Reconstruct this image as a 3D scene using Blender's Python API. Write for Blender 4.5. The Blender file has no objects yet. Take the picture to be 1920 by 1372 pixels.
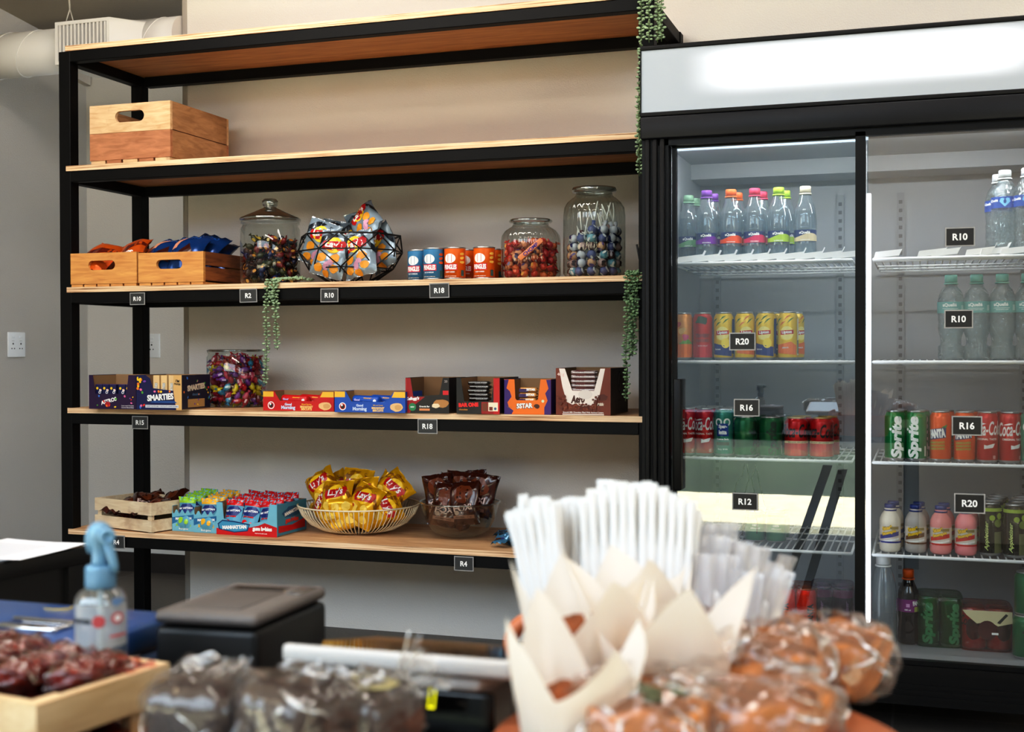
import bpy, bmesh, math, random
from mathutils import Vector, Matrix
R = random.Random(7)
PI = math.pi
sc = bpy.context.scene
COL = sc.collection

# ------------------------------------------------------------------ camera
F_PX, PITCH, ROLL, YAW = 2316.28, -0.0123, -0.0021, -0.3211
CAM = Vector((3.0831, -3.8794, 1.0941))
FW = Vector((math.sin(YAW) * math.cos(PITCH), math.cos(YAW) * math.cos(PITCH), math.sin(PITCH)))
_r = Vector((math.cos(YAW), -math.sin(YAW), 0)); _u = _r.cross(FW)
RT = _r * math.cos(ROLL) + _u * math.sin(ROLL)
UP = -_r * math.sin(ROLL) + _u * math.cos(ROLL)
cd = bpy.data.cameras.new('camera'); co = bpy.data.objects.new('camera', cd); COL.objects.link(co)
cd.sensor_width = 36; cd.lens = F_PX * 36 / 1920; cd.clip_start = .05; cd.clip_end = 200
co.matrix_world = Matrix(((RT.x, UP.x, -FW.x, CAM.x), (RT.y, UP.y, -FW.y, CAM.y), (RT.z, UP.z, -FW.z, CAM.z), (0, 0, 0, 1)))
cd.dof.use_dof = True; cd.dof.focus_distance = 4.05; cd.dof.aperture_fstop = 5.6
sc.camera = co

def ray(u, v): return FW + RT * ((u - 960) / F_PX) - UP * ((v - 686) / F_PX)
def aty(u, v, y):
    d = ray(u, v); return CAM + d * ((y - CAM.y) / d.y)
def atz(u, v, z):
    d = ray(u, v); return CAM + d * ((z - CAM.z) / d.z)
def atd(u, v, d): return CAM + ray(u, v) * d
def ppm(p): return F_PX / ((Vector(p) - CAM).dot(FW))      # pixels per metre at a point

# ------------------------------------------------------------------ materials
def lin(c):
    out = []
    for x in c[:3]:
        x = x / 255.0
        out.append(x / 12.92 if x <= .04045 else ((x + .055) / 1.055) ** 2.4)
    return (*out, 1)
_M = {}
def nt(name):
    m = bpy.data.materials.new(name); m.use_nodes = True
    n = m.node_tree; n.nodes.clear()
    return m, n, n.nodes, n.links
def mat(col, rough=.5, metal=0., spec=.5, emit=0., bump=0., bscale=60., var=0., vscale=8., coat=0., trans=0.):
    key = (col, rough, metal, spec, emit, bump, bscale, var, vscale, coat)
    if key in _M: return _M[key]
    m, t, N, L = nt('m_%d_%d_%d' % tuple(col[:3]))
    o = N.new('ShaderNodeOutputMaterial'); b = N.new('ShaderNodeBsdfPrincipled')
    b.inputs['Base Color'].default_value = lin(col); b.inputs['Roughness'].default_value = rough
    b.inputs['Metallic'].default_value = metal; b.inputs['Specular IOR Level'].default_value = spec
    b.inputs['Coat Weight'].default_value = coat
    if emit:
        b.inputs['Emission Color'].default_value = lin(col); b.inputs['Emission Strength'].default_value = emit
    if bump or var:
        tc = N.new('ShaderNodeTexCoord')
    if bump:
        n = N.new('ShaderNodeTexNoise'); n.inputs['Scale'].default_value = bscale; n.inputs['Detail'].default_value = 4
        L.new(tc.outputs['Object'], n.inputs['Vector'])
        bp = N.new('ShaderNodeBump'); bp.inputs['Strength'].default_value = bump; bp.inputs['Distance'].default_value = .01
        L.new(n.outputs['Fac'], bp.inputs['Height']); L.new(bp.outputs['Normal'], b.inputs['Normal'])
    if var:
        n = N.new('ShaderNodeTexNoise'); n.inputs['Scale'].default_value = vscale; n.inputs['Detail'].default_value = 5
        L.new(tc.outputs['Object'], n.inputs['Vector'])
        h = N.new('ShaderNodeHueSaturation'); h.inputs['Color'].default_value = lin(col)
        mr = N.new('ShaderNodeMapRange'); mr.inputs['From Min'].default_value = .3; mr.inputs['From Max'].default_value = .7
        mr.inputs['To Min'].default_value = 1 - var; mr.inputs['To Max'].default_value = 1 + var
        L.new(n.outputs['Fac'], mr.inputs['Value']); L.new(mr.outputs['Result'], h.inputs['Value']); L.new(h.outputs['Color'], b.inputs['Base Color'])
    L.new(b.outputs['BSDF'], o.inputs['Surface'])
    _M[key] = m; return m
def wood(key, c1, c2, scale=(2, 30, 30), rough=.6, dark=None, knots=0., bump=.15):
    if key in _M: return _M[key]
    m, t, N, L = nt(key)
    o = N.new('ShaderNodeOutputMaterial'); b = N.new('ShaderNodeBsdfPrincipled'); b.inputs['Roughness'].default_value = rough
    tc = N.new('ShaderNodeTexCoord'); mp = N.new('ShaderNodeMapping'); mp.inputs['Scale'].default_value = scale
    L.new(tc.outputs['Object'], mp.inputs['Vector'])
    n = N.new('ShaderNodeTexNoise'); n.inputs['Scale'].default_value = 3.; n.inputs['Detail'].default_value = 6; n.inputs['Distortion'].default_value = .8
    L.new(mp.outputs['Vector'], n.inputs['Vector'])
    cr = N.new('ShaderNodeValToRGB'); cr.color_ramp.elements[0].position = .3; cr.color_ramp.elements[1].position = .7
    cr.color_ramp.elements[0].color = lin(c2); cr.color_ramp.elements[1].color = lin(c1)
    L.new(n.outputs['Fac'], cr.inputs['Fac'])
    src = cr.outputs['Color']
    if knots:
        n2 = N.new('ShaderNodeTexNoise'); n2.inputs['Scale'].default_value = knots; n2.inputs['Detail'].default_value = 4
        L.new(tc.outputs['Object'], n2.inputs['Vector'])
        c3 = N.new('ShaderNodeValToRGB'); c3.color_ramp.elements[0].position = .60; c3.color_ramp.elements[1].position = .75
        c3.color_ramp.elements[0].color = (0, 0, 0, 1); c3.color_ramp.elements[1].color = (1, 1, 1, 1)
        L.new(n2.outputs['Fac'], c3.inputs['Fac'])
        mx = N.new('ShaderNodeMixRGB'); mx.inputs['Color2'].default_value = lin(dark or c2)
        L.new(c3.outputs['Color'], mx.inputs['Fac']); L.new(src, mx.inputs['Color1']); src = mx.outputs['Color']
    L.new(src, b.inputs['Base Color'])
    bp = N.new('ShaderNodeBump'); bp.inputs['Strength'].default_value = bump; bp.inputs['Distance'].default_value = .004
    L.new(n.outputs['Fac'], bp.inputs['Height']); L.new(bp.outputs['Normal'], b.inputs['Normal'])
    L.new(b.outputs['BSDF'], o.inputs['Surface']); _M[key] = m; return m
def ply_edge():
    if 'ply_edge' in _M: return _M['ply_edge']
    m, t, N, L = nt('plywood_edge')
    o = N.new('ShaderNodeOutputMaterial'); b = N.new('ShaderNodeBsdfPrincipled'); b.inputs['Roughness'].default_value = .65
    tc = N.new('ShaderNodeTexCoord'); mp = N.new('ShaderNodeMapping'); mp.inputs['Scale'].default_value = (3, 3, 210)
    L.new(tc.outputs['Object'], mp.inputs['Vector'])
    n = N.new('ShaderNodeTexNoise'); n.inputs['Scale'].default_value = 1.; n.inputs['Detail'].default_value = 5; n.inputs['Roughness'].default_value = .6
    L.new(mp.outputs['Vector'], n.inputs['Vector'])
    cr = N.new('ShaderNodeValToRGB'); e = cr.color_ramp.elements
    e[0].position = .36; e[0].color = lin((150, 104, 72)); e[1].position = .46; e[1].color = lin((214, 178, 140))
    x = e.new(.6); x.color = lin((240, 212, 178))
    x = e.new(.3); x.color = lin((90, 60, 40))
    L.new(n.outputs['Fac'], cr.inputs['Fac']); L.new(cr.outputs['Color'], b.inputs['Base Color'])
    L.new(b.outputs['BSDF'], o.inputs['Surface']); _M['ply_edge'] = m; return m
def glassy(key, tint=(235, 240, 240), base=.05, edge=.6, rough=.03, power=2.5, diff=None, diffw=0., ribs=0., bump=0., bscale=40., bl=False):
    """thin clear wall: transparent seen face on, reflecting towards grazing; optionally a little milky"""
    if key in _M: return _M[key]
    m, t, N, L = nt(key)
    o = N.new('ShaderNodeOutputMaterial'); tr = N.new('ShaderNodeBsdfTransparent'); tr.inputs['Color'].default_value = lin(tint)
    gl = N.new('ShaderNodeBsdfGlossy'); gl.inputs['Roughness'].default_value = rough; gl.inputs['Color'].default_value = (1, 1, 1, 1)
    lw = N.new('ShaderNodeLayerWeight'); lw.inputs['Blend'].default_value = .5
    pw = N.new('ShaderNodeMath'); pw.operation = 'POWER'; pw.inputs[1].default_value = power
    L.new(lw.outputs['Facing'], pw.inputs[0])
    mr = N.new('ShaderNodeMapRange'); mr.inputs['To Min'].default_value = base; mr.inputs['To Max'].default_value = edge
    L.new(pw.outputs[0], mr.inputs['Value'])
    mx = N.new('ShaderNodeMixShader'); L.new(mr.outputs['Result'], mx.inputs['Fac'])
    first = tr.outputs['BSDF']
    if diffw:
        df = N.new('ShaderNodeBsdfDiffuse'); df.inputs['Color'].default_value = lin(diff or (220, 225, 230))
        m0 = N.new('ShaderNodeMixShader'); m0.inputs['Fac'].default_value = diffw
        L.new(tr.outputs['BSDF'], m0.inputs[1]); L.new(df.outputs['BSDF'], m0.inputs[2]); first = m0.outputs['Shader']
    L.new(first, mx.inputs[1]); L.new(gl.outputs['BSDF'], mx.inputs[2])
    if bump:
        tc = N.new('ShaderNodeTexCoord'); n = N.new('ShaderNodeTexNoise'); n.inputs['Scale'].default_value = bscale; n.inputs['Detail'].default_value = 3
        n.inputs['Distortion'].default_value = 1.
        L.new(tc.outputs['Object'], n.inputs['Vector'])
        bp = N.new('ShaderNodeBump'); bp.inputs['Strength'].default_value = bump; bp.inputs['Distance'].default_value = .02
        L.new(n.outputs['Fac'], bp.inputs['Height']); L.new(bp.outputs['Normal'], gl.inputs['Normal'])
        if not bl: L.new(bp.outputs['Normal'], lw.inputs['Normal'])
    L.new(mx.outputs['Shader'], o.inputs['Surface']); _M[key] = m; return m

# ------------------------------------------------------------------ 2D shapes and text
_TXT = {}
def tshape(s, bold=0., shear=0.):
    """text as (verts, faces) centred on its box, cap box height 1"""
    k = (s, bold, shear)
    if k in _TXT: return _TXT[k]
    c = bpy.data.curves.new('t', 'FONT'); c.body = s; c.size = 1; c.offset = bold; c.shear = shear; c.resolution_u = 3
    o = bpy.data.objects.new('t', c); COL.objects.link(o)
    bpy.context.view_layer.update()
    me = o.evaluated_get(bpy.context.evaluated_depsgraph_get()).to_mesh()
    vs = [(v.co.x, v.co.y) for v in me.vertices]; fs = [tuple(p.vertices) for p in me.polygons]
    o.to_mesh_clear(); bpy.data.objects.remove(o); bpy.data.curves.remove(c)
    x0 = min(v[0] for v in vs); x1 = max(v[0] for v in vs); y0 = min(v[1] for v in vs); y1 = max(v[1] for v in vs)
    h = y1 - y0
    vs = [((x - (x0 + x1) / 2) / h, (y - (y0 + y1) / 2) / h) for x, y in vs]
    _TXT[k] = (vs, fs, (x1 - x0) / h); return _TXT[k]
def txt(s, h=None, w=None, x=0., y=0., rot=0., bold=.02, shear=0., squash=None):
    """text shape of height h and/or width w centred at x, y"""
    vs, fs, asp = tshape(s, bold, shear)
    if h is None: h = w / asp
    sx = (w / asp) if w is not None else h
    c, s_ = math.cos(rot), math.sin(rot)
    return [(x + (a * sx) * c - (b * h) * s_, y + (a * sx) * s_ + (b * h) * c) for a, b in vs], fs
def ell(rx, ry=None, x=0., y=0., n=20, rot=0.):
    ry = rx if ry is None else ry; c, s = math.cos(rot), math.sin(rot); vs = []
    for i in range(n):
        a = 2 * PI * i / n; p, q = rx * math.cos(a), ry * math.sin(a); vs.append((x + p * c - q * s, y + p * s + q * c))
    return vs, [tuple(range(n))]
def rec(x0, x1, y0, y1): return [(x0, y0), (x1, y0), (x1, y1), (x0, y1)], [(0, 1, 2, 3)]
def pol(*p): return list(p), [tuple(range(len(p)))]
def blob(rx, ry, x=0., y=0., n=14, j=.15, seed=0):
    q = random.Random(seed); vs = []
    for i in range(n):
        a = 2 * PI * i / n; k = 1 + q.uniform(-j, j); vs.append((x + rx * k * math.cos(a), y + ry * k * math.sin(a)))
    return vs, [tuple(range(n))]
def cut(shape, step):
    vs, fs = shape; bm = bmesh.new(); bv = [bm.verts.new((x, y, 0)) for x, y in vs]
    for f in fs:
        try: bm.faces.new([bv[i] for i in f])
        except ValueError: pass
    for ax in (0, 1):
        lo = min(v[ax] for v in vs); hi = max(v[ax] for v in vs); k = math.floor(lo / step) + 1
        while k * step < hi:
            p = [0, 0, 0]; p[ax] = k * step; n = [0, 0, 0]; n[ax] = 1
            bmesh.ops.bisect_plane(bm, geom=bm.verts[:] + bm.edges[:] + bm.faces[:], plane_co=p, plane_no=n, dist=1e-7); k += 1
    bm.verts.index_update()
    out = [(v.co.x, v.co.y) for v in bm.verts], [tuple(v.index for v in f.verts) for f in bm.faces]
    bm.free(); return out

# ------------------------------------------------------------------ mesh builder
class MB:
    def __init__(s): s.v = []; s.f = []; s.mi = []; s.sm = []; s.ms = []
    def mx(s, m):
        if m not in s.ms: s.ms.append(m)
        return s.ms.index(m)
    def add(s, vs, fs, m, smooth=False, M=None):
        b = len(s.v); i = s.mx(m)
        s.v += [tuple(M @ Vector(p)) if M else tuple(p) for p in vs]
        for f in fs: s.f.append(tuple(b + k for k in f)); s.mi.append(i); s.sm.append(smooth)
        return s
    def box(s, x0, x1, y0, y1, z0, z1, m, bev=0., seg=2, M=None):
        if x0 > x1: x0, x1 = x1, x0
        if y0 > y1: y0, y1 = y1, y0
        if z0 > z1: z0, z1 = z1, z0
        vs = [(x, y, z) for z in (z0, z1) for y in (y0, y1) for x in (x0, x1)]
        fs = [(0, 2, 3, 1), (4, 5, 7, 6), (0, 1, 5, 4), (2, 6, 7, 3), (0, 4, 6, 2), (1, 3, 7, 5)]
        if bev:
            bm = bmesh.new(); bv = [bm.verts.new(p) for p in vs]
            for f in fs: bm.faces.new([bv[i] for i in f])
            bmesh.ops.bevel(bm, geom=bm.edges[:], offset=bev, segments=seg, profile=.5, affect='EDGES')
            bm.verts.index_update(); vs = [tuple(v.co) for v in bm.verts]; fs = [tuple(v.index for v in f.verts) for f in bm.faces]; bm.free()
        return s.add(vs, fs, m, bool(bev) and seg > 1, M)
    def prism(s, poly, h, m, fn=None, M=None, mside=None):
        """polygon in (a,b) extruded by h; fn(a,b,c)->xyz"""
        fn = fn or (lambda a, b, c: (a, b, c)); n = len(poly)
        vs = [fn(a, b, 0) for a, b in poly] + [fn(a, b, h) for a, b in poly]
        s.add(vs, [tuple(reversed(range(n))), tuple(range(n, 2 * n))], m, False, M)
        s.add(vs, [(i, (i + 1) % n, n + (i + 1) % n, n + i) for i in range(n)], mside or m, False, M); return s
    def lathe(s, prof, m, seg=32, c=(0, 0, 0), M=None, smooth=True, rib=0., nrib=0, capb=True, capt=True, ms=None):
        vs = []; n = len(prof)
        for k, (r, z) in enumerate(prof):
            for i in range(seg):
                a = 2 * PI * i / seg; rr = r
                if rib and isinstance(rib, (int, float)): rr = r * (1 + rib * math.cos(nrib * a))
                vs.append((c[0] + rr * math.cos(a), c[1] + rr * math.sin(a), c[2] + z))
        for k in range(n - 1):
            fs = [(k * seg + i, k * seg + (i + 1) % seg, (k + 1) * seg + (i + 1) % seg, (k + 1) * seg + i) for i in range(seg)]
            s.add(vs if k == 0 else [], [], m) if False else None
            if k == 0: base = len(s.v); s.v += [tuple(M @ Vector(p)) if M else p for p in vs]
            mm = ms[k] if ms else m; ii = s.mx(mm)
            for f in fs: s.f.append(tuple(base + q for q in f)); s.mi.append(ii); s.sm.append(smooth)
        if capb and prof[0][0] > 1e-6: s.f.append(tuple(base + i for i in reversed(range(seg)))); s.mi.append(s.mx(ms[0] if ms else m)); s.sm.append(False)
        if capt and prof[-1][0] > 1e-6: s.f.append(tuple(base + (n - 1) * seg + i for i in range(seg))); s.mi.append(s.mx(ms[-1] if ms else m)); s.sm.append(False)
        return s
    def tube(s, pts, r, m, seg=8, closed=False, M=None, cap=True):
        pts = [Vector(p) for p in pts]; n = len(pts); vs = []; up = None
        for i, p in enumerate(pts):
            a = pts[(i - 1) % n] if closed or i else p; b = pts[(i + 1) % n] if closed or i < n - 1 else p
            d = (b - a); d = d.normalized() if d.length > 1e-9 else Vector((0, 0, 1))
            if up is None: up = Vector((0, 0, 1)) if abs(d.z) < .9 else Vector((1, 0, 0))
            x = d.cross(up); x = x.normalized() if x.length > 1e-6 else d.orthogonal().normalized(); y = x.cross(d).normalized(); up = y
            rr = r[i] if isinstance(r, (list, tuple)) else r
            for k in range(seg):
                t = 2 * PI * k / seg; vs.append(tuple(p + x * (rr * math.cos(t)) + y * (rr * math.sin(t))))
        fs = []
        for i in range(n if closed else n - 1):
            j = (i + 1) % n
            fs += [(i * seg + k, i * seg + (k + 1) % seg, j * seg + (k + 1) % seg, j * seg + k) for k in range(seg)]
        if cap and not closed: fs += [tuple(reversed(range(seg))), tuple((n - 1) * seg + k for k in range(seg))]
        return s.add(vs, fs, m, seg > 4, M)
    def ball(s, c, r, m, nu=12, nv=8, M=None, fn=None):
        rx, ry, rz = r if isinstance(r, tuple) else (r, r, r); vs = []; fs = []
        for j in range(nv + 1):
            t = PI * j / nv
            for i in range(nu):
                a = 2 * PI * i / nu; p = (math.sin(t) * math.cos(a), math.sin(t) * math.sin(a), -math.cos(t))
                k = fn(*p) if fn else 1.
                vs.append((c[0] + rx * p[0] * k, c[1] + ry * p[1] * k, c[2] + rz * p[2] * k))
        for j in range(nv):
            for i in range(nu): fs.append((j * nu + i, j * nu + (i + 1) % nu, (j + 1) * nu + (i + 1) % nu, (j + 1) * nu + i))
        return s.add(vs, fs, m, True, M)
    def grid(s, nu, nv, fn, m, M=None, smooth=True):
        vs = [fn(i / nu, j / nv) for j in range(nv + 1) for i in range(nu + 1)]
        fs = [(j * (nu + 1) + i, j * (nu + 1) + i + 1, (j + 1) * (nu + 1) + i + 1, (j + 1) * (nu + 1) + i) for j in range(nv) for i in range(nu)]
        return s.add(vs, fs, m, smooth, M)
    def decal(s, shape, fn, m, step=None, M=None):
        """a flat printed shape laid on a surface fn(x,y)->xyz"""
        if step: shape = cut(shape, step)
        return s.add([fn(x, y) for x, y in shape[0]], shape[1], m, False, M)
    def build(s, name, parent=None, loc=None, rz=None, M=None):
        me = bpy.data.meshes.new(name); me.from_pydata(s.v, [], s.f)
        for m in s.ms: me.materials.append(m)
        me.polygons.foreach_set('material_index', s.mi); me.polygons.foreach_set('use_smooth', s.sm); me.update()
        o = bpy.data.objects.new(name, me); COL.objects.link(o)
        if parent: o.parent = parent
        if loc is not None: o.location = loc
        if rz is not None: o.rotation_euler = (0, 0, rz)
        if M is not None: o.matrix_world = M
        return o
def tag(o, label=None, cat=None, group=None, kind=None):
    if label: o['label'] = label
    if cat: o['category'] = cat
    if group: o['group'] = group
    if kind: o['kind'] = kind
    return o
def thing(name, label, cat, loc=(0, 0, 0), rz=0., group=None, M=None):
    o = bpy.data.objects.new(name, None); COL.objects.link(o); o.empty_display_size = .05
    o.location = loc; o.rotation_euler = (0, 0, rz)
    if M is not None: o.matrix_world = M
    return tag(o, label, cat, group)
def dup(o, loc=None, rz=None, label=None, M=None, parent=None, group=None):
    c = o.copy(); COL.objects.link(c)
    if parent: c.parent = parent
    for ch in [x for x in bpy.data.objects if x.parent == o] if o.children_recursive else []: dup(ch, parent=c)
    if loc is not None: c.location = loc
    if rz is not None: c.rotation_euler = (0, 0, rz)
    if M is not None: c.matrix_world = M
    if label: c['label'] = label
    if group: c['group'] = group
    return c
def struct(name, mb, label=None):
    o = mb.build(name); o['kind'] = 'structure'
    if label: o['label'] = label
    return o
def TRS(loc, rx=0, ry=0, rz=0, s=1.):
    return Matrix.Translation(loc) @ Matrix.Rotation(rz, 4, 'Z') @ Matrix.Rotation(ry, 4, 'Y') @ Matrix.Rotation(rx, 4, 'X') @ Matrix.Scale(s, 4)

# shared materials
BLACK = mat((10, 10, 11), .5, spec=.25, bump=.05, bscale=300)
BLACK2 = mat((6, 6, 7), .4, spec=.25)
WHITE = mat((238, 238, 236), .45)
WPLASTIC = mat((225, 226, 226), .35)
STEEL = mat((190, 192, 195), .25, 1.)
ALU = mat((205, 207, 210), .3, 1.)
PLYTOP = wood('ply_top', (214, 176, 136), (176, 130, 92), (2, 22, 2), knots=0)
PLYBOT = wood('ply_bottom', (198, 144, 94), (162, 108, 66), (1.5, 16, 2))
# ------------------------------------------------------------------ room
D = .508; YW = .535                                    # back of shelving, back wall
ZB = [2.2189, 1.77, 1.3157, .8635, .4084]; TP = .02; HB = .04; WS = 2.27
ZT = [z + TP for z in ZB]
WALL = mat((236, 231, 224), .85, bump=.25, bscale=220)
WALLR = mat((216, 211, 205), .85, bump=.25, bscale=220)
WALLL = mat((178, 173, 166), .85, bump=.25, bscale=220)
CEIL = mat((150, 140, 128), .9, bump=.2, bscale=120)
TILE = None
def tile_mat():
    m, t, N, L = nt('dark_floor_tile')
    o = N.new('ShaderNodeOutputMaterial'); b = N.new('ShaderNodeBsdfPrincipled'); b.inputs['Roughness'].default_value = .45
    tc = N.new('ShaderNodeTexCoord'); br = N.new('ShaderNodeTexBrick'); br.offset = 0; br.inputs['Scale'].default_value = 1
    br.inputs['Color1'].default_value = lin((98, 90, 83)); br.inputs['Color2'].default_value = lin((92, 85, 79)); br.inputs['Mortar'].default_value = lin((120, 113, 106))
    br.inputs['Brick Width'].default_value = .6; br.inputs['Row Height'].default_value = .6; br.inputs['Mortar Size'].default_value = .004
    L.new(tc.outputs['Object'], br.inputs['Vector'])
    n = N.new('ShaderNodeTexNoise'); n.inputs['Scale'].default_value = 90; n.inputs['Detail'].default_value = 4; L.new(tc.outputs['Object'], n.inputs['Vector'])
    mx = N.new('ShaderNodeMixRGB'); mx.blend_type = 'OVERLAY'; mx.inputs['Fac'].default_value = .35
    L.new(br.outputs['Color'], mx.inputs['Color1']); L.new(n.outputs['Fac'], mx.inputs['Color2']); L.new(mx.outputs['Color'], b.inputs['Base Color'])
    L.new(b.outputs['BSDF'], o.inputs['Surface']); return m
TILE = tile_mat()
xw = aty(345.5, 500, YW).x                              # outer edge of the wall behind the shelving
YB = (CAM + ray(224, 1069.5) * (-CAM.z / ray(224, 1069.5).z)).y     # far wall of the recess
XL = atz(60, 1094, 0).x                                 # side wall of the recess
XR, YF, ZC = 6.2, -4.15, 3.25
struct('floor', MB().box(XL - .1, XR + .1, YF, YB + .1, -.1, 0, TILE))
struct('wall_back', MB().box(xw + .02, XR + .1, YW, YW + .14, 0, ZC + .3, WALL))
struct('trim_1', MB().box(xw - .004, xw + .02, YW - .003, YW + .14, 0, ZC + .3, mat((168, 162, 154), .6), .004))
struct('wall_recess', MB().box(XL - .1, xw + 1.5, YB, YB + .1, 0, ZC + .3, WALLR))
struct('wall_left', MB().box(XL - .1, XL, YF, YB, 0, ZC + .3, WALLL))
struct('wall_right', MB().box(XR, XR + .1, YF, YW, 0, ZC + .3, WALL))
# sloping ceiling: two measured points on the side soffit, plane runs level along x
xs = XL + .035
def atx(u, v, x):
    d = ray(u, v); return CAM + d * ((x - CAM.x) / d.x)
c1, c2 = atx(0, 15.5, xs), atx(76.6, 56.5, xs)
sl = (c2.z - c1.z) / (c2.y - c1.y)
def zc(y): return min(c2.z + sl * (y - c2.y), ZC) if y > -3 else ZC
yk = c2.y + (ZC - c2.z) / sl
m = MB()
ys = [YF - .4, yk, YB + .1]; zs = [ZC, ZC, c2.z + sl * (YB + .1 - c2.y)]
for i in range(2):
    a0, a1, b0, b1 = ys[i], ys[i + 1], zs[i], zs[i + 1]
    x0, x1 = XL - .1, XR + .1
    vs = [(x0, a0, b0), (x1, a0, b0), (x1, a1, b1), (x0, a1, b1)] + [(x0, a0, b0 + .1), (x1, a0, b0 + .1), (x1, a1, b1 + .1), (x0, a1, b1 + .1)]
    m.add(vs, [(3, 2, 1, 0), (4, 5, 6, 7), (0, 1, 5, 4), (1, 2, 6, 5), (2, 3, 7, 6), (3, 0, 4, 7)], CEIL)
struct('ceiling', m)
b1, b2 = atx(135, 142, xs), atx(170, 160.5, xs)
ye = b2.y; zl = b2.z; slb = (b2.z - b1.z) / (b2.y - b1.y)
y0 = YF; m = MB()
za = min(zl + slb * (-1.5 - ye), ZC - .3)
vs = []
for x in (XL - .02, xs):
    vs += [(x, -1.5, za), (x, ye, zl), (x, ye, 3.3), (x, -1.5, 3.3)]
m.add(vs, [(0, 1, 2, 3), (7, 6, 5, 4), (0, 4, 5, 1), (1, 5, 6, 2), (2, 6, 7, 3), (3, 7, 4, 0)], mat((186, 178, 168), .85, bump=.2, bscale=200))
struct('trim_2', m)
# dark tiled skirting and pale strip above it
SK = mat((52, 46, 43), .5, var=.1, vscale=30)
zsk = atz(224, 1069.5, 0); d_ = (zsk - CAM).dot(FW); hs = (1069.5 - 1033) / F_PX * d_
m = MB()
x = XL
while x < xw + 1.2:
    m.box(x + .001, x + .599, YB - .012, YB, 0.004, hs, SK); x += .6
m.box(XL, xw + 1.2, YB - .008, YB, 0, hs, mat((96, 90, 84), .8)); struct('baseboard_recess', m)
m = MB(); y = YB - .6
while y > -2.6:
    m.box(XL, XL + .012, y + .001, y + .599, .004, hs, SK); y -= .6
m.box(XL, XL + .008, -2.6, YB, 0, hs, mat((96, 90, 84), .8)); struct('baseboard_left', m)
struct('trim_3', MB().box(XL, xw + 1.2, YB - .004, YB, hs, hs + .02, mat((228, 226, 222), .7)))
# front wall with the garden opening behind the photographer, and one added for light
ZO = 2.95
m = MB(); m.box(XL - .1, XR + .1, YF - .12, YF, ZO, ZC + .3, WALL)
for a, b in ((XL - .1, -1.6), (2.78, 4.1), (5.95, XR + .1)): m.box(a, b, YF - .12, YF, 0, ZO, WALL)
struct('wall_front', m)
# outside
def grass_mat():
    m, t, N, L = nt('lawn_grass')
    o = N.new('ShaderNodeOutputMaterial'); b = N.new('ShaderNodeBsdfDiffuse')
    tc = N.new('ShaderNodeTexCoord'); n = N.new('ShaderNodeTexNoise'); n.inputs['Scale'].default_value = 9; n.inputs['Detail'].default_value = 8; n.inputs['Roughness'].default_value = .75
    L.new(tc.outputs['Object'], n.inputs['Vector']); cr = N.new('ShaderNodeValToRGB')
    cr.color_ramp.elements[0].position = .35; cr.color_ramp.elements[1].position = .65
    cr.color_ramp.elements[0].color = lin((214, 200, 156)); cr.color_ramp.elements[1].color = lin((244, 234, 208))
    L.new(n.outputs['Fac'], cr.inputs['Fac']); L.new(cr.outputs['Color'], b.inputs['Color']); L.new(b.outputs['BSDF'], o.inputs['Surface']); return m
LAWN = grass_mat()
struct('ground', MB().box(-14, 22, -16, YF - .12, -.2, -.02, LAWN))
struct('wall_garden', MB().box(-14, 22, -10.4, -10.2, -.1, 3.3, mat((84, 88, 90), .85, var=.12, vscale=1.2)))
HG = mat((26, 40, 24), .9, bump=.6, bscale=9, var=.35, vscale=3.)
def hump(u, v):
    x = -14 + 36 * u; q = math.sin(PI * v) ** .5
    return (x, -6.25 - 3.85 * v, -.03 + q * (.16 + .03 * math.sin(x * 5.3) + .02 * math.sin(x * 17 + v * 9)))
o = MB().grid(300, 8, hump, HG).build('lawn_shade')  # dark mound whose colour stands in for shade on the far lawn
tag(o, 'low dark green mound painted as shade on the far lawn', 'shaded lawn', kind='stuff')
# ------------------------------------------------------------------ shelving unit
FRAME = mat((7, 7, 8), .55, spec=.2, bump=.05, bscale=250)
su = thing('shelving_unit', 'tall black steel shelving unit with five plywood boards against the wall', 'shelving unit', (0, 0, 0))
for x0, x1, y0, y1 in ((0, .05, 0, .05), (-.008, .042, D - .05, D), (WS - .05, WS, 0, .05), (WS - .05, WS, D - .05, D)):
    MB().box(x0, x1, y0, y1, 0, ZB[0], FRAME, .002, 1).build('post', su)
for i, zb in enumerate(ZB):
    m = MB()
    for y0, y1 in ((0, .04), (D - .04, D)): m.box(.05, WS - .05, y0, y1, zb - HB, zb, FRAME, .002, 1)
    for x0, x1 in ((.004, .044), (WS - .044, WS - .004)): m.box(x0, x1, .05, D - .05, zb - HB, zb, FRAME, .002, 1)
    m.build('shelf_frame', su)
    # board: notched round the posts, edge plies showing at the front
    m = MB(); x0, x1, y0, y1 = .033, WS - .033, -.004, D + .004; z0, z1 = zb + .0003, zb + TP
    vs = [(x0, y0, z0), (x1, y0, z0), (x1, y1, z0), (x0, y1, z0), (x0, y0, z1), (x1, y0, z1), (x1, y1, z1), (x0, y1, z1)]
    m.add(vs, [(3, 2, 1, 0)], PLYBOT); m.add(vs, [(4, 5, 6, 7)], PLYTOP)
    m.add(vs, [(0, 1, 5, 4), (1, 2, 6, 5), (2, 3, 7, 6), (3, 0, 4, 7)], ply_edge())
    m.build('shelf_board', su)

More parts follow.
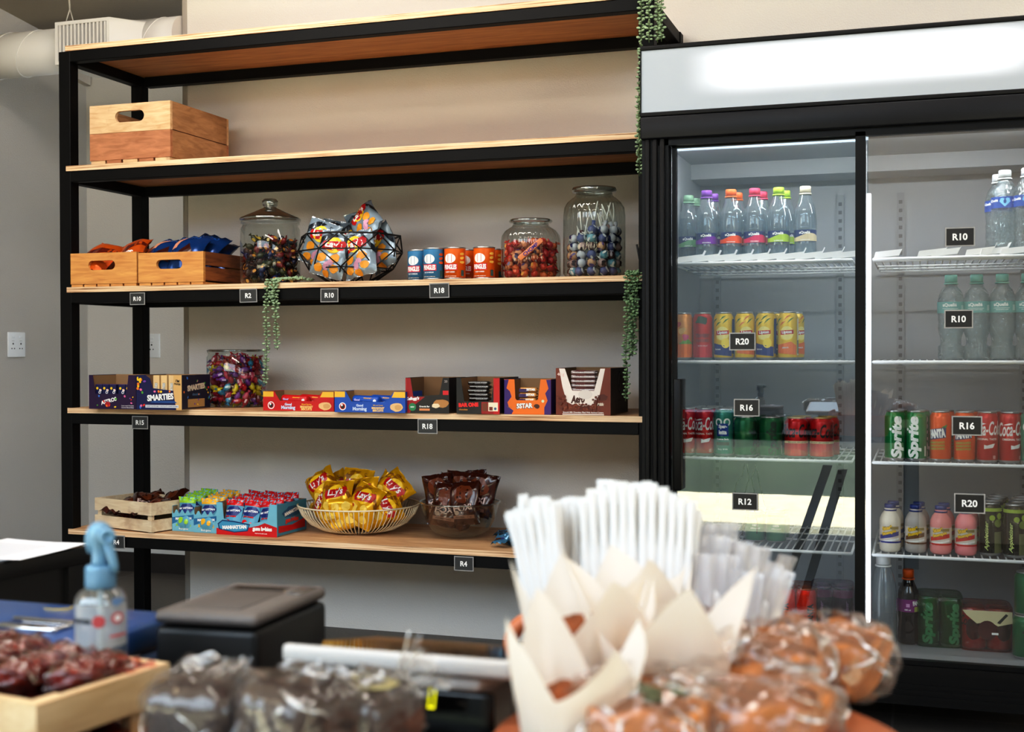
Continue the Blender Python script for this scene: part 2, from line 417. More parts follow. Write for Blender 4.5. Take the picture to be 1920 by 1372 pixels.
# ------------------------------------------------------------------ air duct with grille, hanging on a wire
DW = mat((232, 230, 226), .5)
YD = atx(-30, 686, XL).y - .065
def duct():
    pc = aty(0, 107, YD); yd = YD; zc_ = pc.z
    rd = 41.5 / ppm(aty(105, 97, yd))
    root = thing('air_duct', 'white round ceiling duct with a rectangular grille box in the corner', 'air duct', (0, 0, 0))
    gx0, gx1 = aty(103, 80, yd - .16).x, aty(205, 80, yd - .16).x
    gz1, gz0 = aty(205, 31.5, yd - .16).z, aty(110, 121, yd - .16).z
    zc_ = aty(60, 101, yd).z
    def seg(x0, x1, name):
        m = MB(); Mx = Matrix.Translation((x0, yd, zc_)) @ Matrix.Rotation(PI / 2, 4, 'Y')
        m.lathe([(rd, 0), (rd, x1 - x0)], DW, 40, M=Mx)
        m.build(name, root)
        m = MB(); n = max(1, int((x1 - x0) / .17))
        for k in range(n):
            xx = x0 + .03 + k * .15
            m.tube([(xx + .05 * math.sin(a), yd - (rd + .001) * math.cos(a), zc_ + (rd + .001) * math.sin(a)) for a in [2 * PI * i / 40 for i in range(40)]], .0022, mat((245, 244, 240), .4), 5, True)
        return m.build('seam', root)
    seg(XL + .006, gx0 + .01, 'duct_pipe'); seg(gx1 + .09, xw - .006, 'duct_pipe')
    yf = yd - .16; m = MB(); w = .014
    m.box(gx0, gx0 + w, yf, yd + .1, gz0, gz1, DW); m.box(gx1 - w, gx1, yf, yd + .1, gz0, gz1, DW)
    m.box(gx0 + w, gx1 - w, yf, yd + .1, gz0, gz0 + w, DW); m.box(gx0 + w, gx1 - w, yf, yd + .1, gz1 - w, gz1, DW)
    m.box(gx0 + w, gx1 - w, yd + .09, yd + .1, gz0 + w, gz1 - w, mat((40, 38, 36), .8))
    # taper to the pipe
    n = 40; A = []; B = []
    for i in range(n):
        a = 2 * PI * i / n; B.append((gx1 + .11, yd + rd * math.cos(a), zc_ + rd * math.sin(a)))
        c, s = math.cos(a), math.sin(a); k = 1 / max(abs(c), abs(s)); A.append((gx1, yd - .03 + .13 * max(-1, min(1, c * k)), (gz0 + gz1) / 2 + (gz1 - gz0) / 2 * max(-1, min(1, s * k))))
    m.add(A + B, [(i, (i + 1) % n, n + (i + 1) % n, n + i) for i in range(n)], DW, True)
    m.build('grille_box', root)
    m = MB(); k = 13; span = gx1 - gx0 - 2 * w
    for i in range(k):
        xx = gx0 + w + span * (i + .5) / k; m.box(xx - .0045, xx + .0035, yf + .003, yf + .02, gz0 + w, gz1 - w, DW)
    for i in range(7):
        zz = gz0 + w + (gz1 - gz0 - 2 * w) * (i + .5) / 7; m.box(gx0 + w, gx1 - w, yf + .025, yf + .032, zz - .002, zz + .002, DW)
    m.build('grille', root)
    m = MB(); tp = aty(131, 17, yf + .05); x0, x1 = aty(122, 35, yf + .05), aty(139, 35, yf + .05); wm = mat((205, 200, 192), .5)
    m.tube([(x0.x, yf + .05, gz1), tp], .0025, wm, 6); m.tube([(x1.x, yf + .05, gz1), tp], .0025, wm, 6)
    m.tube([tp + Vector((0, 0, 0)), Vector((tp.x - .01, yf + .05, zc(yf + .05) - .001))], .004, wm, 6)
    m.build('hanging_wire', root)
duct()

# ------------------------------------------------------------------ wall sockets
def socket(p, w, h, n, Mx, label):
    t = thing('wall_socket', label, 'socket', M=Mx)
    m = MB().box(-w / 2, w / 2, -.009, 0, -h / 2, h / 2, WPLASTIC, .003)
    m.build('plate', t)
    hole = mat((25, 22, 22), .6)
    for k in range(n):
        cx = (k - (n - 1) / 2) * w * .45; m = MB()
        m.decal(ell(.0042, .0045, cx, .004), lambda x, y: (x, -.0093, y), hole)
        for s in (-1, 1): m.decal(ell(.0032, .0032, cx + s * .0085, -.018), lambda x, y: (x, -.0093, y), hole)
        m.decal(rec(cx - .008, cx + .008, .0165, .0178), lambda x, y: (x, -.0093, y), mat((120, 118, 116), .6))
        m.build('pin_holes', t)
        MB().box(cx - .011, cx + .011, -.0115, -.009, h * .26, h * .36, WPLASTIC, .001).build('rocker_switch', t)
p = aty(282, 648, YB); q = ppm(p)
x1 = aty(301, 648, YB).x; wsk = 34 / q; hsk = 45 / q
socket(p, wsk, hsk, 1, Matrix.Translation((x1 - wsk / 2, YB, aty(290, 648, YB).z)), 'white single wall socket seen behind the shelving post')
p = atx(29, 646, XL); q = ppm(p)
hs2 = 47 / q
socket(p, .115, hs2, 2, Matrix.Translation((XL, p.y, p.z)) @ Matrix.Rotation(PI / 2, 4, 'Z'), 'white double wall socket on the grey side wall')

# ------------------------------------------------------------------ display fridge
YFR = -.30
f0 = aty(1201, 400, YFR).x
xm0, xm1 = aty(1603, 700, YFR).x, aty(1622, 700, YFR).x
xmid = (xm0 + xm1) / 2
f1 = 2 * xmid - f0
ztop = aty(1201, 87, YFR).z; zl1 = aty(1201, 96, YFR).z; zl0 = aty(1201, 212, YFR).z; zf = aty(1201, 262, YFR).z
zg1 = aty(1263, 273, YFR).z; zbot = aty(1660, 1243, YFR).z; zfoot = aty(1900, 1338, YFR).z
YBK = .40
xg0, xg1 = aty(1263, 600, YFR).x, 0
xg1 = 2 * xmid - xg0
FBLK = mat((9, 9, 11), .45, spec=.25, bump=.04, bscale=300)
FIN = mat((152, 155, 160), .5)
fr = thing('display_fridge', 'large black drinks fridge with two glass sliding doors and a lit sign panel', 'fridge', (0, 0, 0))
yi = YFR + .10                         # front of the inner cabinet
m = MB()
m.box(f0 + .004, f0 + .05, YFR + .03, YBK + .03, zfoot, ztop - .004, FBLK); m.box(f1 - .05, f1 - .004, YFR + .03, YBK + .03, zfoot, ztop - .004, FBLK)
m.box(f0 + .05, f1 - .05, YBK, YBK + .03, zfoot, ztop - .004, FBLK)
m.box(f0 + .05, f1 - .05, YFR + .06, YBK, ztop - .03, ztop - .004, FBLK); m.box(f0 + .05, f1 - .05, YFR + .05, YBK, zfoot, zbot - .035, FBLK)
m.build('cabinet', fr)
# lining
zi1 = zg1 + .02; zi0 = zbot + .0
m = MB()
m.box(f0 + .05, f0 + .056, yi, YBK - .006, zi0, zi1, FIN); m.box(f1 - .056, f1 - .05, yi, YBK - .006, zi0, zi1, FIN)
m.box(f0 + .05, f1 - .05, YBK - .006, YBK, zi0, zi1, FIN); m.box(f0 + .05, f1 - .05, yi, YBK, zi1, zi1 + .006, FIN)
m.box(f0 + .056, f1 - .056, YBK - .18, YBK - .006, zi1 - .05, zi1, FIN)
m.box(f0 + .05, f1 - .05, YFR + .05, YBK, zi0 - .03, zi0, FIN)
m.build('lining', fr)
# sign box
m = MB(); m.box(f0, f1, YFR - .004, YFR + .05, zl1, ztop, FBLK, .003); m.box(f0, f1, YFR - .004, YFR + .05, zl0 - .012, zl0, FBLK, .002)
m.box(f0, f0 + .003, YFR - .003, YFR + .05, zl0, zl1, FBLK); m.box(f1 - .003, f1, YFR - .003, YFR + .05, zl0, zl1, FBLK)
m.box(f0 + .003, f1 - .003, YFR + .044, YFR + .05, zl0, zl1, WHITE)
m.build('sign_frame', fr)
def sign_mat():
    m, t, N, L = nt('sign_diffuser')
    o = N.new('ShaderNodeOutputMaterial'); b = N.new('ShaderNodeBsdfPrincipled'); b.inputs['Base Color'].default_value = lin((158, 166, 176)); b.inputs['Roughness'].default_value = .3
    tc = N.new('ShaderNodeTexCoord'); sp = N.new('ShaderNodeSeparateXYZ'); L.new(tc.outputs['Object'], sp.inputs[0])
    def ramp(sock, a, b_):
        r = N.new('ShaderNodeMapRange'); r.interpolation_type = 'SMOOTHERSTEP'; r.inputs['From Min'].default_value = a; r.inputs['From Max'].default_value = b_; L.new(sock, r.inputs['Value']); return r.outputs['Result']
    h = zl1 - zl0
    parts = [ramp(sp.outputs['X'], f0 + .10, f0 + .36), ramp(sp.outputs['X'], f1 - .10, f1 - .36), ramp(sp.outputs['Z'], zl0 + h * .12, zl0 + h * .55), ramp(sp.outputs['Z'], zl1 + h * .02, zl1 - h * .22)]
    v = parts[0]
    for q in parts[1:]:
        mm = N.new('ShaderNodeMath'); mm.operation = 'MULTIPLY'; L.new(v, mm.inputs[0]); L.new(q, mm.inputs[1]); v = mm.outputs[0]
    mm = N.new('ShaderNodeMath'); mm.operation = 'MULTIPLY_ADD'; L.new(v, mm.inputs[0]); mm.inputs[1].default_value = 1.5; mm.inputs[2].default_value = .05
    b.inputs['Emission Color'].default_value = (.95, .98, 1, 1); L.new(mm.outputs[0], b.inputs['Emission Strength'])
    L.new(b.outputs['BSDF'], o.inputs['Surface']); return m
MB().box(f0 + .003, f1 - .003, YFR, YFR + .006, zl0, zl1, sign_mat()).build('sign_panel', fr)
m = MB(); m.box(f0, f1, YFR - .006, YFR + .05, zf, zl0 - .013, mat((14, 16, 22), .4, spec=.3, bump=.04, bscale=300), .004)
m.box(f0 + .05, f1 - .05, YFR + .012, YFR + .09, zg1 + .004, zf, BLACK2)
m.build('fascia', fr)
# fluted side pillars
xp1 = aty(1252, 600, YFR).x
for a, b in ((f0 + .002, xp1), (2 * xmid - xp1, f1 - .002)):
    m = MB(); m.box(a, b, YFR + .012, YFR + .06, zfoot, zf, FBLK); n = 3; w = (b - a) / (n + .6)
    for k in range(n): m.box(a + w * (.3 + k) + .004, a + w * (1.3 + k) - .004, YFR, YFR + .014, zfoot, zf, mat((13, 13, 15), .45, spec=.25), .003)
    m.build('pillar', fr)
m = MB(); m.box(f0, f1, YFR + .0, YFR + .05, zfoot, zbot - .004, BLACK2); m.box(f0 + .05, f1 - .05, YFR - .002, YFR + .08, zbot - .02, zbot - .002, mat((12, 11, 11), .4, spec=.25))
for k in range(3): m.box(f0 + .04, f1 - .04, YFR - .003, YFR, zbot - .06 - k * .016, zbot - .052 - k * .016, mat((8, 8, 9), .4, spec=.25))
m.build('plinth', fr)
for x in (f0 + .1, f1 - .1):
    for y in (YFR + .1, YBK - .1): MB().lathe([(.018, 0), (.018, .012), (.01, .016), (.01, zfoot)], BLACK2, 12, (x, y, 0)).build('foot', fr)
# doors: the door on the right runs in front
PANE = glassy('door_glass', (248, 250, 250), .11, .9, .0, 4.)
def door(x0, x1, y, name):
    d = MB(); w0 = .012
    d.box(x0, x0 + (.012 if x0 < xmid - .2 else xm1 - xm0), y - .012, y + .012, zbot - .001, zg1 + .012, BLACK2)
    d.box(x1 - ((xm1 - xm0) if x1 < xmid + .2 else .012), x1, y - .012, y + .012, zbot - .001, zg1 + .012, BLACK2)
    d.box(x0, x1, y - .012, y + .012, zg1, zg1 + .012, BLACK2); d.box(x0, x1, y - .012, y + .012, zbot - .001, zbot + .012, BLACK2)
    o = d.build('door_frame', fr)
    MB().box(x0 + .01, x1 - .01, y - .003, y + .003, zbot + .01, zg1 + .004, PANE).build('glass_pane', o)
    return o
dl = door(xg0 - .012, xm1, YFR + .05, 'a')
dr = door(xm0, xg1 + .012, YFR + .020, 'b')
hx0, hx1 = xg0 - .004, aty(1279, 800, YFR + .03).x
MB().box(hx0, hx1, YFR + .012, YFR + .045, aty(1270, 918, YFR + .03).z, aty(1270, 710, YFR + .03).z, BLACK2, .003).build('door_handle', dl)
# lamp tube behind the middle post
xt0, xt1 = aty(1622, 700, yi + .02).x, aty(1634, 700, yi + .02).x
m = MB(); m.box(xmid - .012, xmid + .012, yi, yi + .03, zi0, zi1, WHITE)
m.build('mullion', fr)
LED = mat((240, 246, 255), .4, emit=3.)
for s in (1,):
    xx = xmid + s * .019
    MB().box(xx - .006, xx + .006, yi + .002, yi + .022, aty(1628, 1168, yi).z, aty(1628, 362, yi).z, LED, .003).build('lamp_tube', fr)
# slotted uprights
for u in (1345, 1575, 1688, 1990):
    xx = aty(u, 760, YBK - .012).x
    if u == 1990: xx = f1 - .15
    m = MB().box(xx - .012, xx + .012, YBK - .014, YBK - .006, zi0, zi1 - .1, mat((138, 141, 146), .45))
    n = int((zi1 - .1 - zi0) / .028)
    for k in range(n):
        z = zi0 + .014 + k * .028; m.decal(rec(-.0055, .0055, -.006, .006), lambda x, y: (xx + x, YBK - .0143, z + y), mat((84, 86, 90), .6))
    m.build('slotted_upright', fr)
# wire shelves
YS0, YS1 = yi + .045, YBK - .03
WIRE = mat((236, 238, 240), .35)
zs_ = [aty(1500, v, YS0).z for v in (487, 676, 861, 1031)]
ZSH = []
for z in zs_:
    for a, b in ((f0 + .062, xmid - .03), (xmid + .03, f1 - .062)):
        m = MB(); m.tube([(a, YS0, z - .004), (b, YS0, z - .004)], .005, WIRE, 8)
        for y in (YS0 + .03, (YS0 + YS1) / 2, (YS0 + YS1) * .5 + .13, YS1): m.tube([(a, y, z - .008), (b, y, z - .008)], .003, WIRE, 6)
        for x in (a, b): m.tube([(x, YS0, z - .004), (x, YS1, z - .004)], .004, WIRE, 6)
        n = int((b - a) / .021)
        for k in range(1, n): m.box(a + (b - a) * k / n - .002, a + (b - a) * k / n + .002, YS0 - .003, YS1, z - .004, z, WIRE)
        m.build('wire_shelf', fr)
    ZSH.append(z)
# ------------------------------------------------------------------ kit of goods
def proj(p):
    d = Vector(p) - CAM; return 960 + F_PX * d.dot(RT) / d.dot(FW), 686 - F_PX * d.dot(UP) / d.dot(FW)
def flat(y0, eps=.0006, x0=0., z0=0.):            # print on a front face (towards -y)
    return lambda x, y: (x0 + x, y0 - eps, z0 + y)
def sidep(x1, eps=.0006, y0=0., z0=0.):            # print on the +x side
    return lambda x, y: (x1 + eps, y0 + x, z0 + y)
def cyl(r, a0=0., z0=0., eps=.0005):               # print round a can; x runs along the arc, a0 turns it
    return lambda x, y: ((r + eps) * math.sin(x / r + a0), -(r + eps) * math.cos(x / r + a0), z0 + y)
W_ = mat((245, 245, 243), .4); K_ = mat((20, 18, 18), .45); RED = mat((196, 16, 22), .35); YEL = mat((250, 205, 40), .4)

# price tags
YT = -.0065
TAGG = mat((150, 150, 150), .5); TAGD = mat((52, 53, 54), .55); TAGB = mat((26, 25, 25), .45)
def price_tag(u, v, wpx, text, y, label, tilt=0., dark=False, hr=.70):
    p = aty(u, v, y); w_ = wpx / ppm(p); h = w_ * hr
    t = thing('price_tag', label, 'price tag', M=Matrix.Translation(p) @ Matrix.Rotation(tilt, 4, 'Y'))
    m = MB(); m.box(-w_ / 2, w_ / 2, -.002, 0, -h / 2, h / 2, TAGG)
    b = w_ * .045; m.decal(rec(-w_ / 2 + b, w_ / 2 - b, -h / 2 + b, h / 2 - b), flat(-.002, .0003), TAGB if dark else TAGD)
    m.build('card', t)
    if y > -.1: MB().box(-w_ * .2, w_ * .2, 0, -YT + .002, h * .3, h * .46, TAGG).build('clip', t)
    MB().decal(txt(text, h=h * .36, bold=.03), flat(-.0024, .0003), W_).build('price_lettering', t)
for a in ((258, 560, 33, 'R10', 'R10 price tag under the crate of orange packets'), (466, 554, 37, 'R2', 'R2 price tag under the lidded sweet jar'),
          (618, 553.5, 37, 'R10', 'R10 price tag under the black wire basket of crisps'), (824, 544.5, 40, 'R18', 'R18 price tag under the short crisp tubes'),
          (263, 792, 35, 'R15', 'R15 price tag under the dark blue sweet cartons'), (802, 799, 40, 'R18', 'R18 price tag under the red and black snack bar carton'),
          (219, 1016, 36, 'R4', 'R4 price tag below the pale slatted crate'), (870, 1056.5, 39, 'R4', 'R4 price tag below the glass bowl of brown packets')):
    price_tag(a[0], a[1], a[2], a[3], YT, a[4], R.uniform(-.015, .015))
yl, yr = YFR + .05 - .0045, YFR + .020 - .0045
for a in ((1800, 444, 53, 'R10', yr, 'R10 price tag on the fridge glass before the empty top shelf'), (1797.5, 598, 51, 'R10', yr, 'R10 price tag on the glass before the teal capped water bottles'),
          (1392, 640, 49, 'R20', yl, 'R20 price tag on the glass before the yellow iced tea cans'), (1400, 764, 48, 'R16', yl, 'R16 price tag on the glass above the green cans'),
          (1397, 940, 48, 'R12', yl, 'R12 price tag on the glass where the sunny lawn reflects'), (1813, 798, 54, 'R16', yr, 'R16 price tag on the glass before the orange and red cans'),
          (1818, 943.5, 55, 'R20', yr, 'R20 price tag on the glass before the pink milk bottles')):
    price_tag(*a[:5], a[5], 0, True, .68)

# crate pieces
def ring_panel(m, W, H, T, hx, hz, hw, hh, mm, M=None):
    """board W x H in x,z, thickness T in y from 0, with a stadium hole"""
    n = 32; inn = []; out = []
    for i in range(n):
        a = 2 * PI * i / n + PI / n; c, s = math.cos(a), math.sin(a); r = hh / 2; k = (hw - hh) / 2
        inn.append((hx + (k if c > 0 else -k) + r * c, hz + r * s))
        q = 1 / max(abs(c), abs(s)); out.append((max(-1, min(1, c * q)) * W / 2, H / 2 + max(-1, min(1, s * q)) * H / 2))
    for o_, ix in ((out, 0),):
        pass
    # snap the four nearest outer points to the corners
    for cx, cz in ((-W / 2, 0), (W / 2, 0), (W / 2, H), (-W / 2, H)):
        j = min(range(n), key=lambda q: (out[q][0] - cx) ** 2 + (out[q][1] - cz) ** 2); out[j] = (cx, cz)
    vs = [(x, 0, z) for x, z in out] + [(x, 0, z) for x, z in inn] + [(x, T, z) for x, z in out] + [(x, T, z) for x, z in inn]; fs = []
    for i in range(n):
        j = (i + 1) % n
        fs += [(i, j, n + j, n + i), (2 * n + j, 2 * n + i, 3 * n + i, 3 * n + j), (n + i, n + j, 3 * n + j, 3 * n + i), (j, i, 2 * n + i, 2 * n + j)]
    m.add(vs, fs, mm, False, M)
CW1 = wood('crate_pale', (226, 194, 156), (196, 156, 116), (4, 16, 24), knots=9., dark=(120, 88, 62))
CW2 = wood('crate_red', (186, 130, 96), (150, 96, 66), (4, 14, 20), knots=6., dark=(90, 48, 30))
CW3 = wood('crate_tan', (184, 140, 100), (150, 108, 72), (14, 4, 22), knots=7., dark=(110, 72, 44))
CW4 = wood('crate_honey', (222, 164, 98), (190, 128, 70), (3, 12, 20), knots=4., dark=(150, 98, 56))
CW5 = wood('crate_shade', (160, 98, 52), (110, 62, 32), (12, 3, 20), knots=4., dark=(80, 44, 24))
def handle_crate(label, u0, u1, vt, zt, y0, depth, two, mf, mf2, ms):
    x0, x1 = aty(u0, vt, y0).x, aty(u1, vt, y0).x; H = aty((u0 + u1) / 2, vt, y0).z - zt; W = x1 - x0
    t = thing('wooden_crate', label, 'crate', ((x0 + x1) / 2, y0, zt + .0008)); T = .014; bz = .016
    for nm, yy in (('end_panel', 0), ('end_panel', depth - T)):
        m = MB()
        if two:
            h1 = (H - bz) * .49
            m.box(-W / 2, W / 2, yy, yy + T, bz, bz + h1 - .001, mf2)
            m2 = Matrix.Translation((0, yy, bz + h1)); ring_panel(m, W, H - bz - h1, T, 0, (H - bz - h1) * .55, W * .36, (H - bz - h1) * .40, mf, m2)
        else: ring_panel(m, W, H - .010, T, -W * .02, (H - .01) * .60, W * .40, H * .28, mf, Matrix.Translation((0, yy, .010)))
        m.build(nm, t)
    for s in (-1, 1):
        xs0 = s * W / 2; h1 = (H - bz) * .5
        for z0, z1 in ((bz, bz + h1 - .003), (bz + h1 + (.003 if not two else .0), H)):
            MB().box(xs0, xs0 - s * T, T, depth - T, z0, z1, ms).build('side_board', t)
    n = 5
    for k in range(n):
        a = -W / 2 + W * (k + .06) / n; MB().box(a, a + W / n * .88, 0.002, depth, .0, .0095 if not two else .0155, (mf, mf2)[k % 2]).build('base_slat', t)
    return t, x0, x1, H
handle_crate('big two-tone timber crate with an oval hand hole, alone on its shelf', 168, 319, 194, ZT[1], .02, .40, True, CW1, CW2, CW3)
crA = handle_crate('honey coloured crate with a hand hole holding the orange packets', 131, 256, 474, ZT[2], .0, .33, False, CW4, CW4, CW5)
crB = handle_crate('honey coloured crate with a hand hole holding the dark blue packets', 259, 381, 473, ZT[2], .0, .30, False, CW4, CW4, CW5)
def slat_crate(label, W, Dp, H, M, mw, nslat=2, T=.008, post=.022, group=None):
    """open pale crate: two slats a side between corner posts; origin at the middle of its base"""
    t = thing('slatted_crate', label, 'crate', M=M)
    hs_ = H * (.42 if nslat == 2 else .36)
    for z0, z1 in ((.004, hs_), (H - hs_, H)):
        for s in (-1, 1):
            MB().box(-W / 2, W / 2, s * Dp / 2, s * (Dp / 2 - T), z0, z1, mw).build('slat', t)
            MB().box(s * W / 2, s * (W / 2 - T), -Dp / 2 + T, Dp / 2 - T, z0, z1, mw).build('slat', t)
    for sx in (-1, 1):
        for sy in (-1, 1):
            MB().box(sx * (W / 2 - T), sx * (W / 2 - T - post), sy * (Dp / 2 - T), sy * (Dp / 2 - T - .012), 0, H - .002, mw).build('corner_post', t)
    for k in range(4):
        a = -Dp / 2 + T + (Dp - 2 * T) * k / 4; MB().box(-W / 2 + T, W / 2 - T, a + .004, a + (Dp - 2 * T) / 4 - .004, .004, .009, mw).build('base_slat', t)
    return t

# soft packets
def bag_fn(W, H, T, seed=0, wr=.10, seal=.07):
    q = random.Random(seed); ph = [q.uniform(0, 6.28) for _ in range(8)]
    def th(a, b):                                   # a,b in -1..1
        k = max(0, 1 - abs(a) ** 3.2) * max(0, 1 - (abs(b) / (1 - seal)) ** 4.) if abs(b) < 1 - seal else 0
        w1 = 1 + wr * (math.sin(5 * a + 3 * b + ph[0]) + math.sin(-4 * a + 7 * b + ph[1]) * .8 + math.sin(11 * a - 5 * b + ph[2]) * .45)
        return T / 2 * (k ** .55) * w1
    def base(a, b):
        x = a * W / 2 * (1 - .05 * math.cos(b * PI / 2)); z = b * H / 2
        yw = .012 * W / .12 * (math.sin(2.2 * a + ph[3]) * .5 + math.sin(3.1 * b + ph[4]) * .5) + (.006 * math.sin(9 * a + ph[5]) * max(0, abs(b) - .7) / .3)
        return x, yw, z
    def front(x, y, eps=.0008):
        a = max(-1, min(1, x / (W / 2))); b = max(-1, min(1, y / (H / 2))); px, py, pz = base(a, b)
        return (px, py - th(a, b) - eps, pz)
    def back(x, y):
        a = max(-1, min(1, x / (W / 2))); b = max(-1, min(1, y / (H / 2))); px, py, pz = base(a, b)
        return (px, py + th(a, b) * .9 + .0004, pz)
    return front, back
def packet(name, W, H, T, mcol, prints, seed=0, mback=None, n=(14, 18), wr=.10, extra=None, mseal=None):
    """sealed pillow packet standing on its lower seal; prints: (shape, material)"""
    fr_, bk = bag_fn(W, H, T, seed, wr)
    m = MB(); A, B = n
    m.grid(A, B, lambda i, j: fr_((i - .5) * W, (j - .5) * H, 0), mcol)
    m.grid(A, B, lambda i, j: bk((.5 - i) * W, (j - .5) * H), mback or mcol)
    for k, (sh, mm) in enumerate(prints): m.decal(sh, lambda x, y: fr_(x, y, .0007 + .00022 * k), mm, step=min(W, H) / 9)
    o = m.build(name)
    for s in (-1, 1):
        MB().grid(A, 1, lambda i, j: (lambda p: (p[0], p[1] - .0012, p[2] + s * j * H * .0))(fr_((i - .5) * W, s * H / 2 * (1 - .05 * j), 0)), mseal or mcol).build('crimped_seal', o)
    return o
def used(o, M, label, cat, group=None, first=[]):
    """the first use moves the prototype itself, later ones copy it"""
    if o.name in first: o = dup(o, M=M)
    else: first.append(o.name); o.matrix_world = M
    o['label'] = label; o['category'] = cat
    if group: o['group'] = group
    return o

# cans and bottles
CANTOP = mat((196, 198, 200), .28, .9)
def can(name, r, h, body, prints, top=None, tr=None):
    """drinks can: shoulder, rim and ring pull; prints: (shape, material, turn, height)"""
    tr = tr or r * .82; m = MB(); tp = top or CANTOP
    prof = [(r * .80, 0), (r * .86, .002), (r, h * .06), (r, h * .87), (r * .97, h * .90), (tr, h * .965)]
    m.lathe(prof, body, 28, ms=[CANTOP, CANTOP, body, body, body], capt=False)
    for k, (sh, mm, a0, z0) in enumerate(prints): m.decal(sh, cyl(r, a0, z0, .0004 + .00012 * k), mm, step=r * .3)
    o = m.build(name)
    t = MB(); t.lathe([(tr, h * .965), (tr * 1.02, h * .985), (tr * 1.0, h), (tr * .95, h), (tr * .93, h * .975), (.0001, h * .972)], tp, 28)
    t.build('rim', o)
    q = MB(); q.prism(ell(tr * .28, tr * .42, 0, -tr * .25)[0], .0012, tp, lambda a, b, c: (a, b, h * .975 + c)); q.build('ring_pull', o)
    return o
def bottle(name, prof, body, lid, lidr, lidz, lidh, prints=(), seg=28, liquid=None, label_band=None, neck=None):
    m = MB(); m.lathe(prof, body, seg, capt=False)
    o = m.build(name)
    if liquid: MB().lathe(liquid[0], liquid[1], seg).build('drink', o)
    if label_band:
        r, z0, z1, mm, pr = label_band; q = MB(); q.lathe([(r + .0006, z0), (r + .0006, z1)], mm, 32, capb=False, capt=False)
        for k, (sh, m2, a0, zz) in enumerate(pr): q.decal(sh, cyl(r + .0006, a0, zz, .0004 + .00012 * k), m2, step=r * .3)
        q.build('paper_label', o)
    c = MB(); c.lathe([(lidr, lidz), (lidr, lidz + lidh * .85), (lidr * .9, lidz + lidh)], lid, 20)
    if neck: c.lathe([(lidr * 1.12, lidz - .006), (lidr * 1.12, lidz - .002)], lid, 20)
    c.build('screw_cap', o)
    return o
# ------------------------------------------------------------------ third shelf (crates, jars, wire basket, crisp tubes, plants)
FOIL_O = mat((206, 92, 24), .28, .35); FOIL_B = mat((18, 62, 122), .25, .35); FOIL_G = mat((142, 160, 174), .24, .25); FOIL_Y = mat((236, 178, 22), .24, .3); FOIL_K = mat((46, 16, 12), .22, .2)
SILV = mat((196, 200, 204), .2, .8); DARKST = mat((34, 42, 52), .3, .2)
def orange_bag():
    W, H = .13, .17
    return packet('snack_packet', W, H, .045, FOIL_O, [(pol((-.065, -.01), (-.02, .01), (.05, .035), (.065, .035), (.065, .02), (0, -.02)), mat((96, 26, 14), .3)), (txt('CHIPS', w=.07, y=-.03, bold=.03), W_)], 3)
ob = orange_bag()
za, dz = ZT[2] + .0005, .015
def inside(cr, fx, fy):   # a spot inside a crate
    t, x0, x1, H = cr; return x0 + (x1 - x0) * fx, fy
G = 'orange packets in the honey coloured crate'
for fx, y, rx, ry, z in ((.28, .075, -.95, .30, .115), (.72, .085, -.9, -.25, .12), (.36, .19, -.9, .1, .115), (.74, .23, -.9, -.15, .118)):
    x = crA[1] + (crA[2] - crA[1]) * fx; used(ob, TRS((x, y, za + z), rx, ry, 0), 'shiny orange snack packet lying in the honey coloured crate', 'snack packet', G)
W, H = .135, .17
bb = packet('snack_packet', W, H, .045, FOIL_B, [(pol((-.03, -.05), (.05, -.05), (.01, .02)), mat((60, 20, 14), .3)), (pol((-.055, -.01), (-.03, -.01), (-.01, .06), (-.025, .06)), mat((214, 150, 120), .3)), (txt('NACHO', w=.08, y=.055, bold=.03), mat((30, 90, 160), .3))], 5)
G = 'dark blue packets in the honey coloured crate'
for fx, y, rx, ry, z in ((.27, .075, -.85, .10, .118), (.62, .07, -.75, -.10, .125), (.66, .16, -.7, .15, .132), (.34, .18, -.85, -.1, .118), (.66, .23, -.9, -.1, .118)):
    x = crB[1] + (crB[2] - crB[1]) * fx; used(bb, TRS((x, y, za + z), rx, ry, R.uniform(-.2, .2)), 'shiny dark blue snack packet lying in the honey coloured crate', 'snack packet', G)

# glass jars
JAR = glassy('jar_glass', (236, 240, 238), .05, .75, .03, 3.0)
JARR = glassy('ribbed_glass', (234, 238, 234), .06, .8, .04, 2.6)
def sweet(name, L, r, cols, seed):
    """wrapped sweet with fanned ends"""
    m = MB(); q = random.Random(seed)
    a, b = cols
    m.ball((0, 0, 0), (L * .34, r, r * .85), a, 10, 6)
    m.decal(ell(L * .17, r * .42, 0, 0, 12), lambda x, y: (x, -r * .96 - 0 * y, y), b)
    m.decal(ell(L * .17, r * .42, 0, 0, 12), lambda x, y: (x, y, r * .87), b)
    o = m.build(name); e = MB()
    for s in (-1, 1):
        vs = [(s * L * .28, 0, 0)]; n = 7
        for k in range(n): vs.append((s * L * .5, (k / (n - 1) - .5) * r * 1.9, (.25 if k % 2 else -.25) * r))
        e.add(vs, [(0, k, k + 1) if s > 0 else (0, k + 1, k) for k in range(1, n)], a)
    e.build('twisted_ends', o); return o
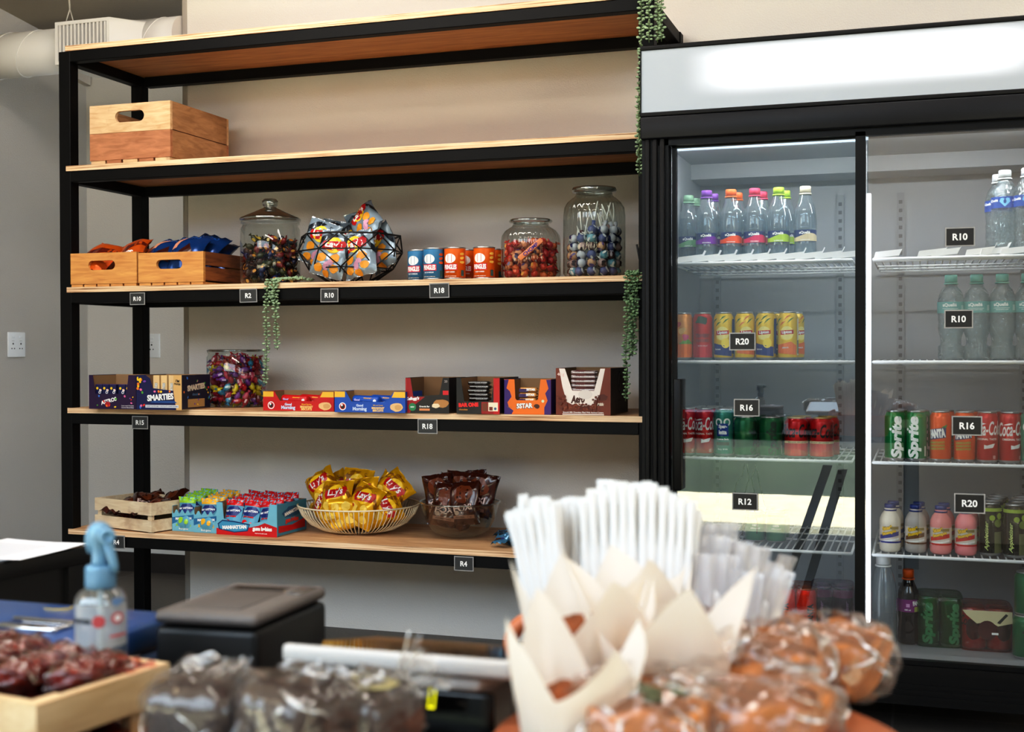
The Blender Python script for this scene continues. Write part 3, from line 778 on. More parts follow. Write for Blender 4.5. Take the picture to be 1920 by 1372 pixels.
def fill(protos, r, z0, z1, L, label, cat, group, cx, cy, dens=1., top=True, lean=None, slope=0., slim=300):
    """heap sweets inside a jar of inner radius r: the outer two rings of every layer and the whole top"""
    dz_ = L * .62 / dens; n = max(1, int((z1 - z0) / dz_)); cnt = 0
    for k in range(n + 1):
        z = z0 + L * .3 + k * dz_
        rings = [r - L * .34, r - L * .95] + ([r - L * 1.6, r - L * 2.2] if k >= n - 1 else [])
        for rr in rings:
            if rr < 0: continue
            c = max(1, int(2 * PI * max(rr, L * .1) / (L * .78) * dens)); off = R.random() * 6
            for i in range(c):
                a = off + 2 * PI * i / c; x, y = rr * math.cos(a), rr * math.sin(a)
                if z > z1 + slope * x: continue
                M = Matrix.Translation((cx + x, cy + y, z + R.uniform(-.2, .2) * L)) @ Matrix.Rotation(R.random() * 6.28, 4, 'Z') @ Matrix.Rotation(R.uniform(-1.2, 1.2), 4, 'Y') @ Matrix.Rotation(R.uniform(-1.5, 1.5), 4, 'X')
                used(R.choice(protos), M, label, cat, group); cnt += 1
    return cnt
def jar_spot(u0, u1, vt, zt, y=None, vb=None):
    """x,y of the axis, radius, height from pixels"""
    y = atz((u0 + u1) / 2, vb, zt).y if y is None else y
    a, b = aty(u0, vt, y), aty(u1, vt, y); return (a.x + b.x) / 2, y, (b - a).length / 2 * .985, aty((u0 + u1) / 2, vt, y).z - zt
# lidded jar of dark sweets
cx, cy, r, h = jar_spot(457, 557, 430, ZT[2], .13)
t = thing('glass_jar', 'lidded glass jar of dark wrapped sweets standing beside the honey coloured crates', 'jar', (cx, cy, ZT[2] + .0005))
MB().lathe([(.001, .002), (r * .93, .002), (r, .012), (r, h * .99), (r * .93, h * 1.05), (r * .93, h * 1.08), (r * .99, h * 1.09), (r * .99, h * 1.13), (r * .9, h * 1.13)], JAR, 40, capb=False, capt=False).build('jar_body', t)
MB().lathe([(r * .70, h * 1.14), (r * 1.02, h * 1.145), (r * 1.03, h * 1.18), (r * .98, h * 1.2), (r * .55, h * 1.3), (r * .22, h * 1.38), (r * .2, h * 1.4), (r * .25, h * 1.42), (r * .27, h * 1.5), (r * .2, h * 1.54), (.001, h * 1.55)], glassy('lid_glass', (200, 206, 204), .22, .85, .05, 1.6), 40).build('jar_lid', t)
DK = [sweet('dark_sweet', .048, .012, c, i) for i, c in enumerate(((mat((60, 22, 20), .25), mat((214, 150, 60), .3)), (mat((24, 34, 84), .25), mat((212, 140, 60), .3)), (mat((120, 30, 34), .25), mat((210, 150, 70), .3)), (mat((52, 50, 22), .25), mat((200, 168, 70), .3)), (mat((22, 20, 24), .25), mat((190, 120, 50), .3))))]
fill(DK, r * .95, ZT[2] + .004, ZT[2] + h * .80, .048, 'dark foil-wrapped sweet in the lidded glass jar', 'sweet', 'dark wrapped sweets in the lidded jar', cx, cy, 1.1, slope=.35)
# short ribbed jar of red sweets
def ribbed(label, cx, cy, r, h, zt, ptop):
    t = thing('ribbed_jar', label, 'jar', (cx, cy, zt + .0005)); m = MB(); seg = 120
    for prof, rib in (([(r * .9, .003), (r, .015), (r, h * ptop[0]), (r * .97, h * ptop[1]), (r * .86, h * ptop[2]), (r * .68, h * ptop[3])], .018), ([(r * .68, h * ptop[3]), (r * .62, h * .90), (r * .60, h * .93)], 0)):
        m.lathe(prof, JARR, seg, rib=rib, nrib=30, capb=False, capt=False)
    m.lathe([(r * .001, .003), (r * .9, .003)], JARR, seg, capb=False, capt=False)
    m.build('jar_body', t)
    MB().lathe([(r * .60, h * .93), (r * .70, h * .935), (r * .745, h * .96), (r * .70, h * .99), (r * .6, h * .985)], glassy('rim_glass', (196, 206, 204), .2, .85, .04, 1.5), 48, capb=False, capt=False).build('jar_rim', t)
    return t
cx, cy, r, h = jar_spot(942, 1049, 411, ZT[2], .13)
ribbed('short ribbed glass jar of red wrapped sweets beside the orange crisp tubes', cx, cy, r, h, ZT[2], (.62, .72, .80, .86))
RD = [sweet('red_sweet', .044, .0125, c, i) for i, c in enumerate(((mat((200, 52, 40), .3), mat((240, 120, 90), .3)), (mat((206, 96, 44), .3), mat((240, 170, 90), .3)), (mat((170, 30, 40), .3), mat((230, 90, 80), .3)), (mat((222, 150, 110), .3), mat((90, 70, 120), .3))))]
fill(RD, r * .93, ZT[2] + .004, ZT[2] + h * .66, .044, 'red and orange wrapped sweet in the short ribbed jar', 'sweet', 'red wrapped sweets in the short ribbed jar', cx, cy, 1.1)
# long toffee bar among them
bar = MB().box(-.05, .05, -.008, .008, -.009, .009, mat((214, 130, 84), .3), .003).decal(txt('CHOMP', w=.06, bold=.03), flat(-.008), mat((60, 44, 130), .4)).build('candy_bar')
used(bar, TRS((cx + r * .3, cy - r * .98, ZT[2] + h * .46), 0, -.7, .3), 'long candy bar with purple print on top of the red sweets in the short jar', 'candy bar')
# tall ribbed jar of lollipops
cx, cy, r, h = jar_spot(1058, 1171, 351, ZT[2], .13)
ribbed('tall ribbed glass jar of wrapped lollipops beside the hanging plant', cx, cy, r, h, ZT[2], (.68, .77, .83, .88))
def lolly(c1, c2, seed):
    q = random.Random(seed); m = MB(); rr = .0155
    m.ball((0, 0, 0), (rr, rr, rr), c1, 14, 10)
    for k in range(7):
        a = q.uniform(0, 6.28); b = q.uniform(-1, 1); n = Vector((math.cos(a) * math.cos(b), math.sin(a) * math.cos(b), math.sin(b))); u = n.orthogonal().normalized(); v = n.cross(u)
        m.decal(ell(.004, .008, 0, 0, 10, q.uniform(0, 3)), lambda x, y: tuple((n * rr * 1.04 + u * x + v * y)), c2)
    o = m.build('lollipop'); e = MB(); e.tube([(0, 0, -.012), (0, 0, -.095)], .0022, mat((240, 240, 236), .5), 8); e.build('stick', o)
    e = MB(); e.lathe([(.0035, -.024), (.007, -.031), (.0045, -.015)], c1, 10, capb=False, capt=False); e.build('wrapper_tail', o); return o
LP = [lolly(mat(c, .22), mat(d, .3), i) for i, (c, d) in enumerate((((206, 210, 222), (40, 52, 110)), ((90, 100, 150), (225, 228, 235)), ((176, 150, 150), (60, 50, 60)), ((120, 170, 190), (230, 235, 240)), ((90, 60, 66), (200, 190, 200)), ((200, 160, 130), (110, 90, 140))))]
z0 = ZT[2]
for k in range(8):
    z = z0 + .02 + k * .027
    for rr, c in ((r - .026, 13), (r - .060, 7)):
        if rr < r - .05 and k < 4: continue
        for i in range(c):
            a = 2 * PI * i / c + k * .5 + R.uniform(-.1, .1); x, y = rr * math.cos(a), rr * math.sin(a)
            if z > z0 + h * .50 + .35 * x: continue
            if k >= 5 or R.random() < .10: d = Vector((-math.cos(a) * R.uniform(0, .5), -math.sin(a) * R.uniform(0, .5), 1)) + Vector((R.uniform(-.25, .25), R.uniform(-.25, .25), 0))
            else:
                b = a + PI + R.uniform(-1.0, 1.0); d = Vector((math.cos(b), math.sin(b), R.uniform(-.1, .6)))
            M = Matrix.Translation((cx + x, cy + y, z)) @ (-d).to_track_quat('Z', 'Y').to_matrix().to_4x4()
            used(R.choice(LP), M, 'foil-wrapped lollipop on a white stick in the tall ribbed jar', 'lollipop', 'lollipops in the tall ribbed jar')

# black geometric wire basket
wb0, wb1 = aty(570, 440, .17), aty(748, 440, .17)
cx, cy, r = (wb0.x + wb1.x) / 2, .17, (wb1 - wb0).length / 2
zt_ = aty(659, 437, .17 - r * .5).z; H = zt_ - ZT[2]
def wire_basket():
    t = thing('wire_basket', 'black geometric wire basket heaped with silver grey crisp packets', 'basket', (cx, cy, ZT[2] + .0005)); BW = mat((14, 14, 15), .45); q = .0026; n = 8
    lev = [(r * .96, H - .003, 0.), (r * 1.0, H * .66, .5), (r * .82, H * .30, 0.), (r * .42, .003, .5)]
    pt = [[(rr * math.cos(2 * PI * (i + o) / n + .22), rr * math.sin(2 * PI * (i + o) / n + .22), z) for i in range(n)] for rr, z, o in lev]
    m = MB(); m.tube(pt[0], q * 1.3, BW, 6, True); m.build('rim', t)
    m = MB()
    for k in (1, 2, 3): m.tube(pt[k], q, BW, 6, True)
    for k in range(3):
        for i in range(n):
            o = 1 if lev[k][2] else 0
            a, b = pt[k + 1][(i + o) % n], pt[k + 1][(i + o - 1) % n]
            m.tube([pt[k][i], a], q, BW, 6); m.tube([pt[k][i], b], q, BW, 6)
    for i in range(4): m.tube([pt[3][i], pt[3][i + 4]], q, BW, 6)
    m.build('wire_lattice', t)
wire_basket()
def lays(col, dark, chips, onion, name='crisp_packet', seed=1, W=.125, H=.165):
    pr = [(pol((-W * .5, H * .28), (-W * .2, H * .46), (W * .12, H * .46), (-W * .5, H * .12)), dark), (pol((W * .5, -H * .05), (W * .5, H * .12), (W * .28, H * .42), (W * .2, H * .42)), dark),
          (ell(.030, .030, 0, H * .2, 20), YEL), (pol((-.042, H * .2 - .012), (-.034, H * .2 - .026), (.04, H * .2 - .012), (.046, H * .2 + .012), (.036, H * .2 + .022), (-.040, H * .2 + .006)), mat((186, 20, 26), .3)),
          (txt("Lay's", w=.062, y=H * .2 - .001, rot=.14, bold=.03, shear=.15), W_)]
    for i, (x, y, s) in enumerate(((-.028, -.02, .017), (-.030, -.058, .015), (.022, -.012, .016), (.030, -.05, .015), (.0, -.072, .012))): pr.append((blob(s * 1.1, s, x, y, 12, .12, seed + i), chips))
    if onion: pr += [(blob(.012, .016, .0, -.045, 10, .25, 4), onion), (blob(.010, .010, .012, -.034, 8, .3, 5), onion)]
    return packet(name, W, H, .05, col, pr, seed, mseal=SILV if onion else None)
CHIP = mat((226, 150, 40), .45)
lg = [lays(FOIL_G, DARKST, CHIP, mat((206, 150, 176), .4), seed=s) for s in (11, 12, 13)]
G = 'silver grey crisp packets in the wire basket'
zb_ = ZT[2]
for i, (dx, dy, dz_, rx, ry, rz) in enumerate(((-.095, -.055, .145, .0, .35, .15), (-.02, -.105, .098, -.18, .25, .05), (.075, -.085, .098, -.15, -.25, -.1), (.07, -.02, .215, -.75, -.75, .1), (.0, .03, .14, -.1, .1, 0), (.11, .03, .13, 0, -.4, -.5), (-.09, .06, .155, .1, .2, .3), (.02, .08, .19, .2, -.2, 0))):
    if i == 0: l, g = 'silver grey crisp packet leaning out of the wire basket beside the lidded jar', None
    elif i == 3: l, g = 'silver grey crisp packet lying on top of the heap in the wire basket', None
    else: l, g = 'silver grey crisp packet with orange chips print inside the wire basket', G
    used(lg[i % 3], TRS((cx + dx, cy + dy, zb_ + dz_), rx, ry, rz), l, 'crisp packet', g)

# short crisp tubes
def tube_can(col, side, seed):
    r_, h_ = .0365, .108; m = MB()
    m.lathe([(r_, .004), (r_, h_ - .004)], col, 32, capt=False)
    pr = [(ell(.021, .016, 0, .070, 20), W_, 0, 0), (rec(-.027, .027, .030, .052), mat((205, 20, 44), .35), 0, 0), (txt('PRINGLES', w=.048, h=.017, y=.041, bold=.05), W_, 0, 0), (txt('CHEESY CHEESE' if seed else 'SALT & VINEGAR', w=.036, h=.0042, y=.024, bold=.02), W_, 0, 0), (txt('made with potatoes', w=.046, h=.004, y=.010, bold=.02), mat((235, 225, 210), .4), 0, 0)]
    for i in range(3): pr.append((blob(.009, .005, .045, .085 - i * .014, 10, .2, i), side, 0, 0))
    pr.append((rec(.040, .052, .010, .03), mat((60, 90, 90), .4), 0, 0))
    for k, (sh, mm, a0, z0) in enumerate(pr): m.decal(sh, cyl(r_, a0, z0, .0004 + .00012 * k), mm, step=.012)
    o = m.build('crisp_tube')
    e = MB(); e.lathe([(r_ * .99, 0), (r_ * 1.03, .001), (r_ * 1.03, .004), (r_, .005)], CANTOP, 32, capt=False); e.build('metal_base', o)
    e = MB(); e.lathe([(r_, h_ - .005), (r_ * 1.03, h_ - .004), (r_ * 1.03, h_), (r_ * .9, h_), (r_ * .88, h_ - .003), (.001, h_ - .003)], CANTOP, 32); e.build('metal_lid', o)
    return o
tb, to = tube_can(mat((62, 128, 176), .35), mat((200, 90, 40), .4), 0), tube_can(mat((232, 104, 20), .35), mat((240, 190, 90), .4), 1)
def tube_at(o, u, y, label, turn=0., g=None):
    p = aty(u, 495, y); used(o, TRS((p.x, y, ZT[2] + .0005), 0, 0, turn), label, 'crisp tube', g)
tube_at(tb, 814, .045, 'blue crisp tube beside the orange ones, in the front row', -.15); tube_at(tb, 784, .10, 'blue crisp tube standing half behind the other blue one', -.15)
tube_at(to, 853, .045, 'orange crisp tube standing right against the front blue one', -.15); tube_at(to, 908, .06, 'orange crisp tube with a gap on both sides, next to the short ribbed jar', -.15)
tube_at(to, 872, .14, 'orange crisp tube in the second row, half hidden by the front orange one', .3); tube_at(to, 924, .15, 'orange crisp tube peeping out between the front one and the ribbed jar', -.2)

# trailing plants
LEAF = mat((146, 168, 136), .5, var=.25, vscale=40.); LEAF2 = mat((116, 144, 108), .5, var=.25, vscale=40.); STEM = mat((92, 112, 70), .6)
def strand(pts, seed, rl=.0068, step=.0105, m1=LEAF):
    q = random.Random(seed); pts = [Vector(p) for p in pts]; L = []; 
    for a, b in zip(pts, pts[1:]):
        n = max(1, int((b - a).length / .01)); L += [a.lerp(b, i / n) for i in range(n)]
    L.append(pts[-1]); m = MB(); s = MB(); s.tube(L, .0013, STEM, 5)
    k = 0; acc = 0
    for a, b in zip(L, L[1:]):
        acc += (b - a).length
        while acc > step:
            acc -= step; k += 1
            for j in range(2):
                an = k * 2.1 + j * PI + q.uniform(-.5, .5); rr = rl * q.uniform(.75, 1.15)
                d = Vector((math.cos(an), math.sin(an), q.uniform(-.15, .35))); c = a + d * rr * 1.25
                Mx = Matrix.Translation(c) @ d.to_track_quat('Z', 'Y').to_matrix().to_4x4()
                m.ball((0, 0, 0), (rr * .62, rr * .62, rr), m1, 7, 5, Mx)
    return m, s
def trailing(name, label, base, strands, m1=LEAF):
    t = thing(name, label, 'plant', base)
    for i, pts in enumerate(strands):
        m, s = strand([Vector(p) - Vector(base) for p in pts], hash(label) % 97 + i if False else len(label) + i, m1=m1)
        st = s.build('stem', t); m.build('leaves', st)
def P3(u, v, y): return aty(u, v, y)
# plant on the top board, spilling down beside the fridge
y = -.03
def top_over(u, yv):
    x = aty(u, 0, yv).x; z = ZT[0] + .008; return [Vector((x, .10, z)), Vector((x, .03, z + .004)), Vector((x, -.004, z)), Vector((x, yv, z - .02))]
trailing('trailing_plant', 'green bead-leaved plant trailing from the top board beside the fridge sign', (aty(1222, 0, -.03).x, .06, ZT[0]),
         [top_over(1202, y) + [P3(1203, 40, y), P3(1201, 140, y), P3(1199, 230, y), P3(1199, 330, y)], top_over(1217, y - .02) + [P3(1217, 40, y - .02), P3(1217, 80, y - .02)], top_over(1232, y) + [P3(1234, 30, y), P3(1233, 80, y)],
          top_over(1240, y + .01) + [P3(1240, 78, y + .01)], [P3(1199, 180, y + .02), P3(1200, 310, y + .02)]], LEAF)
yy = .03; zt3 = ZT[2] + .012
def over(u, v, yb=.10):
    p = aty(u, v, -.02); q = Vector((p.x, yb, zt3)); q2 = Vector((p.x, .02, zt3)); return [q, q2, Vector((p.x, -.014, zt3 - .012))]
def hang(u0, us): return [aty(u, v, -.02) for u, v in us]
trailing('trailing_plant', 'green bead-leaved plant hanging from the third board against the fridge side', (aty(1190, 510, .08).x, .10, ZT[2]),
         [over(1176, 520, .13) + hang(0, [(1176, 540), (1177, 600), (1173, 660), (1175, 700), (1173, 752)]), over(1186, 520, .12) + hang(0, [(1186, 560), (1185, 640), (1180, 672)]), over(1196, 520, .09) + hang(0, [(1195, 545), (1193, 575), (1196, 598)]),
          over(1181, 520, .08) + hang(0, [(1181, 560), (1189, 620), (1186, 668)]), over(1191, 520, .06) + hang(0, [(1191, 560), (1190, 600)])], LEAF2)
trailing('trailing_plant', 'green bead-leaved plant trailing over the board edge below the lidded jar', (aty(505, 525, .03).x, .04, ZT[2]),
         [[aty(590, 524, .12), aty(560, 522, .07), aty(530, 523, .02), aty(505, 524, .0), aty(501, 534, -.02), aty(499, 590, -.02), aty(500, 650, -.02), aty(498, 722, -.02)],
          [aty(585, 525, .09), aty(555, 523, .05), aty(525, 522, .02), aty(516, 530, -.02), aty(517, 590, -.02), aty(520, 656, -.02)], [aty(570, 520, .1), aty(540, 521, .05), aty(512, 526, -.01), aty(509, 560, -.02), aty(508, 572, -.02)], [aty(550, 522, .03), aty(522, 524, .0), aty(513, 540, -.022), aty(518, 575, -.022)]], LEAF)
m = MB(); a, b = aty(1194, 458, .05), aty(1203, 506, .06); m.tube([a, b, Vector((b.x, .07, ZT[2]))], .0035, mat((16, 15, 15), .6), 6); tag(m.build('twig'), 'thin dark twig sticking up behind the hanging plant', 'twig')
# ------------------------------------------------------------------ fourth and fifth boards
def carton(name, label, p0, W, H, Dp, cardm, front, prints, side=None, sprints=(), inner=None, group=None, rz=0., back=True):
    """display carton; origin at the front bottom corner p0; front is the outline of the cut front panel"""
    t = thing(name, label, 'carton', p0, rz, group); T = .002; inn = inner or mat((150, 120, 88), .8)
    m = MB(); m.box(0, W, T, Dp, .0008, .003, inn)
    m.box(0, T, T, Dp, .003, H, side or cardm); m.box(W - T, W, T, Dp, .003, H, side or cardm)
    if back: m.box(T, W - T, Dp - T, Dp, .003, H, inn)
    m.box(T, T + .0004, T, Dp - T, .003, H - .002, inn); m.box(W - T - .0004, W - T, T, Dp - T, .003, H - .002, inn)
    for k, (sh, mm) in enumerate(sprints): m.decal(sh, sidep(W, .0004 + .0001 * k, Dp / 2, H / 2), mm)
    m.build('carton_body', t)
    m = MB(); m.prism(front, T, cardm, lambda a, b, c: (a, c, b))
    for k, (sh, mm) in enumerate(prints): m.decal(sh, flat(0, .0003 + .00008 * k), mm)
    m.build('front_panel', t)
    return t
def dots(n, x0, x1, y0, y1, cols, r0, r1, seed):
    q = random.Random(seed); return [(ell(q.uniform(r0, r1), q.uniform(r0, r1) * .8, q.uniform(x0, x1), q.uniform(y0, y1), 12, q.uniform(0, 3)), q.choice(cols)) for _ in range(n)]
CAND = [mat(c, .35) for c in ((220, 60, 40), (240, 200, 40), (90, 170, 60), (60, 120, 200), (220, 110, 160), (240, 130, 40), (130, 80, 170))]
zt = ZT[3] + .0004
NAVY = mat((22, 26, 78), .4); PURP = mat((42, 18, 62), .4); BUFF = mat((214, 172, 112), .6)
def span(u0, u1, vb, vt, z):
    a = atz(u0, vb, z); b = aty(u1, vb, a.y); return a, b.x - a.x, aty((u0 + u1) / 2, vt, a.y).z - z
# purple sweet carton
a, W, H = span(167, 255.4, 766, 703, zt)
carton('sweet_carton', 'dark purple carton of small sweet boxes, first on its board', a, W, H, .16, PURP, [(0, 0), (W, 0), (W, H), (W * .84, H), (W * .80, H * .45), (W * .14, H * .45), (W * .08, H), (0, H)],
       [(txt('ASTROS', w=W * .34, x=W * .42, y=H * .24, rot=.25, bold=.04), W_), (txt('Candy coated Chocolate', w=W * .26, x=W * .82, y=H * .1, bold=.01), W_), (txt('Covered Biscuit Bites', w=W * .26, x=W * .82, y=H * .05, bold=.01), W_), (ell(.012, .010, W * .4, H * .14), mat((160, 24, 40), .4))] + dots(12, .006, W * .95, H * .06, H * .4, CAND, .002, .006, 5), side=NAVY)
ab = MB().box(-.014, .014, -.012, .012, 0, .085, NAVY).decal(txt('ASTROS', w=.05, x=0, y=.045, rot=1.2, bold=.04), flat(-.012), W_)
for sh, mm in [(ell(.008, .007, .003, .03), mat((170, 30, 36), .4)), (ell(.005, .005, -.006, .072), CAND[1]), (ell(.004, .004, .008, .066), CAND[5])]: ab.decal(sh, flat(-.012, .0003), mm)
ab = ab.build('sweet_box'); q = MB().box(-.0135, .0135, -.0115, .0115, .085, .0865, mat((70, 40, 110), .4)).build('end_flap', ab)
for i in range(5):
    used(ab, TRS((a.x + W * (.18 + .15 * i) + (.008 if i > 2 else 0), a.y + .02, zt + .0035)), 'slim purple sweet box standing in the dark purple carton', 'sweet box', 'slim sweet boxes in the purple carton')
# smarties style carton
a, W, H = span(256, 341, 767.5, 703, zt)
carton('sweet_carton', 'dark blue and buff carton of paper sweet boxes beside the sweet jar', a, W, H, .185, NAVY, [(0, 0), (W, 0), (W, H), (W * .82, H), (W * .82, H * .55), (W * .36, H * .62), (W * .30, H * .9), (W * .2, H), (0, H)],
       [(pol((W * .88, 0), (W, 0), (W, H), (W * .82, H), (W * .82, H * .5)), BUFF), (txt('SMARTIES', w=W * .60, h=H * .20, x=W * .53, y=H * .36, rot=.08, bold=.10), K_), (txt('SMARTIES', w=W * .58, h=H * .185, x=W * .53, y=H * .365, rot=.08, bold=.05), W_),
        (rec(W * .2, W * .93, H * .06, H * .14), mat((210, 214, 222), .5)), (txt('CANDY COATED MILK CHOCOLATE CONFECTIONERY', w=W * .7, x=W * .57, y=H * .1, bold=.02), NAVY), (pol((W * .3, H * .2), (W * .9, H * .2), (W * .84, H * .26), (W * .36, H * .26)), mat((40, 80, 140), .4)),
        (txt("I'M", w=W * .08, x=W * .91, y=H * .83, rot=-.1, bold=.03), K_), (txt('PAPER', w=W * .14, x=W * .91, y=H * .74, rot=-.1, bold=.03), K_)] + dots(14, .004, W * .2, H * .05, H * .95, CAND, .004, .0075, 8) + dots(4, W * .35, W * .8, H * .5, H * .53, CAND, .004, .006, 9), side=mat((20, 20, 48), .45),
       sprints=[(txt('SMARTIES', w=.115, h=.022, x=0, y=.018, rot=.08, bold=.07), mat((214, 200, 180), .45)), (rec(-.055, .055, -.055, -.025), mat((176, 142, 92), .6)), (txt('chocolate', w=.05, y=-.008, bold=.02), mat((90, 130, 170), .5))] + dots(16, -.085, .085, -.05, .055, CAND, .003, .006, 10))
sb = MB().box(-.0125, .0125, -.013, .013, 0, H * .96, mat((222, 190, 140), .6)).decal(txt('SMARTIES', w=.05, h=.012, x=.0, y=H * .55, rot=PI / 2, bold=.08), flat(-.013), K_).decal(txt('SMARTIES', w=.048, h=.0105, x=.0, y=H * .55, rot=PI / 2, bold=.03), flat(-.013, .0010), W_).build('sweet_box')
MB().box(-.012, .012, -.0125, .0125, H * .96, H * .965, BUFF).build('end_flap', sb)
for i in range(3): used(sb, TRS((a.x + W * (.42 + .17 * i), a.y + .019, zt + .0035)), 'buff paper sweet box standing in the dark blue carton', 'sweet box', 'buff sweet boxes in the dark blue carton')
# open jar of fruit sweets
cx, cy, r, h = jar_spot(393, 495, 700, ZT[3], None, 765)
cy += r; cx = (aty(393, 700, cy).x + aty(495, 700, cy).x) / 2; r = (aty(495, 700, cy).x - aty(393, 700, cy).x) / 2 * .95; h = aty(444, 655, cy).z - ZT[3]
t = thing('glass_jar', 'open glass jar of red, purple and blue wrapped sweets beside the dark blue carton', 'jar', (cx, cy, ZT[3] + .0005))
MB().lathe([(.001, .002), (r * .93, .002), (r, .014), (r, h * .86), (r * .95, h * .90), (r * .95, h * .93), (r * .98, h * .94), (r * .98, h * .985), (r * .93, h)], JAR, 44, capb=False, capt=False).build('jar_body', t)
MB().tube([(r * .96 * math.cos(2 * PI * i / 40), r * .96 * math.sin(2 * PI * i / 40), h * .975) for i in range(40)], .004, glassy('rim_glass'), 6, True).build('jar_rim', t)
def toffee(c, c2, seed):
    q = random.Random(seed); m = MB(); m.ball((0, 0, 0), (.018, .0115, .010), c, 10, 6, fn=lambda x, y, z: 1 + .1 * math.sin(9 * x + seed) * math.cos(7 * y)); m.decal(rec(-.008, .008, -.0035, .0035), lambda x, y: (x, y, .0103), c2); m.decal(rec(-.008, .008, -.0035, .0035), lambda x, y: (x, -.0118, y), c2)
    o = m.build('fruit_sweet'); e = MB()
    for s in (-1, 1):
        vs = [(s * .013, 0, 0)] + [(s * .026, (k / 6 - .5) * .024, (.004 if k % 2 else -.004)) for k in range(7)]
        e.add(vs, [(0, k, k + 1) if s > 0 else (0, k + 1, k) for k in range(1, 7)], c)
    e.build('twisted_ends', o); return o
FS = [toffee(mat(c, .2, spec=.7), mat(d, .4), i) for i, (c, d) in enumerate((((190, 24, 40), (230, 150, 160)), ((150, 20, 40), (220, 120, 130)), ((120, 50, 150), (210, 180, 220)), ((60, 140, 180), (210, 230, 240)), ((200, 80, 110), (240, 200, 210)), ((222, 196, 40), (120, 60, 30)), ((176, 30, 60), (230, 190, 200))))]
fill(FS, r * .90, ZT[3] + .012, ZT[3] + h * .86, .042, 'shiny fruit sweet in a twisted wrapper inside the open glass jar', 'sweet', 'fruit sweets in the open jar', cx, cy, 1.05)
# biscuit trays
def biscuits(u0, u1, vb, vt, colr, key, label, plabel, g, flav):
    a, W, H = span(u0, u1, vb, vt, zt); C = mat(colr, .4); FLAP = mat((238, 184, 60), .45)
    carton('biscuit_carton', label, a, W, H, .15, C, [(0, 0), (W, 0), (W, H), (W * .84, H), (W * .76, H * .62), (W * .7, H * .52), (W * .24, H * .52), (W * .16, H), (0, H)],
           [(rec(0, W * .15, H * .72, H * .995), FLAP), (pol((W * .81, H * .72), (W, H * .72), (W, H * .995), (W * .845, H * .995)), FLAP), (ell(.0135, .0135, W * .115, H * .28), W_), (ell(.0105, .0105, W * .115, H * .28), mat((190, 20, 24), .4)), (blob(.006, .008, W * .115, H * .27, 10, .3, 2), K_), (blob(.004, .004, W * .105, H * .34, 10, .2, 3), W_),
            (txt('Good', w=W * .10, x=W * .36, y=H * .34, bold=.05), mat((200, 214, 240), .4)), (txt('Morning', w=W * .20, x=W * .36, y=H * .15, bold=.05), mat((200, 214, 240), .4)), (txt(flav, w=W * .14, x=W * .62, y=H * .35, bold=.02), mat((240, 190, 60), .4)),
            (txt('BREAKFAST', w=W * .18, x=W * .62, y=H * .22, bold=.05), mat((244, 206, 130), .4)), (txt('BISCUITS', w=W * .15, x=W * .62, y=H * .10, bold=.05), mat((244, 206, 130), .4)), (blob(W * .09, H * .22, W * .885, H * .27, 14, .12, 4), mat((226, 186, 130), .5)), (blob(W * .05, H * .12, W * .9, H * .26, 12, .1, 5), mat((206, 160, 104), .5))])
    m = MB(); L, r_ = W * .38, .017
    m.lathe([(.001, -L / 2), (r_ * .9, -L / 2 + .001), (r_, -L / 2 + .006), (r_, L / 2 - .006), (r_ * .9, L / 2 - .001), (.001, L / 2)], C, 18, M=Matrix.Rotation(PI / 2, 4, 'Y'))
    f = lambda x, y: (x, -(r_ + .0006) * math.cos(y / r_), (r_ + .0006) * math.sin(y / r_))
    for sh, mm in ((rec(-L * .08, L * .26, -.012, -.003), W_), (txt('Good', w=.022, x=-L * .3, y=.002, bold=.04), mat((200, 190, 235), .4)), (txt('BREAKFAST', w=.03, x=L * .1, y=.009, bold=.03), mat((240, 180, 60), .4)), (ell(.006, .006, L * .38, .0), W_)): m.decal(sh, f, mm, step=.006)
    o = m.build('biscuit_packet'); MB().grid(4, 1, lambda i, j: (L / 2 + .012 * j, (i - .5) * .028, .002 * math.sin(9 * i)), C).build('crimped_end', o)
    used(o, TRS((a.x + W * .42, a.y + .024, zt + H * .56), 0, .03, -.06), plabel % 'front', 'biscuit packet'); used(o, TRS((a.x + W * .62, a.y + .062, zt + H * .56), 0, .05, .04), plabel % 'second', 'biscuit packet')
    return a, W, H
biscuits(493.5, 626, 769.3, 734, (190, 18, 22), 'r', 'red and yellow display tray of breakfast biscuits beside the sweet jar', 'red biscuit packet lying in the red tray, the %s one', 'g', 'Mixed Berries')
biscuits(627.5, 760, 772.3, 734, (20, 78, 170), 'b', 'bright blue display tray of breakfast biscuits beside the red one', 'blue biscuit packet lying in the blue tray, the %s one', 'g', 'Milk and Cereals')
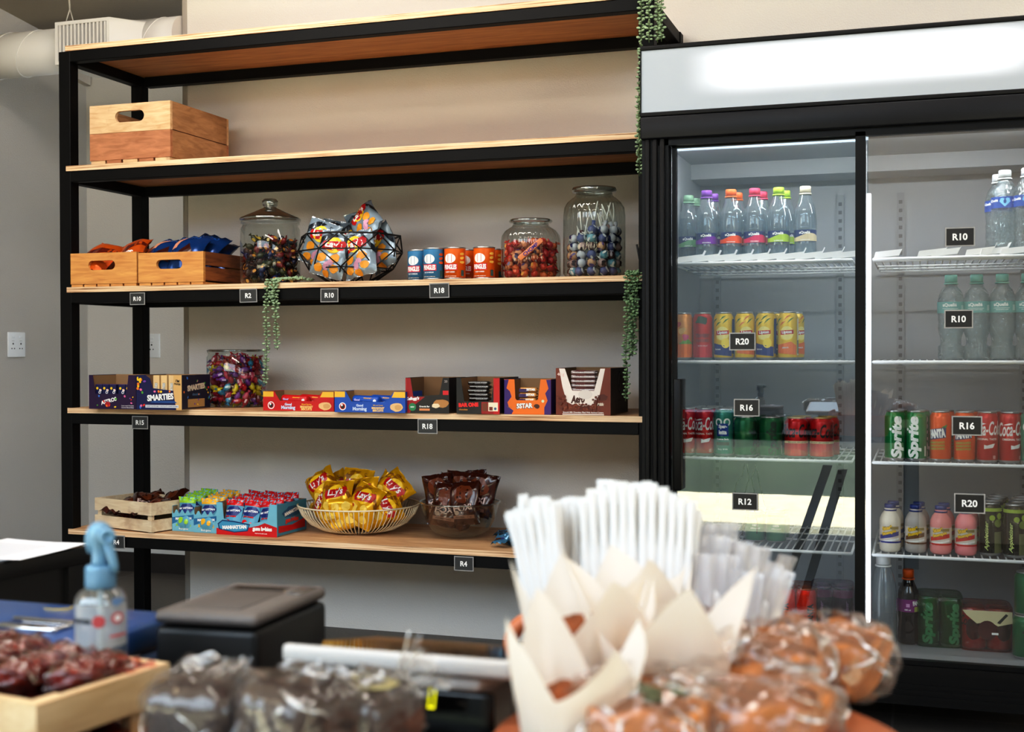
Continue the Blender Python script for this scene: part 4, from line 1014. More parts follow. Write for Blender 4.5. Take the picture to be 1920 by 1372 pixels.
# snack bar carton, nearly empty
BLK = mat((24, 20, 20), .4); CRD = mat((150, 10, 22), .4)
a, W, H = span(760.5, 842, 773.8, 708, zt)
carton('bar_carton', 'black and red snack bar carton with a deep cut front, almost empty', a, W, H, .16, BLK, [(0, 0), (W, 0), (W, H), (W * .86, H), (W * .78, H * .52), (W * .18, H * .47), (W * .12, H), (0, H)],
       [(pol((0, 0), (W * .1, 0), (W * .18, H * .2), (W * .45, H * .46), (W * .18, H * .46), (W * .115, H * .99), (0, H * .99)), CRD), (txt("Kellogg's", w=W * .32, x=W * .16, y=H * .40, rot=.06, bold=.05, shear=.3), W_), (ell(W * .085, None, W * .16, H * .17), mat((40, 130, 80), .4)), (txt('NEW', w=W * .09, x=W * .16, y=H * .17, bold=.04), W_),
        (txt('Granola Bar', w=W * .24, x=W * .44, y=H * .19, bold=.03), W_), (rec(W * .32, W * .56, H * .07, H * .13), mat((220, 140, 90), .4)), (blob(W * .17, H * .12, W * .82, H * .28, 14, .12, 6), mat((176, 124, 70), .5)), (blob(W * .1, H * .07, W * .70, H * .21, 12, .15, 7), mat((236, 214, 180), .5)), (txt('20', w=W * .07, x=W * .93, y=H * .9, bold=.03), mat((150, 140, 140), .5)), (rec(W * .86, W * .99, H * .52, H * .64), mat((200, 30, 40), .4))], side=mat((26, 10, 12), .45), inner=mat((120, 92, 64), .85))
sbm = MB().box(-.02, .02, -.055, .055, 0, .012, BLK, .003).build('snack_bar'); MB().box(-.019, .019, -.062, -.054, .005, .007, BLK).build('crimped_end', sbm)
used(sbm, TRS((a.x + W * .45, a.y + .075, zt + .0035), 0, 0, .1), 'black wrapped snack bar lying in the deep-cut carton, lower one', 'snack bar'); used(sbm, TRS((a.x + W * .55, a.y + .08, zt + .0165), 0, 0, -.2), 'black wrapped snack bar lying in the deep-cut carton, upper one', 'snack bar')
# dark nougat bar carton
a, W, H = span(856, 937, 775.3, 708, zt)
carton('bar_carton', 'black and red carton packed with dark nougat bars', a, W, H, .2, BLK, [(0, 0), (W, 0), (W, H), (W * .88, H), (W * .80, H * .36), (W * .18, H * .34), (W * .1, H), (0, H)],
       [(rec(W * .86, W, 0, H * .99), mat((186, 14, 20), .4)), (rec(W * .58, W * .86, 0, H * .33), mat((150, 12, 16), .4)), (txt('BAR ONE', w=W * .46, x=W * .28, y=H * .25, rot=.04, bold=.08), mat((220, 30, 30), .4)), (rec(W * .6, W * .72, H * .08, H * .3), mat((110, 54, 30), .5)), (rec(W * .74, W * .96, H * .08, H * .32), mat((238, 226, 200), .5)), (rec(W * .76, W * .84, H * .1, H * .2), mat((120, 50, 30), .5)), (ell(W * .03, None, W * .9, H * .15), mat((60, 90, 120), .4)), (txt('chocolate', w=W * .2, x=W * .16, y=H * .12, bold=.02), mat((210, 140, 50), .4))], side=mat((20, 14, 14), .5))
bo = MB().box(-.036, .036, -.015, .015, 0, .0125, mat((28, 20, 20), .25), .004)
bo.decal(txt('CHOCOLATE WITH NOUGAT AND CARAMEL', w=.064, y=.0085, bold=.03), flat(-.0152), W_); bo.decal(txt('CHOCOLATE BAR WITH NOUGAT', w=.04, x=.01, y=.0045, bold=.02), flat(-.0152), mat((180, 176, 176), .4)); bo = bo.build('nougat_bar')
MB().box(.036, .042, -.014, .014, .0055, .007, mat((28, 20, 20), .25)).build('crimped_end', bo)
for k in range(8):
    used(bo, TRS((a.x + W * (.49 + .02 * math.sin(k * 2.3)), a.y + .02, zt + .004 + .0132 * k), 0, 0, .05 * math.sin(k * 3.1)), 'dark wrapped nougat bar in the stacked black and red carton', 'chocolate bar', 'nougat bars stacked in the black and red carton')
# orange and purple carton
OR = mat((228, 112, 24), .4); PU = mat((58, 24, 110), .4)
a, W, H = span(945.5, 1033, 776, 711, zt)
carton('bar_carton', 'orange and purple carton of gold wrapped chocolate bars', a, W, H, .17, OR, [(0, 0), (W, 0), (W, H), (W * .78, H), (W * .73, H * .45), (W * .70, H * .4), (W * .27, H * .4), (W * .24, H * .45), (W * .22, H), (0, H)],
       [(pol((0, 0), (W * .16, 0), (W * .20, H * .1), (W * .10, H * .2), (W * .07, H * .34), (W * .16, H * .5), (W * .12, H * .66), (W * .05, H * .74), (W * .10, H * .99), (0, H * .99)), PU), (pol((W * .86, 0), (W, 0), (W, H * .99), (W * .9, H * .99), (W * .95, H * .74), (W * .88, H * .6), (W * .93, H * .4), (W * .86, H * .2)), PU),
        (txt('5STAR', w=W * .36, h=H * .16, x=W * .44, y=H * .24, rot=.05, bold=.10), mat((50, 20, 20), .4)), (txt('5STAR', w=W * .345, h=H * .145, x=W * .44, y=H * .245, rot=.05, bold=.05), W_), (blob(W * .06, H * .06, W * .7, H * .23, 10, .2, 5), mat((70, 34, 18), .5)), (ell(W * .03, None, W * .83, H * .38), mat((210, 226, 190), .4)), (txt('Cadbury', w=W * .1, x=W * .12, y=H * .2, bold=.02), mat((150, 120, 60), .4))], side=PU)
go = MB().box(-.030, .030, -.016, .016, 0, .016, mat((206, 150, 90), .25, .4), .006); go.decal(rec(-.03, .0, -.007, .004), flat(-.0162, .0004, 0, .008), mat((60, 40, 90), .3)); go.decal(txt('5STAR', w=.03, x=.01, y=.009, bold=.05), flat(-.0168), W_); go = go.build('gold_bar'); MB().box(.030, .036, -.014, .014, .007, .009, mat((206, 150, 90), .25, .4)).build('crimped_end', go)
for k in range(5): used(go, TRS((a.x + W * .49, a.y + .022, zt + .004 + .0172 * k), 0, .0, .12 * math.sin(k * 2.1)), 'gold and purple wrapped chocolate bar stacked in the orange carton', 'chocolate bar', 'gold bars stacked in the orange carton')
# brown and cream carton
BR = mat((112, 44, 20), .45); CR = mat((238, 226, 216), .5)
a, W, H = span(1042.5, 1145, 777.5, 690, zt)
carton('bar_carton', 'tall brown and cream carton of chocolate bars beside the fridge', a, W, H, .245, BR, [(0, 0), (W, 0), (W, H), (W * .82, H), (W * .70, H * .53), (W * .30, H * .53), (W * .16, H), (0, H)],
       [(pol((W * .165, H * .99), (W * .30, H * .52), (W * .70, H * .52), (W * .815, H * .99), (W * .90, H * .99), (W * .80, H * .42), (W * .68, H * .22), (W * .4, H * .17), (W * .2, H * .28), (W * .12, H * .6), (W * .06, H * .99)), CR),
        (txt('Aero', w=W * .26, h=H * .17, x=W * .40, y=H * .34, rot=.05, bold=.06, shear=.25), mat((70, 26, 12), .5)), (ell(W * .13, H * .10, W * .54, H * .44), mat((222, 212, 204), .5)), (txt('Smooth Milk Chocolate Filled With Aerated Centre', w=W * .74, x=W * .50, y=H * .06, bold=.02), W_), (rec(W * .12, W * .88, H * .005, H * .03), mat((226, 214, 204), .5)), (txt('40 g', w=W * .13, x=W * .09, y=H * .86, bold=.03), mat((230, 200, 190), .5)),
        (pol((W * .74, H * .34), (W * .80, H * .44), (W * .88, H * .45), (W * .95, H * .40), (W * .92, H * .33), (W * .84, H * .31)), mat((84, 30, 14), .5)), (txt('Milk', w=W * .13, x=W * .82, y=H * .235, bold=.04, shear=.3), mat((236, 220, 200), .5))] + dots(60, W * .08, W * .78, H * .13, H * .24, [mat((96, 36, 16), .4), mat((130, 60, 30), .4)], .0025, .005, 3) + dots(20, W * .03, W * .2, H * .22, H * .42, [mat((96, 36, 16), .4)], .002, .005, 4) + dots(10, W * .68, W * .80, H * .24, H * .46, [mat((96, 36, 16), .4)], .002, .005, 6),
       side=mat((92, 84, 80), .6), sprints=[(ell(.03, .036, .0, .03), mat((46, 36, 34), .6)), (ell(.024, .030, 0, .03), mat((104, 96, 92), .6)), (txt('Aero', w=.05, y=.03, rot=1.2, bold=.05, shear=.2), mat((40, 30, 28), .6)), (txt('CHOCOLATE', w=.06, y=-.03, bold=.02), mat((60, 54, 52), .6))])
ao = MB().box(-.042, .042, -.02, .02, 0, .0135, mat((168, 158, 158), .3, .5), .004); ao.decal(rec(-.04, .04, .001, .0045), flat(-.0202), mat((80, 26, 18), .4)); ao.decal(txt('SMOOTH MILK CHOCOLATE', w=.07, y=.008, bold=.02), flat(-.0204), mat((240, 236, 236), .4)); ao.decal(blob(.04, .0025, 0, .0125, 24, .5, 4), flat(-.0202), mat((90, 30, 24), .4)); ao = ao.build('milk_bar'); MB().box(.042, .048, -.018, .018, .006, .008, mat((176, 168, 168), .3, .5)).build('crimped_end', ao)
for k in range(10): used(ao, TRS((a.x + W * .49, a.y + .026, zt + .004 + .0142 * k), 0, 0, .03 * math.sin(k * 2.7)), 'silver and brown chocolate bar stacked in the tall brown carton', 'chocolate bar', 'silver bars stacked in the brown carton')

# ---------------- fifth board
zt = ZT[4] + .0005
PINE = wood('pine_pale', (236, 220, 192), (214, 190, 156), (3, 14, 20), knots=6., dark=(160, 116, 82), rough=.7)
# pale slatted crate of brown packets
pa, pb, pc = atz(178, 987, zt), atz(284, 1000, zt), atz(345, 975, zt)
ang = math.atan2(pb.y - pa.y, pb.x - pa.x); W = (pb - pa).length; Dp = .215; H = aty(272, 943, pb.y).z - zt
cM = Matrix.Translation((pa + pb) / 2) @ Matrix.Rotation(ang, 4, 'Z') @ Matrix.Translation((0, Dp / 2, 0))
slat_crate('pale slatted crate on the lowest board, filled with dark brown packets', W, Dp, H, cM, PINE)
FOXB = mat((64, 22, 14), .2, coat=.4)
def foxi(seed, W=.115, H=.155, T=.04):
    return packet('biscuit_bag', W, H, T, FOXB, [(blob(.036, .034, 0, .03, 14, .12, seed), mat((110, 52, 24), .35)), (txt('FOXI', w=.075, h=.024, y=-.018, rot=.1, bold=.10), mat((30, 8, 8), .4)), (txt('FOXI', w=.072, h=.022, y=-.018, rot=.1, bold=.04), mat((222, 196, 190), .4)), (rec(-.04, .04, -.056, -.044), mat((150, 110, 96), .4)), (txt('chocolate flavour', w=.06, y=-.05, bold=.02), mat((60, 22, 14), .4)), (ell(.008, .008, -.025, -.035), mat((190, 170, 160), .4))], seed, wr=.16)
fx = [foxi(s) for s in (21, 22, 23)]
for i, (x, y, z, rx, ry, rz) in enumerate(((-.07, -.04, .075, -1.35, .15, .2), (.05, -.03, .078, -1.3, -.15, -.3), (-.03, .03, .082, -1.2, .1, .8), (.06, .05, .088, -1.1, -.1, .1), (-.07, .06, .08, -1.3, .2, -.4), (-.02, -.02, .06, -1.5, .0, 0.3))):
    used(fx[i % 3], cM @ TRS((x, y, z), rx, ry, rz), 'dark brown shiny packet heaped in the pale slatted crate', 'packet', 'dark brown packets in the pale slatted crate')
# gum sweets in three cartons
LB = mat((96, 162, 190), .4); MB_ = mat((30, 96, 140), .4); CB = mat((120, 184, 206), .4)
def wave(W, H, h, n=24): return [(0, 0), (W, 0)] + [(W * (1 - i / n), h + H * .07 * math.sin(i * 1.05)) for i in range(n + 1)]
def gum_bag(col, name='sweet_bag'):
    C = mat(col, .25, coat=.3); W, H = .075, .115
    return packet(name, W, H, .022, LB, [(pol((-W / 2, H * .3), (W / 2, H * .3), (W / 2, H / 2), (-W / 2, H / 2)), C), (pol((-W * .48, H * .08), (-W * .2, H * .26), (W * .3, H * .28), (W * .48, H * .16), (W * .3, -.004), (-W * .3, -.002)), mat((30, 50, 120), .35)), (txt('MANHATTAN', w=W * .8, y=H * .13, rot=.06, bold=.05), W_), (txt('gum sweets', w=W * .6, y=-H * .06, bold=.05), C), (blob(.012, .012, -.01, -.03, 10, .2, 3), C), (blob(.009, .010, .018, -.034, 10, .2, 4), C)], 31, n=(8, 10))
def gum_carton(p0, W, H, Dp, rz, col, label, word, wide=False):
    C = mat(col, .4); h = H * (.62 if not wide else .45)
    pr = [(pol(*wave(W, H, h * .99)[:]), CB)] if not wide else []
    if wide: pr = [(pol((0, 0), (W, 0), (W, H * .30), (W * .8, H * .42), (W * .7, H * .33), (W * .4, H * .18), (W * .2, H * .14), (0, H * .2)), C), (pol((W * .02, H * .34), (W * .04, H * .16), (W * .3, H * .08), (W * .52, H * .14), (W * .56, H * .36), (W * .3, H * .44), (W * .1, H * .46)), mat((20, 60, 110), .4)), (pol((W * .04, H * .32), (W * .06, H * .19), (W * .3, H * .11), (W * .50, H * .17), (W * .54, H * .33), (W * .3, H * .40), (W * .1, H * .42)), mat((70, 150, 190), .4)),
                     (txt('MANHATTAN', w=W * .40, x=W * .30, y=H * .25, rot=.07, bold=.08), W_), (txt(word, w=W * .32, x=W * .76, y=H * .22, bold=.08), W_), (txt('FRUIT FLAVOURED GUMS', w=W * .2, x=W * .74, y=H * .09, bold=.03), W_), (rec(W * .01, W * .09, H * .55, H * .97), CB), (rec(W * .88, W * .99, H * .55, H * .97), CB)]
    else: pr += [(pol((0, h * .35), (W * .4, h * .55), (W * .7, h * .5), (W, h * .7), (W, h * .9), (0, h * .7)), mat((40, 110, 160), .4)), (txt('MANHATTAN', w=W * .7, x=W * .5, y=h * .66, rot=.05, bold=.07), W_), (txt(word, w=W * .66, x=W * .5, y=h * .32, bold=.08), C), (txt('fruit gums', w=W * .4, x=W * .5, y=h * .12, bold=.03), W_)]
    fr_ = ([(0, 0), (W, 0), (W, H), (W * .88, H), (W * .84, H * .5)] + [(W * (.56 - .04 * i), H * (.38 + .05 * math.sin(i))) for i in range(6)] + [(W * .12, H * .5), (W * .1, H), (0, H)]) if wide else wave(W, H, h)
    t = carton('gum_carton', label, p0, W, H if wide else H * .8, Dp, CB if not wide else CB, fr_, pr, side=mat((70, 140, 170), .4), rz=rz,
               sprints=[(pol((-Dp * .45, -.045), (Dp * .45, -.045), (Dp * .45, -.01), (0, -.025), (-Dp * .45, -.02)), C), (blob(Dp * .3, .02, 0, .022, 16, .15, 5), mat((30, 90, 130), .4)), (txt('MANHATTAN', w=Dp * .5, y=.024, rot=.15, bold=.07), W_), (txt(word, w=Dp * .45, y=-.008, bold=.08), mat((220, 60, 50), .4))] if wide else ())
    return t
ry = .0
p1, p2, p3, p4 = atz(323, 994.5, zt), atz(363.5, 997.5, zt), atz(406, 1001, zt), atz(525, 1006, zt)
Hs = aty(345, 937, p1.y).z - zt
ang = math.atan2(p4.y - p1.y, p4.x - p1.x)
rotz = lambda v, a: Vector((v[0] * math.cos(a) - v[1] * math.sin(a), v[0] * math.sin(a) + v[1] * math.cos(a), v[2]))
for (p, q, col, word, lab, gl, gg) in ((p1, p2, (150, 200, 50), 'sourworms', 'light blue gum sweet carton with lime green bags, first of three', 'lime green topped sweet bag in the light blue carton', 'lime topped sweet bags'), (p2, p3, (236, 176, 40), 'zoo gums', 'light blue gum sweet carton with yellow topped bags, middle of three', 'yellow topped sweet bag in the light blue carton', 'yellow topped sweet bags')):
    W = (q - p).length - .001; gum_carton(p, W, Hs, .19, ang, col, lab, word)
    gb = gum_bag(col)
    for k in range(5): used(gb, Matrix.Translation(p + rotz((W * .5 + .004 * math.sin(k * 2), .016 + .034 * k, .068 + .004 * k), ang)) @ TRS((0, 0, 0), -.22, .06 * math.sin(k * 1.7), ang), gl, 'sweet bag', gg)
W = (p4 - p3).length - .001; Hb = aty(520, 945, p4.y).z - zt
gum_carton(p3, W, Hb, .21, ang, (196, 22, 30), 'red and blue gum sweet carton, the widest of the three', 'gum babies', True)
gb = gum_bag((200, 20, 30))
for k in range(4):
    for i in range(3): used(gb, Matrix.Translation(p3 + rotz((W * (.2 + .29 * i), .03 + .05 * k, .068 + .005 * k), ang)) @ TRS((0, 0, 0), -.25 + R.uniform(-.1, .1), R.uniform(-.15, .15), ang), 'red topped sweet bag in the red and blue carton', 'sweet bag', 'red topped sweet bags')
# cream wire bowl of yellow crisp packets
cyb = atz(672, 1003, zt).y + .09
b0, b1 = aty(571, 940, cyb), aty(778, 940, cyb); cx, cy, r = (b0.x + b1.x) / 2, cyb, (b1.x - b0.x) / 2 * 1.0
H = aty(672, 944, cyb).z - zt
CREAM = mat((226, 212, 184), .45)
t = thing('wire_bowl', 'cream wire bowl of bright yellow crisp packets on the lowest board', 'bowl', (cx, cy, zt)); m = MB(); m.tube([(r * math.cos(2 * PI * i / 56), r * math.sin(2 * PI * i / 56), H) for i in range(56)], .0032, CREAM, 6, True); m.build('rim', t)
m = MB(); n = 78; bp = [(.26, .003), (.42, .010), (.62, .10), (.80, .32), (.93, .64), (1.0, 1.)]
for i in range(n):
    a = 2 * PI * i / n; m.tube([(r * q * math.cos(a), r * q * math.sin(a), .003 + (H - .003) * z) for q, z in bp], .0020, CREAM, 5)
m.tube([(r * .26 * math.cos(2 * PI * i / 30), r * .26 * math.sin(2 * PI * i / 30), .003) for i in range(30)], .003, CREAM, 6, True); m.build('wire_ribs', t)
ly = [lays(FOIL_Y, mat((150, 96, 10), .3), mat((240, 206, 90), .4), None, 'crisp_packet', s, .12, .155) for s in (41, 42, 43)]
for i, (x, y, z, rx, ry, rz) in enumerate(((-.128, -.02, .150, -.3, -.62, .1), (-.045, -.085, .118, -.25, -.05, .05), (.060, -.085, .108, -.3, .35, -.1), (.130, -.01, .150, -.25, .88, -.1), (-.02, .03, .15, .0, .1, .1), (.04, -.03, .125, -.1, -.1, -.1), (-.11, .06, .13, .1, -.5, .5), (.09, .08, .13, .2, .5, -.4), (-.10, -.05, .09, -.5, -.9, .2), (.11, -.05, .09, -.5, 1.2, -.2), (.01, -.085, .080, -.6, 1.4, 0))):
    lab = {0: 'yellow crisp packet leaning out of the wire bowl towards the gum sweets', 1: 'yellow crisp packet with its red logo facing out, middle of the wire bowl', 3: 'yellow crisp packet leaning out of the wire bowl towards the glass bowl'}.get(i, 'yellow crisp packet tucked into the cream wire bowl')
    used(ly[i % 3], TRS((cx + x, cy + y, zt + z), rx, ry, rz), lab, 'crisp packet', None if i in (0, 1, 3) else 'yellow crisp packets in the wire bowl')
# glass bowl of brown packets
cyb = atz(862, 1011, zt).y + .075
b0, b1 = aty(792, 937, cyb), aty(935, 937, cyb); cx, cy, r = (b0.x + b1.x) / 2, cyb, (b1.x - b0.x) / 2; H = aty(862, 940, cyb).z - zt
t = thing('glass_bowl', 'clear glass bowl of dark brown packets on the lowest board', 'bowl', (cx, cy, zt))
MB().lathe([(.001, .004), (r * .42, .003), (r * .50, .006), (r * .70, H * .18), (r * .86, H * .5), (r * .95, H * .85), (r * .97, H)], glassy('bowl_glass', (228, 226, 216), .06, .8, .03, 2.4), 48, capb=False, capt=False).build('bowl_body', t)
MB().tube([(r * .98 * math.cos(2 * PI * i / 48), r * .98 * math.sin(2 * PI * i / 48), H) for i in range(48)], .0035, glassy('rim_glass'), 6, True).build('rim', t)
for i, (x, y, z, rx, ry, rz) in enumerate(((-.075, -.015, .145, -.12, -.16, .12), (-.032, -.045, .115, -.22, .12, .08), (.036, -.046, .125, -.22, -.12, -.1), (.0, .01, .155, 0, .05, 0), (.075, -.005, .152, -.08, .18, -.2), (.03, .05, .155, .1, -.1, .3), (-.05, .055, .14, .1, .1, -.3), (.06, .055, .145, .1, .2, .5), (.0, .0, .075, -1.2, .2, 0))):
    used(fx[i % 3], TRS((cx + x, cy + y, zt + z), rx, ry, rz), 'dark brown shiny packet in the clear glass bowl', 'packet', 'dark brown packets in the glass bowl')
# loose blue sweets
bs = MB(); f1_, f2_ = bag_fn(.06, .04, .010, 51); BS = mat((70, 118, 150), .22, .3)
bs.grid(8, 6, lambda i, j: f1_((i - .5) * .06, (j - .5) * .04, 0), BS); bs.grid(8, 6, lambda i, j: f2_((.5 - i) * .06, (j - .5) * .04), BS)
for sh, mm in ((blob(.012, .008, -.008, 0, 10, .3, 2), mat((70, 40, 24), .3)), (blob(.008, .006, .012, .004, 10, .3, 3), mat((30, 50, 100), .3))): bs.decal(sh, lambda x, y: f1_(x, y), mm, step=.008)
bs = bs.build('sweet_packet'); MB().grid(2, 4, lambda i, j: (.03 + .006 * i, 0, (j - .5) * .036), BS).build('crimped_seal', bs)
for i in range(14):
    u, v = 930 + R.uniform(-2, 62), 1027 - R.uniform(0, 22) + .06 * i; p = atz(u, v, zt); 
    used(bs, TRS((p.x, p.y + .02, zt + .012 + .006 * (i % 3)), -1.2 + R.uniform(-.3, .3), R.uniform(-.3, .3), R.uniform(-1, 1)), 'small blue foil sweet packet lying loose on the lowest board', 'sweet packet', 'loose blue sweet packets on the lowest board')
# ------------------------------------------------------------------ drinks in the fridge
E_ = .0006
def zs(i): return ZSH[i] + E_
PET = glassy('pet_clear', (226, 234, 238), .05, .75, .06, 2.4, diff=(205, 214, 220), diffw=.12)
PETB = glassy('pet_crinkled', (214, 228, 232), .08, .8, .05, 2.2, diff=(200, 214, 220), diffw=.10, bump=.6, bscale=45.)
def put(o, u, y, i, label, cat, group=None, turn=0., v=640, z=None):
    p = aty(u, v, y); return used(o, TRS((p.x, y, zs(i) if z is None else z), 0, 0, turn), label, cat, group)
def turn_to_cam(u, y):   # angle that turns a print made for -y to the camera
    p = aty(u, 640, y); return math.atan2(p.x - CAM.x, -(CAM.y - p.y)) * -1 if False else math.atan2(CAM.x - p.x, p.y - CAM.y)
# flavoured water, ringed waist bottles
def flavour(lidc, bandc, word):
    r = .034; prof = [(.024, 0), (.030, .003), (.0335, .012), (.0325, .055)]
    prof += [(.0322, .058), (.0322, .092), (.034, .096)]
    z = .10
    while z < .168:
        k = (z - .10) / .07; rr = .0345 - .0085 * k ** 2.2; prof += [(rr, z), (rr - .0005, z + .0022)]; z += .0044
    prof += [(.023, .176), (.016, .198), (.0135, .206), (.0135, .214)]
    band = mat(bandc, .4); NB = mat((22, 44, 100), .4)
    pr = [(pol(*([(x_, .014 + .0) for x_ in (-.098, .098)] + [(.098 - .196 * i / 30, -.002 + .007 * math.sin((.098 - .196 * i / 30) * 48 + .4)) for i in range(31)])), band, 0, .063 - .0)]
    pr = [(pol(*([(-.098, -.0165), (.098, -.0165)] + [(.098 - .196 * i / 40, .001 + .006 * math.sin((.098 - .196 * i / 40) * 60 + .6)) for i in range(41)])), band, 0, .075), (txt('aQuell\u00e9', w=.033, x=-.002, y=.0085, bold=.04), W_, 0, .075), (txt(word, w=.026, h=.0035, y=-.013, bold=.02), W_, 0, .075)]
    return bottle('water_bottle', prof, PET, mat(lidc, .4), .0165, .205, .019, label_band=(.0322, .058, .092, NB, pr), neck=True, liquid=([(.0001, .003), (.029, .004), (.031, .02), (.031, .09), (.0325, .12), (.028, .15), (.0001, .1501)], glassy('clear_water', (232, 240, 244), .02, .2, .1, 3.)))
FL = [('pale green', (140, 180, 150), (110, 160, 120), 'APPLE'), ('purple', (120, 60, 160), (110, 30, 150), 'GRANADILLA'), ('orange', (228, 104, 40), (226, 76, 24), 'NAARTJIE'), ('pink', (214, 60, 96), (206, 30, 90), 'STRAWBERRY'), ('lime green', (170, 206, 60), (170, 200, 60), 'LEMON'), ('cream', (226, 216, 190), (212, 196, 160), 'LITCHI')]
yb = YS0 + .075
for (cn, lc, bc, wd), u in zip(FL, (1291, 1325, 1370.5, 1415, 1460, 1510)):
    o = flavour(lc, bc, wd); y = yb + (.10 if cn == 'pale green' else 0)
    put(o, u, y, 0, 'flavoured water bottle with a %s cap in the front row, top fridge shelf' % cn if cn != 'pale green' else 'flavoured water bottle with a pale green cap, dim at the row end', 'water bottle', None, turn_to_cam(u, y) * .9, 400)
    if cn in ('orange', 'pink', 'lime green', 'purple', 'pale green'):
        put(o, u + (12 if cn != 'pink' else 14), y + .085, 0, 'flavoured water bottle with a %s cap, second row behind its twin' % cn, 'water bottle', None, .5, 400)
# white shelf dividers along the front rail
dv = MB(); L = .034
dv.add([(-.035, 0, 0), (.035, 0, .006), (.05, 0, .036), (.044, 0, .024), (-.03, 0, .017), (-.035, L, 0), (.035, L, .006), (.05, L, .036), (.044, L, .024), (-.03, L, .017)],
       [(0, 1, 2, 3, 4), (9, 8, 7, 6, 5), (0, 5, 6, 1), (1, 6, 7, 2), (2, 7, 8, 3), (3, 8, 9, 4), (4, 9, 5, 0)], mat((248, 249, 250), .3, emit=.12)); dv = dv.build('shelf_divider')  # faint glow put into the plastic to keep the dividers bright
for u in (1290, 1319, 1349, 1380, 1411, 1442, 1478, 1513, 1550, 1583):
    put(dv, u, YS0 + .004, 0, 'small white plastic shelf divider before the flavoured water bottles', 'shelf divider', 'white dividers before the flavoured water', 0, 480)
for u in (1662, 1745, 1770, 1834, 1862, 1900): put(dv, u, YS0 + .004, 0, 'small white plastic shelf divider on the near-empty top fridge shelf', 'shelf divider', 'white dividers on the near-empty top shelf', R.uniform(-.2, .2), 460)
# tall water bottles with a blue heart label (top) and teal caps (second shelf)
def water(lidc, bandc, heart):
    prof = [(.022, .004), (.03, 0), (.036, .006)]
    for k in range(8): prof += [(.0365 - (.0025 if k % 2 else 0), .012 + k * .0135)]
    prof += [(.0365, .122), (.0365, .132), (.037, .136), (.037, .168), (.036, .172), (.033, .188), (.026, .204), (.017, .216), (.0145, .22), (.0145, .232)]
    if not heart: prof[3 + 3] = (.029, .045); prof[3 + 4] = (.0285, .062)
    bc = mat(bandc, .4)
    if heart: pr = [(pol((0, -.013), (.015, .002), (.012, .011), (.005, .012), (0, .007), (-.005, .012), (-.012, .011), (-.015, .002)), mat((120, 190, 225), .4), 0, .152), (ell(.004, .006, 0, .002), mat((30, 70, 140), .4), 0, .152), (txt('aQuell\u00e9', w=.03, x=.034, y=.005, bold=.04), W_, 0, .152), (txt('aQuell\u00e9', w=.03, x=-.034, y=.005, bold=.04), W_, 0, .152), (txt('VITAL', w=.026, x=.034, y=-.006, bold=.03), mat((120, 190, 225), .4), 0, .152)]
    else: pr = [(txt('aQuell\u00e9', w=.04, x=-.004, y=.006, bold=.04), W_, 0, .152), (rec(-.024, .02, -.004, -.003), W_, 0, .152), (txt('natural spring water', w=.034, y=-.008, bold=.02), W_, 0, .152), (rec(.03, .04, -.01, .006), mat((170, 200, 200), .4), 0, .152)]
    return bottle('water_bottle', prof, PETB, mat(lidc, .4), .0175, .225, .021, label_band=(.0372, .136, .168, bc, pr), neck=True)
wh, wt = water((214, 218, 222), (26, 76, 160), True), water((120, 186, 178), (110, 170, 170), False)
for u, y, lab in ((1884, YS0 + .08, 'water bottle with a blue heart label facing out on the top fridge shelf'), (1872, YS0 + .165, 'water bottle with a blue label half hidden behind the blue heart one'), (1927, YS0 + .05, 'blue labelled water bottle cut off by the picture edge, top shelf')):
    put(wh, u, y, 0, lab, 'water bottle', None, turn_to_cam(u, y) * .8, 400)
for u, lab in ((1783, 'clear water bottle with a teal cap, first of the row behind a price tag'), (1831, 'clear water bottle with a teal cap, second of the row'), (1879, 'clear water bottle with a teal cap, third of the row'), (1927, 'clear water bottle with a teal cap, cut by the picture edge')):
    put(wt, u, YS0 + .06, 1, lab, 'water bottle', None, turn_to_cam(u, yb) * .8, 600)
# second shelf: tall slim cans
SL = (.0300, .146)
def iced(kind):
    ye = mat((236, 200, 60), .3, .25, coat=.3); gr = mat((70, 120, 60), .4); bl = mat((34, 56, 130), .4); pe = mat((226, 120, 60), .4); r, h = SL
    pr = [(blob(.022, .020, 0, .068 + .012, 16, .1, 3), mat((246, 226, 110), .35), 0, 0), (ell(.020, .020, 0, .082), mat((250, 236, 150), .35), 0, 0), (pol((-.02, .076), (.02, .079), (.02, .091), (-.02, .089)), mat((190, 24, 30), .35), 0, 0), (txt('Lipton', w=.03, y=.0835, rot=.05, bold=.05), W_, 0, 0)]
    for i, (x, y) in enumerate(((-.012, .108), (.012, .118), (.002, .126), (-.024, .118))): pr.append((pol((x - .012, y - .008), (x + .010, y + .010), (x - .002, y + .006)), gr if i % 2 or kind == 'lemon' else pe, 0, 0))
    if kind == 'lemon':
        pr += [(pol((-.03, .018), (.03, .012), (.03, .040), (.0, .046), (-.03, .052)), bl, 0, 0), (ell(.013, .015, .010, .052), mat((248, 224, 90), .35), 0, 0), (txt('lemon', w=.018, x=-.014, y=.034, bold=.02), W_, 0, 0), (rec(.032, .056, .02, .125), bl, 0, 0)]
    else: pr += [(pol((-.03, .022), (.03, .016), (.03, .044), (.012, .056), (-.01, .050), (-.03, .046)), pe, 0, 0), (txt('peach', w=.018, x=-.004, y=.038, bold=.02), W_, 0, 0), (rec(.034, .052, .015, .125), mat((246, 236, 200), .4), 0, 0), (rec(.036, .044, .02, .06), mat((70, 110, 80), .4), 0, 0)]
    return can('drink_can', r, h, ye, pr)
